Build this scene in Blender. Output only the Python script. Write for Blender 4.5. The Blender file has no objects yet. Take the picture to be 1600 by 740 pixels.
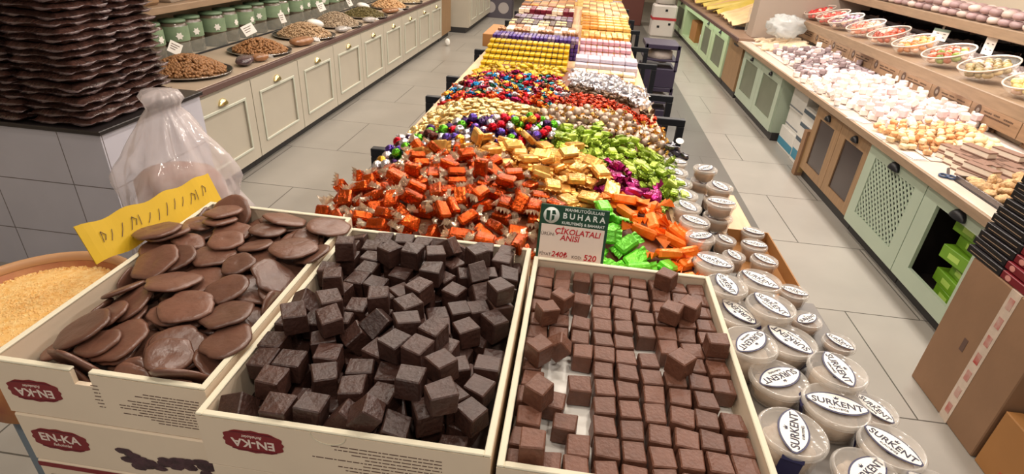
import bpy, bmesh, math, random
from mathutils import Vector, Matrix, Euler, noise
rnd = random.Random(11)
C = bpy.context.scene.collection
sc = bpy.context.scene
PI = math.pi
# ---------------- camera, world, lights, exposure ----------------
H = 1.74
cd = bpy.data.cameras.new('camera'); cam = bpy.data.objects.new('camera', cd); C.objects.link(cam)
cd.sensor_width = 36; cd.lens = 870.4855/1600*36; cd.clip_start = .05; cd.clip_end = 60
RX = Vector((.99027898, .11259732, -.0816663)); RY = Vector((.1254781, -.46979002, .87381496)); RZ = Vector((.06002321, -.87556792, -.47935168))
# rows = world axes in camera (x right, y down, z forward)
M = Matrix(((RX[0], -RX[1], -RX[2]), (RY[0], -RY[1], -RY[2]), (RZ[0], -RZ[1], -RZ[2])))
cam.matrix_world = Matrix.Translation((0, 0, H)) @ M.to_4x4()
sc.camera = cam
sc.view_settings.view_transform = 'Standard'; sc.view_settings.look = 'None'; sc.view_settings.gamma = 1
sc.view_settings.use_curve_mapping = False; sc.view_settings.exposure = 0.0
w = bpy.data.worlds.new('world'); sc.world = w; w.use_nodes = True
w.node_tree.nodes['Background'].inputs[0].default_value = (1, .93, .85, 1); w.node_tree.nodes['Background'].inputs[1].default_value = .34
def area(name, loc, sx, sy, power, col=(1, .86, .70), rot=(0, 0, 0), spread=PI):
    l = bpy.data.lights.new(name, 'AREA'); l.shape = 'RECTANGLE'; l.size = sx; l.size_y = sy; l.energy = power; l.color = col; l.spread = spread
    o = bpy.data.objects.new(name, l); C.objects.link(o); o.location = loc; o.rotation_euler = rot; return o
WARM = (1, .90, .79)
for i, y in enumerate((1.0, 2.0, 3.2, 4.6, 6.2, 8.2, 10.6, 13.4)):
    for x in (-.75, .55):
        area('ceiling_lamp', (x, y, 3.1), .16, .16, [9, 13, 17, 19, 21, 24, 26, 26][i], WARM)
for i, y in enumerate((2.9, 4.1, 5.4, 7.0, 9, 12)):
    area('ceiling_lamp', (2.0, y, 3.1), .2, .2, [40, 40, 36, 32, 28, 22][i], (1, .92, .85))
    area('ceiling_lamp', (-1.9, y+.8, 3.1), .2, .2, [7, 12, 15, 17, 18, 18][i], WARM)
for x in (-.8, .5): area('ceiling_lamp', (x, -.6, 3.1), .2, .2, 13, WARM)  # unseen fill lights added behind the camera to brighten the carton fronts
for y in (3.6, 5.0, 6.6):
    area('shelf_lamp', (2.95, y, 1.235), .06, 1.2, 2.0, (1, .93, .88))
    area('shelf_lamp', (2.66, y, .942), .03, 1.3, .9, (1, .93, .85))
area('worktop_lamp', (-2.405, 7.2, .662), .02, 5.4, 1.6, (1, .95, .75))
area('worktop_lamp', (1.975, 10.4, .682), .02, 4.2, 2.5, (.9, 1, .75))
# ---------------- materials ----------------
MC = {}
def srgb(c):
    return tuple(((x/255)/12.92 if x/255 <= .04045 else ((x/255+.055)/1.055)**2.4) for x in c)
def mat(name, col, rough=.6, metal=0, var=0, scale=20, bump=0, bscale=60, trans=0, alpha=1, emit=0, hue=0, spec=.5, col2=None, coat=0, stretch=None, thr=None):
    if name in MC: return MC[name]
    m = bpy.data.materials.new(name); m.use_nodes = True; nt = m.node_tree; N = nt.nodes; L = nt.links; b = N['Principled BSDF']
    c = (*srgb(col), 1)
    b.inputs['Base Color'].default_value = c; b.inputs['Roughness'].default_value = rough; b.inputs['Metallic'].default_value = metal
    b.inputs['Specular IOR Level'].default_value = spec
    if trans: b.inputs['Transmission Weight'].default_value = trans; b.inputs['IOR'].default_value = 1.2
    if alpha < 1: b.inputs['Alpha'].default_value = alpha
    if coat: b.inputs['Coat Weight'].default_value = coat; b.inputs['Coat Roughness'].default_value = .15
    if emit: b.inputs['Emission Color'].default_value = c; b.inputs['Emission Strength'].default_value = emit
    tc = N.new('ShaderNodeTexCoord'); src = tc.outputs['Object']
    if stretch:
        mp = N.new('ShaderNodeMapping'); mp.inputs['Scale'].default_value = stretch; L.new(src, mp.inputs[0]); src = mp.outputs[0]
    if var or col2:
        n = N.new('ShaderNodeTexNoise'); n.inputs['Scale'].default_value = scale; n.inputs['Detail'].default_value = 5; L.new(src, n.inputs['Vector'])
        r = N.new('ShaderNodeValToRGB'); r.color_ramp.elements[0].position = .3 if thr is None else thr-.03; r.color_ramp.elements[1].position = .7 if thr is None else thr+.03
        lo = tuple(max(0, x*(1-var)) for x in c[:3]); hi = tuple(min(1, x*(1+var)) for x in c[:3])
        if col2: lo = c[:3]; hi = srgb(col2)
        r.color_ramp.elements[0].color = (*lo, 1); r.color_ramp.elements[1].color = (*hi, 1); L.new(n.outputs['Fac'], r.inputs[0])
        out = r.outputs[0]
    else: out = None
    if hue:
        oi = N.new('ShaderNodeObjectInfo'); hs = N.new('ShaderNodeHueSaturation')
        mr = N.new('ShaderNodeMapRange'); mr.inputs[3].default_value = 1-hue; mr.inputs[4].default_value = 1+hue
        L.new(oi.outputs['Random'], mr.inputs[0]); L.new(mr.outputs[0], hs.inputs['Value'])
        if out: L.new(out, hs.inputs['Color'])
        else: hs.inputs['Color'].default_value = c
        out = hs.outputs[0]
    if out: L.new(out, b.inputs['Base Color'])
    if bump:
        n2 = N.new('ShaderNodeTexNoise'); n2.inputs['Scale'].default_value = bscale; n2.inputs['Detail'].default_value = 4; L.new(src, n2.inputs['Vector'])
        bp = N.new('ShaderNodeBump'); bp.inputs['Strength'].default_value = bump; bp.inputs['Distance'].default_value = .01
        L.new(n2.outputs['Fac'], bp.inputs['Height']); L.new(bp.outputs[0], b.inputs['Normal'])
    MC[name] = m; return m
def tiles(name, col, grout, sx, sy, rough, ox=0, oy=0, axes='xy', mortar=.006, var=.06, darkx=None):
    m = bpy.data.materials.new(name); m.use_nodes = True; nt = m.node_tree; N = nt.nodes; L = nt.links; b = N['Principled BSDF']
    g = N.new('ShaderNodeNewGeometry'); s = N.new('ShaderNodeSeparateXYZ'); L.new(g.outputs['Position'], s.inputs[0])
    def mth(op, a, bb=None, c=None):
        n = N.new('ShaderNodeMath'); n.operation = op
        for i, v in enumerate((a, bb, c)):
            if v is None: continue
            if isinstance(v, (int, float)): n.inputs[i].default_value = v
            else: L.new(v, n.inputs[i])
        return n.outputs[0]
    A = {'x': s.outputs[0], 'y': s.outputs[1], 'z': s.outputs[2]}
    u = mth('DIVIDE', mth('SUBTRACT', A[axes[0]], ox), sx); v = mth('DIVIDE', mth('SUBTRACT', A[axes[1]], oy), sy)
    row = mth('FLOOR', v)
    if darkx is not None: u = mth('ADD', u, mth('MULTIPLY', mth('MODULO', mth('ABSOLUTE', row), 2.0), .5))
    def edge(t, w_):
        f = mth('FRACT', t); d = mth('MINIMUM', f, mth('SUBTRACT', 1.0, f)); return mth('LESS_THAN', d, w_)
    e = mth('MAXIMUM', edge(u, mortar/sx/2), edge(v, mortar/sy/2))
    wn = N.new('ShaderNodeTexWhiteNoise'); wn.noise_dimensions = '2D'; cx = N.new('ShaderNodeCombineXYZ'); L.new(mth('FLOOR', u), cx.inputs[0]); L.new(row, cx.inputs[1]); L.new(cx.outputs[0], wn.inputs[0])
    n = N.new('ShaderNodeTexNoise'); n.inputs['Scale'].default_value = 2.2; n.inputs['Detail'].default_value = 8; L.new(g.outputs['Position'], n.inputs['Vector'])
    val = mth('ADD', mth('MULTIPLY_ADD', wn.outputs[0], var, 1-var/2), mth('MULTIPLY_ADD', n.outputs['Fac'], .34, -.17))
    base = N.new('ShaderNodeMix'); base.data_type = 'RGBA'; base.blend_type = 'MULTIPLY'; base.inputs[0].default_value = 1; base.inputs[6].default_value = (*srgb(col), 1)
    cc = N.new('ShaderNodeCombineColor'); [L.new(val, cc.inputs[i]) for i in range(3)]; L.new(cc.outputs[0], base.inputs[7])
    prev = base.outputs[2]
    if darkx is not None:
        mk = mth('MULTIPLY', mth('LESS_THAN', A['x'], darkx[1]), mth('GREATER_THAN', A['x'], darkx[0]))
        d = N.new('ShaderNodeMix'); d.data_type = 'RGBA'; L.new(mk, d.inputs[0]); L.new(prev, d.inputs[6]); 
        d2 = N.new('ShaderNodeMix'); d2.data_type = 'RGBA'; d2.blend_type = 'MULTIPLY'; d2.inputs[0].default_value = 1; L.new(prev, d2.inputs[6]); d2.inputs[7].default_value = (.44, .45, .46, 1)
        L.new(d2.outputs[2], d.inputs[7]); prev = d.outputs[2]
    mx = N.new('ShaderNodeMix'); mx.data_type = 'RGBA'; L.new(e, mx.inputs[0]); L.new(prev, mx.inputs[6]); mx.inputs[7].default_value = (*srgb(grout), 1)
    L.new(mx.outputs[2], b.inputs['Base Color']); b.inputs['Roughness'].default_value = rough
    bp = N.new('ShaderNodeBump'); bp.inputs['Strength'].default_value = .4; bp.inputs['Distance'].default_value = .002; bp.invert = True; L.new(e, bp.inputs['Height']); L.new(bp.outputs[0], b.inputs['Normal'])
    return m
# ---------------- mesh builder ----------------
class MB:
    def __init__(s): s.v = []; s.f = []; s.m = []; s.mi = 0; s.sm = []; s.smooth = False
    def add(s, vs, fs):
        n = len(s.v); s.v += [tuple(v) for v in vs]
        for f in fs: s.f.append(tuple(i+n for i in f)); s.m.append(s.mi); s.sm.append(s.smooth)
        return s
    def box(s, x0, x1, y0, y1, z0, z1, T=None):
        vs = [Vector((x, y, z)) for x in (x0, x1) for y in (y0, y1) for z in (z0, z1)]
        if T is not None: vs = [T @ v for v in vs]
        return s.add(vs, [(0, 1, 3, 2), (4, 6, 7, 5), (0, 4, 5, 1), (2, 3, 7, 6), (0, 2, 6, 4), (1, 5, 7, 3)])
    def bbox(s, x0, x1, y0, y1, z0, z1, r, T=None, jit=0, rn=None):
        # chamfered box, 24 vertices
        cx, cy, cz = (x0+x1)/2, (y0+y1)/2, (z0+z1)/2; a, b, c = (x1-x0)/2, (y1-y0)/2, (z1-z0)/2
        bm = bmesh.new(); bmesh.ops.create_cube(bm, size=2)
        for v in bm.verts: v.co = Vector((v.co.x*a, v.co.y*b, v.co.z*c))
        if jit:
            for v in bm.verts: v.co += Vector([(rn.random()-.5)*jit for _ in range(3)])
        bmesh.ops.bevel(bm, geom=bm.edges[:], offset=r, segments=1, affect='EDGES')
        bm.verts.index_update(); vs = [v.co+Vector((cx, cy, cz)) for v in bm.verts]
        if T is not None: vs = [T @ v for v in vs]
        fs = [tuple(v.index for v in f.verts) for f in bm.faces]; bm.free(); return s.add(vs, fs)
    def prism(s, pts, z0, z1, T=None):
        n = len(pts); vs = [Vector((p[0], p[1], z)) for z in (z0, z1) for p in pts]
        if T is not None: vs = [T @ v for v in vs]
        return s.add(vs, [tuple(reversed(range(n))), tuple(range(n, 2*n))]+[(i, (i+1) % n, n+(i+1) % n, n+i) for i in range(n)])
    def lathe(s, prof, n=20, T=None, cap=True, ell=1, jit=None):
        vs = []; k = len(prof)
        for r, z in prof:
            for i in range(n):
                a = 2*PI*i/n; rr = r*(jit(i, z) if jit else 1); vs.append(Vector((rr*math.cos(a), ell*rr*math.sin(a), z)))
        if T is not None: vs = [T @ v for v in vs]
        fs = [(a*n+i, a*n+(i+1) % n, (a+1)*n+(i+1) % n, (a+1)*n+i) for a in range(k-1) for i in range(n)]
        if cap: fs += [tuple(reversed(range(n))), tuple(range((k-1)*n, k*n))]
        return s.add(vs, fs)
    def ell(s, a, b, c, n=10, m=6, T=None, crumple=0, rn=None, e=1):
        vs = [Vector((0, 0, c))]; fs = []
        pw = lambda t: math.copysign(abs(t)**e, t)
        for i in range(1, m):
            t = PI*i/m
            for j in range(n):
                p = 2*PI*j/n; k = 1+(crumple*(rn.random()-.5) if crumple else 0)
                vs.append(Vector((a*pw(math.sin(t))*pw(math.cos(p))*k, b*pw(math.sin(t))*pw(math.sin(p))*k, c*pw(math.cos(t))*k)))
        vs.append(Vector((0, 0, -c)))
        if T is not None: vs = [T @ v for v in vs]
        for j in range(n): fs.append((0, 1+j, 1+(j+1) % n)); fs.append((len(vs)-1, 1+(m-2)*n+(j+1) % n, 1+(m-2)*n+j))
        for i in range(m-2):
            for j in range(n): fs.append((1+i*n+j, 1+(i+1)*n+j, 1+(i+1)*n+(j+1) % n, 1+i*n+(j+1) % n))
        return s.add(vs, fs)
    def tube(s, pts, r, n=8, cap=True):
        vs = []; k = len(pts)
        for i, p in enumerate(pts):
            p = Vector(p); d = (Vector(pts[min(i+1, k-1)])-Vector(pts[max(i-1, 0)])).normalized()
            u = d.orthogonal().normalized() if i == 0 else (u-d*u.dot(d)).normalized(); q = d.cross(u)
            rr = r[i] if isinstance(r, (list, tuple)) else r
            for j in range(n): a = 2*PI*j/n; vs.append(p+u*math.cos(a)*rr+q*math.sin(a)*rr)
        fs = [(a*n+i, a*n+(i+1) % n, (a+1)*n+(i+1) % n, (a+1)*n+i) for a in range(k-1) for i in range(n)]
        if cap: fs += [tuple(reversed(range(n))), tuple(range((k-1)*n, k*n))]
        return s.add(vs, fs)
    def sheet(s, fn, nu, nv, th=0):
        vs = [Vector(fn(i/nu, j/nv)) for i in range(nu+1) for j in range(nv+1)]
        fs = [(i*(nv+1)+j, (i+1)*(nv+1)+j, (i+1)*(nv+1)+j+1, i*(nv+1)+j+1) for i in range(nu) for j in range(nv)]
        if th:
            n = len(vs); vs += [v-Vector((0, 0, th)) for v in vs]; fs2 = [tuple(reversed([q+n for q in f])) for f in fs]
            rim = [i*(nv+1) for i in range(nu+1)]+[nu*(nv+1)+j for j in range(1, nv+1)]+[i*(nv+1)+nv for i in range(nu-1, -1, -1)]+[j for j in range(nv-1, 0, -1)]
            fs = fs+fs2+[(rim[i], rim[i]+n, rim[(i+1) % len(rim)]+n, rim[(i+1) % len(rim)]) for i in range(len(rim))]
        return s.add(vs, fs)
    def fan(s, T, w, l, k=7, rn=None, th=.0012):
        # crinkled twist end: opens along +x from the origin
        r_ = rn or rnd; top = []
        for i in range(k+1):
            t = i/k; a = (t-.5); zz = (.16*w if i % 2 else -.16*w)*(1+.5*(r_.random()-.5))
            top.append(((0, a*w*.25, 0), (l*(.85+.3*r_.random()), a*w*1.15, zz)))
        vs = []
        for d in (th/2, -th/2):
            for p, q in top: vs += [Vector((p[0], p[1], p[2]+d)), Vector((q[0], q[1], q[2]+d))]
        n = len(top)*2; fs = []
        for i in range(k):
            a = 2*i; fs += [(a, a+1, a+3, a+2), (n+a, n+a+2, n+a+3, n+a+1), (a+1, n+a+1, n+a+3, a+3), (a, a+2, n+a+2, n+a)]
        return s.add([T @ v for v in vs], fs)
    def mesh(s, name, mats):
        me = bpy.data.meshes.new(name); me.from_pydata(s.v, [], s.f)
        for m in (mats if isinstance(mats, (list, tuple)) else [mats]): me.materials.append(m)
        me.polygons.foreach_set('material_index', s.m); me.polygons.foreach_set('use_smooth', s.sm); me.update()
        bm = bmesh.new(); bm.from_mesh(me); bmesh.ops.recalc_face_normals(bm, faces=bm.faces); bm.to_mesh(me); bm.free()
        return me
    def obj(s, name, mats, parent=None, loc=None, rot=None):
        o = bpy.data.objects.new(name, s.mesh(name, mats)); C.objects.link(o)
        if parent: o.parent = parent
        if loc is not None: o.location = loc
        if rot is not None: o.rotation_euler = rot
        return o
def mk(name, me, parent=None, loc=(0, 0, 0), rot=(0, 0, 0)):
    o = bpy.data.objects.new(name, me); C.objects.link(o); o.parent = parent; o.location = loc; o.rotation_euler = rot; return o
def thing(name, label, cat, loc=(0, 0, 0), rot=(0, 0, 0), group=None):
    o = bpy.data.objects.new(name, None); C.objects.link(o); o.location = loc; o.rotation_euler = rot; o.empty_display_size = .02
    return tag(o, label, cat, group)
def tag(o, label, cat, group=None, kind=None):
    o['label'] = label; o['category'] = cat
    if group: o['group'] = group
    if kind: o['kind'] = kind
    return o
def struct_(o): o['kind'] = 'structure'; return o
def dup(src, parent=None):
    o = src.copy(); C.objects.link(o); o.parent = parent
    for ch in list(src.children): dup(ch, o)
    return o
KIDS = {}
def copy_tree(src, loc, rot, label=None, cat=None, group=None):
    o = src.copy(); C.objects.link(o); o.location = loc; o.rotation_euler = rot
    for ch in src.children_recursive:
        if ch.parent is src:
            c = ch.copy(); C.objects.link(c); c.parent = o
            for g in ch.children:
                d = g.copy(); C.objects.link(d); d.parent = c
    if label: o['label'] = label
    if cat: o['category'] = cat
    if group: o['group'] = group
    return o
TXT = {}
def text_mesh(t, size, material, bold=0, depth=.0003, align='CENTER', shear=0):
    key = (t, size, material.name, bold, align)
    if key in TXT: return TXT[key]
    cu = bpy.data.curves.new('lettering', 'FONT'); cu.body = t; cu.size = size; cu.extrude = depth; cu.align_x = align; cu.align_y = 'CENTER'; cu.offset = bold*size; cu.shear = shear; cu.resolution_u = 3
    o = bpy.data.objects.new('lettering', cu); C.objects.link(o); bpy.context.view_layer.update()
    me = bpy.data.meshes.new_from_object(o.evaluated_get(bpy.context.evaluated_depsgraph_get())); me.materials.clear(); me.materials.append(material); me.name = 'lettering'
    C.objects.unlink(o); bpy.data.objects.remove(o); TXT[key] = me; return me
def text(t, size, material, parent, loc, rot=(0, 0, 0), bold=0, align='CENTER', name='lettering', scale=None, shear=0):
    o = mk(name, text_mesh(t, size, material, bold, align=align, shear=shear), parent, loc, rot)
    if scale: o.scale = scale
    return o
# ---------------- materials used in several places ----------------
WOOD = mat('pale_wood', (214, 178, 138), .5, var=.12, scale=9, stretch=(6, .8, 6), bump=.05)
WOODT = mat('counter_wood', (152, 128, 104), .45, var=.14, scale=8, stretch=(6, .7, 6), bump=.05)
WOODD = mat('cabinet_wood', (150, 118, 84), .5, var=.14, scale=8, stretch=(1, 6, .7), bump=.05)
PLAQ = mat('plaque_wood', (150, 120, 92), .55, var=.15, scale=7, stretch=(1, .8, 6))
BLACK = mat('black_metal', (22, 24, 30), .35, 0, spec=.4)
KICK = mat('dark_plinth', (48, 46, 46), .5)
CREAM = mat('cream_paint', (188, 180, 164), .45, var=.03, scale=4)
CREAML = mat('cream_moulding', (196, 198, 182), .4)
BRASS = mat('brass', (236, 218, 160), .22, 1)
MINT = mat('mint_paint', (170, 184, 164), .45, var=.03, scale=4)
FROST = mat('frosted_panel', (104, 110, 90), .35, var=.08, scale=6)
KRAFT = mat('kraft_board', (142, 108, 80), .75, var=.08, scale=5, bump=.05, bscale=40)
KRAFTO = mat('tan_carton', (164, 114, 62), .7, var=.06, scale=5)
CARD = mat('cream_carton', (232, 212, 186), .6, var=.03, scale=6)
CARDI = mat('carton_inside', (218, 210, 186), .7, var=.03, scale=6)
MAROON = mat('maroon_ink', (128, 32, 36), .6)
MAROOND = mat('dark_maroon_ink', (92, 20, 30), .6)
INK = mat('brown_ink', (96, 72, 62), .7)
WHITEP = mat('white_paper', (235, 232, 225), .6)
NAVY = mat('navy_ink', (38, 36, 78), .5)
DARKTX = mat('dark_text', (42, 36, 60), .6)
CLEAR = mat('clear_plastic', (255, 250, 240), .08, alpha=.22, spec=.9)
CLEARD = mat('clear_wrap', (230, 225, 220), .16, alpha=.38, spec=.9)
GREEND = mat('dark_green_plastic', (22, 66, 44), .35)
REDINK = mat('red_marker', (190, 24, 36), .6)
CHOC = mat('milk_chocolate', (112, 76, 62), .36, var=.16, scale=30, bump=.25, bscale=90, hue=.14, spec=.45)
CHOCS = mat('disc_chocolate', (104, 70, 56), .33, var=.14, scale=18, bump=.3, bscale=35, hue=.22, spec=.6)
CHOCM = mat('milk_praline', (106, 68, 52), .48, var=.16, scale=45, bump=.3, bscale=110, hue=.16, spec=.4)
CHOCD = mat('dark_chocolate', (64, 40, 33), .42, var=.2, scale=40, bump=.3, bscale=100, hue=.22, spec=.5)
# ---------------- the setting ----------------
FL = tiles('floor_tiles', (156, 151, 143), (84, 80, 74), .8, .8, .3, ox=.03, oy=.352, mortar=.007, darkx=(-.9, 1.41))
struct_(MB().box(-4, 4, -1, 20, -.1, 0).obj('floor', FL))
WALLM = mat('wall_paint', (196, 184, 164), .8)
struct_(MB().box(-3.55, -3.45, -1, 20, 0, 3.3).obj('wall_left', WALLM))
struct_(MB().box(3.75, 3.85, -1, 20, 0, 3.3).obj('wall_right', WALLM))
struct_(MB().box(-3.55, 3.85, 20, 20.1, 0, 3.3).obj('wall_back', WALLM))
struct_(MB().box(-3.55, 3.85, -1, 20.1, 3.3, 3.4).obj('ceiling', mat('ceiling_paint', (220, 215, 205), .9)))
# ---------------- left counter ----------------
def top_slab(name, x0, x1, y0, y1, z0, z1, mtop, medge, lab, cat='worktop', edge=.02, front='+'):
    t = thing(name, lab, cat, ((x0+x1)/2, (y0+y1)/2, z0)); cx, cy = (x0+x1)/2, (y0+y1)/2
    MB().bbox(x0-cx, x1-cx, y0-cy, y1-cy, 0, z1-z0, .003).obj('slab', mtop, t)
    xe = x1-cx if front == '+' else x0-cx-edge
    MB().bbox(xe+.0005, xe+edge, y0-cy-.0, y1-cy, 0, z1-z0-.001, .003).obj('edge_strip', medge, t)
    return t
BROWNE = mat('brown_edge', (98, 74, 68), .5)
TOPL = mat('beige_counter', (176, 158, 138), .4, var=.08, scale=5)
top_slab('worktop', -3.40, -2.385, 3.10, 10.55, .695, .735, TOPL, BROWNE, 'long beige worktop with dark brown front edge holding the trays of nuts', edge=.03)
def cup_handle(parent, x, y, z, face, m, s=1.0):
    # bin-pull: half dome opening downward, face = -1 towards -x, +1 towards +x
    T = Matrix.Translation((x, y, z)); b = MB(); b.smooth = True; n = 10
    vs = []
    for i in range(n+1):
        a = PI*i/n
        for j in range(5):
            t = PI/2*j/4; vs.append(T @ Vector((face*.028*s*math.sin(t)*(.35+.65*math.sin(a)), .052*s*math.cos(a)*(.9+.1*math.sin(t)), .042*s*math.sin(a)*math.cos(t)*1.0-.0)))
    fs = [(i*5+j, (i+1)*5+j, (i+1)*5+j+1, i*5+j+1) for i in range(n) for j in range(4)]
    b.add(vs, fs); b.smooth = False
    b.box(-.001, .001, 0, 0, 0, 0) if 0 else None
    return b.obj('handle', m, parent)
def panel_door(parent, xf, y0, y1, z0, z1, face, m, mm, hm, hz, fw=.09, inset=None, hs=1.0, seam=.004):
    # door slab with raised moulding frame around a recessed panel; returns door
    y0 += seam; y1 -= seam; th = .02
    xa, xb = sorted((xf, xf+face*th)); b = MB()
    pz0, pz1, py0, py1 = z0+fw, z1-fw*1.1, y0+fw, y1-fw
    b.box(xa, xb, y0, py0, z0, z1); b.box(xa, xb, py1, y1, z0, z1); b.box(xa, xb, py0, py1, z0, pz0); b.box(xa, xb, py0, py1, pz1, z1)
    d = b.obj('door', m, parent)
    xi, xj = sorted((xf+face*.001, xf+face*.010)); MB().box(xi, xj, py0+.0005, py1-.0005, pz0+.0005, pz1-.0005).obj('panel', inset or m, d)
    if mm:
        b = MB(); o = xf+face*th
        for (a0, a1, c0, c1) in ((py0-.012, py1+.012, pz1-.006, pz1+.014), (py0-.012, py1+.012, pz0-.014, pz0+.004), (py0-.012, py0+.006, pz0+.004, pz1-.006), (py1-.006, py1+.012, pz0+.004, pz1-.006)):
            q0, q1 = sorted((o+face*.0005, o+face*.009)); b.bbox(q0, q1, a0, a1, c0, c1, .003)
        b.obj('moulding', mm, d)
    cup_handle(d, xf+face*(th+.0005), (y0+y1)/2, hz, face, hm, hs)
    return d
ORDINAL = 'bottom second third fourth fifth sixth seventh eighth ninth tenth eleventh twelfth thirteenth fourteenth fifteenth sixteenth seventeenth eighteenth nineteenth twentieth'.split()
NEAR = ['nearest']+ORDINAL[1:]+['last but one', 'last']
ords = ['nearest', 'second', 'third', 'fourth', 'fifth', 'sixth', 'seventh', 'eighth', 'ninth']
for i in range(9):
    y0 = 3.115+.745*i; y1 = y0+.743
    t = thing('base_cabinet', 'cream base cabinet with brass cup pull under the nut trays, %s in the row' % ords[i], 'cabinet', (-2.7, y0, 0), group='cream cabinets of the left counter')
    MB().box(-.33, .318, .001, .742, .085, .693).obj('body', CREAM, t)
    MB().box(-.33, .27, .001, .742, 0, .084).obj('plinth', KICK, t)
    panel_door(t, .319, .0, .743, .09, .675, 1, CREAM, CREAML, BRASS, .595, fw=.105)
t = thing('end_cabinet', 'narrow brown wood panel cabinet closing the left counter', 'cabinet', (-2.7, 9.83, 0))
MB().box(-.33, .33, 0, .72, .09, .693).obj('body', WOODD, t); MB().box(-.33, .28, 0, .72, 0, .089).obj('plinth', KICK, t)
t2 = thing('wall_cabinet', 'cream cabinet run beyond the left counter with dark plinth', 'cabinet', (-2.6, 10.95, 0))
MB().box(-.5, .48, 0, 6.5, .1, 1.6).obj('body', CREAM, t2); MB().box(-.5, .42, 0, 6.5, 0, .099).obj('plinth', KICK, t2)
for k in range(8): panel_door(t2, .481, .05+.8*k, .8+.8*k, .12, .85, 1, CREAM, CREAML, BRASS, .78, fw=.11)
# back shelf above the jars
t = thing('wall_shelf', 'wooden shelf above the green labelled jars on the left', 'shelf', (-3.24, 3.3, 1.06))
MB().bbox(-.2, .2, 0, 7.4, 0, .05, .004).obj('board', WOODT, t)
MB().box(-.2, -.18, 0, 7.4, -.30, -.001).obj('back_panel', WALLM, t)
for k in range(9):
    o = MB(); T = Matrix.Rotation(rnd.uniform(-.1, .1), 4, 'Z'); o.bbox(-.1, .1, -.13, .13, 0, .16, .02, T)
    tag(o.obj('snack_packet', mat('packet%d' % (k % 3), [(120, 82, 56), (150, 120, 92), (206, 196, 184)][k % 3], .3, var=.2, scale=9), loc=(-3.2, 3.6+.36*k, 1.112)), 'plump brown packet on the shelf above the jars', 'packet', 'packets on the left shelf')
# jars
JG = mat('jar_glass', (90, 80, 66), .12, var=.3, scale=10, spec=.8); JL = mat('jar_label', (124, 146, 116), .5, var=.12, scale=12); JB = mat('jar_lid', (96, 120, 92), .4)
def jar():
    t = thing('storage_jar', '', 'jar'); b = MB(); b.smooth = True
    b.lathe([(.09, 0), (.100, .008), (.102, .225), (.09, .24), (.086, .245)], 20); b.obj('glass_body', JG, t)
    b = MB(); b.smooth = True; b.lathe([(.1035, .115), (.1035, .222)], 20, cap=False); q = b.obj('label', JL, t)
    MB().prism([(.030*(1 if i % 2 else .62)*math.cos(PI*i/6), .030*(1 if i % 2 else .62)*math.sin(PI*i/6)) for i in range(12)], 0, .002, Matrix.Translation((.1025, 0, .155)) @ Matrix.Rotation(PI/2, 4, 'Y')).obj('printed_mark', WHITEP, q)
    b = MB(); b.smooth = True; b.lathe([(.09, .246), (.093, .247), (.093, .262), (.03, .266)], 20); b.obj('lid', JB, t)
    return t
jp = None
for k in range(22):
    y = 3.66+.245*k+(.02 if k % 3 else 0); x = -3.11-.03*(k % 2); lb = 'green labelled glass jar behind the nut trays, %s in the row' % NEAR[k]
    for lay in range(1):
        if jp is None: jp = jar(); jp.location = (x, y, .7365); jp['label'] = lb; jp['group'] = 'green labelled jars behind the left trays'; jp.rotation_euler.z = -.4
        else: copy_tree(jp, (x, y, .7365), (0, 0, rnd.uniform(-.7, .1)), lb)
b = MB(); g = thing('glass_screen', 'low clear glass screen between the jars and the nut trays', 'glass screen', (-2.998, 3.4, .736))
MB().box(-.002, .002, 0, 6.6, .012, .11).obj('pane', mat('screen_glass', (235, 245, 235), .03, alpha=.07, spec=.5), g); MB().box(-.008, .008, 0, 6.6, 0, .011).obj('rail', BLACK, g)
# nut trays: heap of many small kernels per tray (nobody could count them)
def heap_z(u, v, h): r = math.sqrt(u*u+v*v); return h*max(0, 1-r**1.7)
def nut_tray(x, y, r, label, names, col, size, n, h=.1, shape=(1, .6, .6), tagside=None):
    t = thing('serving_tray', label, 'tray', (x, y, .736)); b = MB(); b.smooth = True
    b.lathe([(.02, 0), (r*.9, 0), (r*.97, .012), (r, .018), (r-.003, .021), (r*.95, .014), (r*.88, .005), (.02, .004)], 40, ell=1.0)
    b.obj('dish', mat('steel_rim', (60, 52, 50), .3, .6), t)
    b = MB(); b.smooth = True; b.lathe([(r, .0185), (r+.003, .022), (r, .0255), (r-.004, .022)], 40, cap=False); b.obj('rim', mat('polished_rim', (200, 194, 190), .2, .9), t)
    b = MB(); b.smooth = True; nr = 10
    b.lathe([(r*.86*max(.02, 1-k/nr), .006+heap_z((1-k/nr), 0, h)*.93) for k in range(nr+1)], 32, cap=True)
    m = mat(names, col, .55, var=.35, scale=60, hue=0, bump=.3)
    k = 0
    for _ in range(n):
        a = rnd.random()*2*PI; q = math.sqrt(rnd.random())*.97; u, v = q*math.cos(a), q*math.sin(a)
        T = Matrix.Translation((u*r*.87, v*r*.87, .01+heap_z(u, v, h)+size*.15)) @ Euler((rnd.uniform(-.8, .8), rnd.uniform(-.8, .8), rnd.random()*6)).to_matrix().to_4x4()
        b.ell(size*shape[0]*.5, size*shape[1]*.5, size*shape[2]*.5, 6, 4, T)
    o = b.obj('heap', m); o.location = (x, y, .7405); tag(o, label.replace('round tray with', 'heap of').replace('tray', 'dish'), 'nuts', kind='stuff')
    return t
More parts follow.
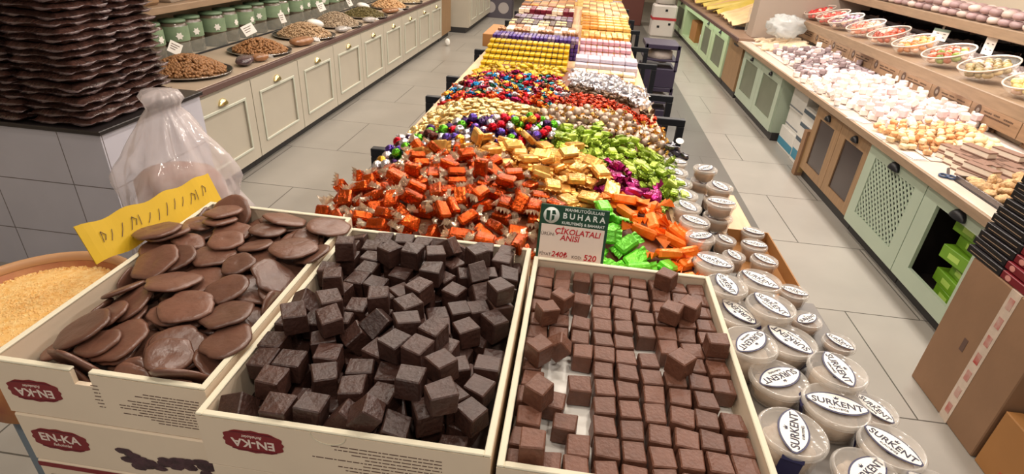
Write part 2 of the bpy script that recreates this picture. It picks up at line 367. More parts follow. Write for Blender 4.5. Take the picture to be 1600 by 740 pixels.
NT = [(-2.70, 3.68, .285, 'round tray with a heap of whole brown nuts nearest the dark packs', 'brown_nuts', (150, 106, 66), .034, 900, .10, (1, .7, .6)),
      (-2.63, 4.52, .25, 'round tray with a heap of small tan almonds, second tray', 'tan_almonds', (156, 110, 68), .028, 800, .09, (1, .6, .5)),
      (-2.64, 5.36, .29, 'round tray with a heap of pale sandy kernels, third tray', 'sandy_kernels', (180, 150, 116), .022, 900, .11, (1, .7, .5)),
      (-2.64, 6.12, .28, 'round tray with a heap of greyish beige seeds, fourth tray', 'grey_seeds', (172, 152, 128), .024, 800, .12, (1, .6, .3)),
      (-2.62, 6.92, .28, 'round tray with a heap of olive green pumpkin seeds', 'green_seeds', (112, 100, 58), .022, 800, .09, (1, .6, .3)),
      (-2.62, 7.85, .27, 'round tray with a heap of beige nuts past the green seeds', 'beige_nuts', (205, 165, 120), .03, 500, .10, (1, .7, .6)),
      (-2.62, 8.6, .26, 'round tray with a heap of flat cream seeds far down the counter', 'cream_seeds', (206, 186, 150), .03, 400, .06, (1, .6, .3)),
      (-2.62, 9.35, .26, 'round tray with a heap of light brown nuts last on the counter', 'light_nuts', (196, 152, 110), .03, 400, .08, (1, .7, .6))]
for a in NT: nut_tray(*a)
# price cards among the nuts
def card(x, y, z, w, h, label, rot=(1.2, 0, .4), group=None, m=WHITEP, sticks=True):
    t = thing('price_card', label, 'price card', (x, y, z), (0, 0, rot[2]), group)
    T = Matrix.Translation((0, 0, .035)) @ Matrix.Rotation(rot[0]-PI/2, 4, 'X') @ Matrix.Rotation(rot[1], 4, 'Y')
    MB().box(-w/2, w/2, -.002, .002, 0, h, T).obj('card', m, t)
    b = MB()
    for k in range(3): b.box(-w*.36, w*(.3-.12*k), -.0032, -.0022, h*(.72-.2*k), h*(.78-.2*k), T)
    b.obj('printed_lines', INK, t)
    MB().tube([(0, 0, 0), (0, .002, .04)], .003, 6).obj('stem', CLEAR, t)
    return t
card(-2.90, 3.83, .79, .085, .085, 'small white price card over the first nut tray', (1.25, .6, 1.0))
card(-2.80, 4.72, .80, .11, .085, 'white price card with blue corner over the tan almonds', (1.15, -.35, .9))
card(-2.83, 5.36, .81, .055, .09, 'narrow white price card over the sandy kernels', (1.25, -.2, .8))
card(-2.80, 6.18, .83, .08, .085, 'white price card standing in the greyish seeds', (1.2, -.3, .8))
card(-2.80, 6.98, .80, .06, .09, 'white price card standing in the green seeds', (1.2, -.3, .8))
# wrapped bags between trays
BAGM = [mat('brown_bag', (150, 104, 70), .25, var=.3, scale=14, spec=.8), mat('silver_bag', (190, 184, 180), .2, .2, var=.4, scale=10), mat('dark_bag', (86, 66, 72), .25, var=.5, scale=12, spec=.9)]
def bag(x, y, z, sx, sy, sz, m, label, rz, grp=None, cat='packet'):
    t = thing('wrapped_packet', label, cat, (x, y, z+.004), (0, 0, rz), grp); b = MB(); b.smooth = True
    b.ell(sx, sy, sz, 14, 8, Matrix.Translation((0, 0, sz*.96)), .14, rnd, e=.8); b.obj('pouch', m, t)
    b = MB(); b.fan(Matrix.Translation((sx*.86, 0, sz*.9)), sy*1.6, sx*.45, 8, rnd); b.obj('gathered_end', CLEARD, t)
bag(-2.50, 4.06, .736, .11, .06, .03, BAGM[2], 'shiny dark wrapped packet between the first two trays', 1.9)
bag(-2.455, 4.2, .737, .07, .045, .028, BAGM[0], 'small tan packet at the counter edge between two trays', 1.1)
bag(-2.46, 4.93, .737, .13, .07, .035, BAGM[0], 'brown packet in clear film before the sandy kernels', 1.3)
bag(-2.42, 5.74, .737, .09, .05, .028, BAGM[1], 'striped silvery packet beside the greyish seeds', 1.4)
bag(-2.41, 6.5, .737, .09, .05, .028, BAGM[1], 'silvery packet between greyish and green seeds', 1.2)
bag(-2.44, 7.38, .737, .14, .08, .03, BAGM[0], 'dark striped packet past the green seeds', 1.3)
def scoop(x, y, z, label):
    b = MB(); b.smooth = True; b.ell(.09, .055, .04, 14, 8); return tag(b.obj('scoop', mat('white_plastic', (235, 232, 226), .35), loc=(x, y, z), rot=(0, .2, .9)), label, 'scoop')
scoop(-2.66, 5.66, .815, 'white plastic scoop resting between sandy kernels and greyish seeds'); scoop(-2.74, 7.22, .815, 'white rounded scoop behind the green seeds')
b = MB(); t = thing('tall_packet', 'tall brown filled bag standing behind the dark packs at the counter corner', 'packet', (-2.86, 3.36, .736)); b.smooth = True
b.ell(.08, .06, .17, 14, 10, Matrix.Translation((0, 0, .168)), .06, rnd, e=.5); b.obj('pouch', mat('brown_fill', (112, 78, 58), .25, var=.25, scale=20, spec=.8), t)
b = MB(); b.smooth = True; b.ell(.10, .07, .05, 14, 6, Matrix.Translation((0, 0, .33)), .2, rnd, e=.7); b.obj('film_top', CLEARD, t)
# ---------------- tiled plinth and the stacked packs ----------------
TW = tiles('plinth_tiles', (196, 194, 204), (112, 104, 104), .43, .29, .3, ox=-2.63+.25, oy=.235, axes='xz', mortar=.005, var=.05)
TW2 = tiles('plinth_tiles_side', (196, 194, 204), (112, 104, 104), .43, .29, .3, ox=2.25, oy=.235, axes='yz', mortar=.005, var=.05)
b = MB(); b.box(-3.2, -2.16, 2.24, 2.99, 0, .80); o = b.obj('tiled_plinth', [TW, TW2])
for p in o.data.polygons: p.material_index = 1 if abs(p.normal.x) > .5 else 0
tag(o, 'white tiled plinth carrying the stack of dark vacuum packs', 'plinth')
MB().bbox(-3.22, -2.14, 2.22, 3.0, .801, .822, .003).obj('plinth_board', mat('dark_board', (38, 32, 32), .4)); tag(bpy.context.scene.objects['plinth_board'], 'thin dark board under the stacked vacuum packs', 'board')
PK = mat('vacuum_film', (66, 44, 38), .2, var=.55, scale=22, bump=.55, bscale=45, hue=.35, spec=.7, stretch=(1, 1, .6))
SEAL = mat('sealed_film', (134, 112, 112), .22, alpha=.55, spec=.9, bump=.6, bscale=40)
def pack_mesh(seed):
    r = random.Random(seed); a, bb = .150, .142
    top = MB(); top.smooth = True; nu = 16; off = r.random()*9
    def hgt(u, v):
        e = min(u, 1-u, v, 1-v)*2; k = min(1, e/.13); return (k*(2-k))**.55
    def f(sgn):
        def g(u, v):
            nz = noise.noise(Vector((u*6+off, v*6, sgn*3)))*.005+noise.noise(Vector((u*15+off, v*15, sgn)))*.002
            return ((u-.5)*2*a, (v-.5)*2*bb, sgn*(.0160*hgt(u, v))+nz*(.4+hgt(u, v)*.6))
        return g
    top.sheet(f(1), nu, nu); top.sheet(f(-1), nu, nu)
    sl = MB(); sl.smooth = True; n = 44; vs = []
    for i in range(n):
        t = i/n*4; s_ = int(t); q = t-s_; P = [(-1+2*q, -1), (1, -1+2*q), (1-2*q, 1), (-1, 1-2*q)][s_]
        wz = .008*math.sin(i*1.1+off)+.004*(r.random()-.5)-.003; ex = 1.045+.035*r.random()
        vs += [(P[0]*a*.99, P[1]*bb*.99, .0006), (P[0]*a*ex, P[1]*bb*ex, wz), (P[0]*a*.99, P[1]*bb*.99, -.0006)]
    fs = []
    for i in range(n): j = (i+1) % n; fs += [(3*i, 3*j, 3*j+1, 3*i+1), (3*i+1, 3*j+1, 3*j+2, 3*i+2)]
    sl.add(vs, fs); return top.mesh('pouch', PK), sl.mesh('sealed_edge', SEAL)
PM = [pack_mesh(s) for s in range(4)]
cols = [(-2.35, 2.385, 'front corner'), (-2.665, 2.385, 'front left'), (-2.36, 2.69, 'aisle side'), (-2.985, 2.39, 'far left')]
for cx, cy, nm in cols:
    for k in range(19 if nm != 'far left' else 17):
        t = thing('vacuum_pack', 'dark vacuum pack in the %s column, %s from below' % (nm, ORDINAL[k]) if k else 'dark vacuum pack at the bottom of the %s column' % nm, 'packet', (cx+rnd.uniform(-.012, .012), cy+rnd.uniform(-.010, .010), .840+.0335*k), (rnd.uniform(-.03, .03), rnd.uniform(-.03, .03), rnd.uniform(-.05, .05)+PI*(k % 2)), 'dark packs in the %s column' % nm)
        a, s_ = PM[rnd.randrange(4)]; mk('pouch', a, t); mk('sealed_edge', s_, t)
# ---------------- clear bag beside the plinth ----------------
t = thing('plastic_bag', 'crumpled clear plastic bag with pinkish contents standing beside the tiled plinth', 'bag', (-1.80, 2.12, .0))
def crump(i, z):
    a = i/64*2*PI; v = Vector((math.cos(a)*2.2, math.sin(a)*2.2, z*3.2)); w_ = v*2.3+Vector((3, 1, 7))
    return 1+.42*(abs(noise.noise(v))-.12)+.26*(abs(noise.noise(w_))-.12)
b = MB(); b.smooth = True
pr = [(.16, .01), (.225, .04)]+[(.23-.0*k, .10+.05*k) for k in range(10)]+[(.228, .60), (.225, .64), (.215, .68), (.205, .72), (.19, .76), (.17, .80), (.15, .84), (.13, .88), (.11, .92), (.09, .955), (.065, .985), (.07, 1.01), (.085, 1.035), (.07, 1.06), (.03, 1.07)]
b.lathe(pr, 64, Matrix.Translation((.06, .04, 0)) @ Matrix.Shear('XY', 4, (.0, .0)), ell=.85, jit=crump)
b.obj('film', mat('bag_film', (236, 226, 226), .10, alpha=.42, spec=1, bump=.7, bscale=10), t)
b = MB(); b.smooth = True
b.lathe([(.13, .02), (.19, .05), (.20, .3), (.20, .56), (.19, .66), (.15, .70), (.05, .72)], 28, Matrix.Translation((.06, .04, 0)), ell=.78, jit=lambda i, z: 1+.10*noise.noise(Vector((i*.4, z*6, 9))))
b.obj('contents', mat('salmon_fill', (160, 104, 84), .6, var=.25, scale=9, col2=(188, 160, 146)), t)
# ---------------- drum of yellow split peas ----------------
DX, DY = -1.182, .925
t = thing('grain_drum', 'round drum with wooden rim filled with yellow split grains', 'drum', (DX, DY, .685)); b = MB(); b.smooth = True
b.lathe([(.02, 0), (.15, 0), (.17, .02), (.19, .235), (.184, .235), (.165, .03), (.02, .02)], 48, cap=False); b.obj('drum_wall', mat('drum_paint', (150, 62, 38), .5, var=.4, scale=12, col2=(188, 128, 70)), t)
b = MB(); b.smooth = True; b.lathe([(.191, .232), (.203, .238), (.204, .252), (.194, .256), (.184, .25), (.184, .236)], 48, cap=False); b.obj('rim', mat('rim_wood', (182, 138, 98), .5), t)
b = MB(); b.smooth = True; b.lathe([(.15, 0), (.15, .675), (.02, .68)], 32); tag(b.obj('pedestal', mat('grey_pedestal', (106, 118, 128), .6), loc=(DX+.0, DY+.02, 0)), 'plain grey pedestal under the grain drum', 'pedestal')
gm = mat('split_grain', (226, 172, 92), .55, hue=0, var=.22, scale=70, col2=(240, 205, 140))
b = MB(); b.lathe([(.183, .0), (.15, .012), (.02, .03)], 32)
for _ in range(3600):
    a = rnd.random()*2*PI; q = math.sqrt(rnd.random()); T = Matrix.Translation((q*.178*math.cos(a), q*.178*math.sin(a), .004+.028*(1-q))) @ Euler((rnd.uniform(-1, 1), rnd.uniform(-1, 1), rnd.random()*6)).to_matrix().to_4x4()
    b.ell(.0052, .0042, .003, 5, 3, T)
tag(b.obj('split_grains', gm, loc=(DX, DY, .900)), 'yellow split grains filling the round drum', 'grains', kind='stuff')
# ---------------- central display: base, tables ----------------
t = thing('carton_stand', 'low wooden stand under the chocolate cartons', 'stand', (-.3, .97, 0))
MB().bbox(-.70, .69, -.30, .355, .59, .629, .004).obj('board', WOOD, t)
for x in (-.68, .65):
    for y in (-.26, .31): MB().bbox(x-.02, x+.02, y-.02, y+.02, 0, .589, .003).obj('leg', BLACK, t)
def table(y0, y1, frames, label):
    t = thing('display_table', label, 'table', (-.14, y0, 0))
    MB().bbox(-.605, .595, .002, y1-y0-.002, .868, .899, .004).obj('tabletop', WOOD, t)
    MB().bbox(-.60, -.59, .01, y1-y0-.01, .835, .8675, .002).obj('rail', WOOD, t)
    for f in frames:
        f -= y0
        b = MB(); b.bbox(-.735, .79, f-.02, f+.02, .815, .855, .003)
        q = b.obj('crossbar', BLACK, t)
        for x in (-.715, .77): MB().bbox(x-.02, x+.02, f-.02, f+.02, 0, .8145, .003).obj('leg', BLACK, t)
table(1.36, 2.72, (2.3,), 'pale wooden display table with black frame heaped with wrapped candies')
table(2.725, 4.4, (3.24, 3.78), 'pale wooden table further back with twist candies, silver sweets and yellow bars')
table(4.405, 6.4, (4.82, 5.6), 'third pale wooden table with rows of pink, purple and bronze bars')
table(6.405, 9.6, (6.7, 7.6, 8.8), 'farthest pale wooden table with gold chocolate bars')
# ---------------- cartons ----------------
def badge_pts(w, h, n=48):
    pts = []
    for i in range(n):
        a = 2*PI*i/n; c, s = math.cos(a), math.sin(a); k = (abs(c)**3.2+abs(s)**3.2)**(-1/3.2)
        k *= 1+.035*math.cos(12*a); pts.append((w/2*c*k, h/2*s*k*(1+.14*math.cos(a)**4*0+.12*(1-abs(c)))))
    return pts
def badge(parent, x, y, z, w, flip, rot=0):
    # emblem on a face towards -y
    R = Matrix.Rotation(PI/2, 4, 'X'); R2 = Matrix.Rotation(PI if flip else 0, 4, 'Z')
    T = Matrix.Translation((x, y, z)) @ R @ R2 @ Matrix.Rotation(rot, 4, 'Z'); h = w*.44
    b = MB(); b.prism(badge_pts(w, h), 0, .0008, T); o = b.obj('emblem', MAROON, parent)
    e = (T).to_euler()
    for s_, sz, dy, bold, sh in (('EN-KA', w*.25, .015*w, .02, 0), ('Schokolat', w*.085, -.135*w, .008, .35)):
        p = T @ Vector((0, dy+.02*w, .0010)); text(s_, sz, mat('emblem_white', (232, 214, 200), .6), o, p, e, bold, shear=sh)
    b = MB()
    T2 = T
    for sg in (1, -1):
        pts = [(w*.38*math.cos(a), sg*(h*.40+.06*h*math.sin(a)), .0013) for a in [PI*k/14 for k in range(15)]]
        b.tube([T2 @ Vector(p) for p in pts], .0008, 5)
    b.obj('scroll', MAROOND, o)
    return o
def carton(x0, x1, y0, y1, z0, z1, label, th=.009, holes=True, open_=True, notch=None):
    cx, cy = (x0+x1)/2, (y0+y1)/2
    t = thing('chocolate_carton', label, 'carton', (cx, cy, z0)); X0, X1, Y0, Y1, Z = x0-cx, x1-cx, y0-cy, y1-cy, z1-z0
    b = MB(); b.box(X0, X1, Y0, Y1, 0, .006) if open_ else b.bbox(X0, X1, Y0, Y1, 0, Z, .003)
    if open_:
        b.box(X0, X0+th, Y0, Y1, .006, Z); b.box(X1-th, X1, Y0, Y1, .006, Z); b.box(X0+th, X1-th, Y1-th, Y1, .006, Z)
        if notch:
            n0, n1, nd = notch
            b.box(X0+th, n0, Y0, Y0+th, .006, Z); b.box(n1, X1-th, Y0, Y0+th, .006, Z); b.box(n0, n1, Y0, Y0+th, .006, Z-nd)
        else: b.box(X0+th, X1-th, Y0, Y0+th, .006, Z)
    b.obj('body', CARD, t)
    return t
def carton_rim(t, x0, x1, y0, y1, z, m=CARDI, w=.012, gap=None):
    # folded double rim around the opening
    b = MB(); b.bbox(x0, x0+w, y0, y1, z, z+.005, .0015); b.bbox(x1-w, x1, y0, y1, z, z+.005, .0015); b.bbox(x0+w, x1-w, y1-w, y1, z, z+.005, .0015)
    if gap: b.bbox(x0+w, gap[0], y0, y0+w, z, z+.005, .0015); b.bbox(gap[1], x1-w, y0, y0+w, z, z+.005, .0015)
    else: b.bbox(x0+w, x1-w, y0, y0+w, z, z+.005, .0015)
    return b.obj('folded_rim', m, t)
def lines(t, x0, x1, y, z0, z1, n, m=INK, seed=1, th=.0015, align='r'):
    r = random.Random(seed); b = MB(); dz = (z1-z0)/n
    for k in range(n):
        L = (x1-x0)*(.55+.45*r.random()); z = z1-k*dz; x = x0; end = x1
        xa = x1-L if align == 'r' else x0; xb = xa+L
        while xa < xb:
            q = min(xb, xa+.004+.012*r.random()); b.box(xa, q, y-.0006, y, z-th, z); xa = q+.0022
    return b.obj('small_print', m, t)
# carton with chocolate discs, on top of a closed one
c1 = carton(-.99, -.575, .65, 1.325, .888, 1.012, 'open cream carton heaped with round milk chocolate discs at the far left', notch=(-.045, -.01, .028))
carton_rim(c1, -.2075, .2075, -.3375, .3375, .1245, gap=(-.045, -.01))
badge(c1, -.135, -.3378, .064, .105, True, .06)
lines(c1, .03, .19, -.3376, .02, .095, 11, seed=3); lines(c1, -.02, .0, -.3376, .04, .10, 7, seed=8)
c0 = carton(-.985, -.585, .647, 1.30, .7605, .886, 'closed cream carton with red emblem and chocolate picture, under the disc carton', open_=False)
badge(c0, -.122, -.3268, .068, .115, False, -.0)
b = MB(); rr = random.Random(4)
for k in range(26): b.ell(.022*rr.uniform(.6, 1), .0016, .012*rr.uniform(.6, 1), 9, 5, Matrix.Translation((.06+rr.uniform(-.055, .12), -.3275, .045+rr.uniform(-.02, .022))), .3, rr)
b.obj('chocolate_picture', mat('printed_chocolate', (70, 44, 50), .5, var=.5, scale=60), c0)
for (xa, xb, ya, yb, nn) in ((-.985, -.585, .647, 1.30, 'left'), (-.563, -.068, .607, 1.28, 'middle'), (-.053, .388, .592, 1.242, 'right')):
    cl = carton(xa, xb, ya, yb, .6305, .7590, 'closed carton with maroon top edge, bottom of the %s stack' % nn, open_=False)
    hx = (xb-xa)/2; hy = (yb-ya)/2; MB().bbox(-hx+.002, hx-.002, -hy-.0012, -hy-.0003, .112, .124, .0003).obj('maroon_band', MAROON, cl); lines(cl, -hx+.02, hx-.1, -hy-.0008, .02, .09, 7, seed=2, align='l')
c2 = carton(-.565, -.066, .605, 1.283, .888, 1.004, 'open cream carton of dark chocolate cubes, middle of the three')
carton_rim(c2, -.2495, .2495, -.339, .339, .1165)
badge(c2, -.155, -.3393, .072, .105, True, 0); lines(c2, -.055, .17, -.3392, .02, .092, 9, seed=5)
b = MB(); T = Matrix.Translation((-.02, -.3392, .1155)) @ Matrix.Rotation(PI/2, 4, 'X')
pts = [(.03*math.cos(a), -.022*math.sin(a)) for a in [PI*k/16 for k in range(17)]]
b.tube([T @ Vector((p[0], p[1], .0004)) for p in pts], .0009, 5); b.obj('tuck_flap', CARDI, c2)
c3 = carton(-.055, .390, .590, 1.245, .888, 1.004, 'open cream carton of milk chocolate cubes with white paper lining')
carton_rim(c3, -.2225, .2225, -.3275, .3275, .1165); badge(c3, -.12, -.3278, .072, .10, True, 0)
for (x0, x1, y0, y1, n) in ((-.563, -.068, .607, 1.28, 'dark cube'), (-.053, .388, .592, 1.242, 'milk cube')):
    cc = carton(x0, x1, y0, y1, .7605, .886, 'closed cream carton directly beneath the %s carton' % n, open_=False)
for (x0, x1, y0, y1, z, h, nm, lab) in ((-.552, -.079, .618, 1.27, .8945, .034, 'brown_liner', 'brown paper lining under the dark cubes'), (-.042, .377, .603, 1.232, .8945, .054, 'paper_liner', 'crumpled white paper lining under the milk cubes'), ):
    cx, cy = (x0+x1)/2, (y0+y1)/2; ph = rnd.random()*9
    b = MB(); b.smooth = True
    b.sheet(lambda u, v: ((u-.5)*(x1-x0), (v-.5)*(y1-y0), h-.003+.002*noise.noise(Vector((u*9+ph, v*9, 0)))), 24, 30, th=.002)
    b.box(-(x1-x0)/2+.01, (x1-x0)/2-.01, -(y1-y0)/2+.01, (y1-y0)/2-.01, 0, h-.008)
    tag(b.obj(nm, WHITEP if nm == 'paper_liner' else mat('dark_card', (50, 32, 24), .7), loc=(cx, cy, z)), lab, 'paper')
# risers (false bottoms) that carry the heaps
def ss(t): t = max(0, min(1, t)); return t*t*(3-2*t)
def table_riser(x, y): d = min(x+.70, .42-x); return .9+.062*ss(d/.2)*ss((y-1.36)/.12)*(1-.35*ss((y-2.6)/.8))
def right_riser(x, y): return .722+.055*ss((x-2.15)/.5)
def disc_riser(x, y): d = min(x+.975, -.59-x, y-.66, 1.31-y); return .92+.06*ss(d/.14)*(.75+.25*ss((y-.8)/.4))
def riser(fn, x0, x1, y0, y1, nx, ny, name, m, label, cat, dz=.0025):
    b = MB(); b.smooth = True; b.sheet(lambda u, v: (x0+(x1-x0)*u, y0+(y1-y0)*v, fn(x0+(x1-x0)*u, y0+(y1-y0)*v)-dz), nx, ny, th=.0015); return tag(b.obj(name, m), label, cat)
riser(lambda x, y: max(.9035, table_riser(x, y)), -.66, .38, 1.40, 3.97, 40, 90, 'display_riser', mat('amber_card', (118, 62, 28), .6), 'low brown card riser buried under the wrapped candies', 'riser')
riser(disc_riser, -.975, -.59, .665, 1.31, 24, 36, 'display_riser', mat('dark_card', (50, 32, 24), .7), 'dark card riser hidden under the chocolate discs', 'riser', .002)
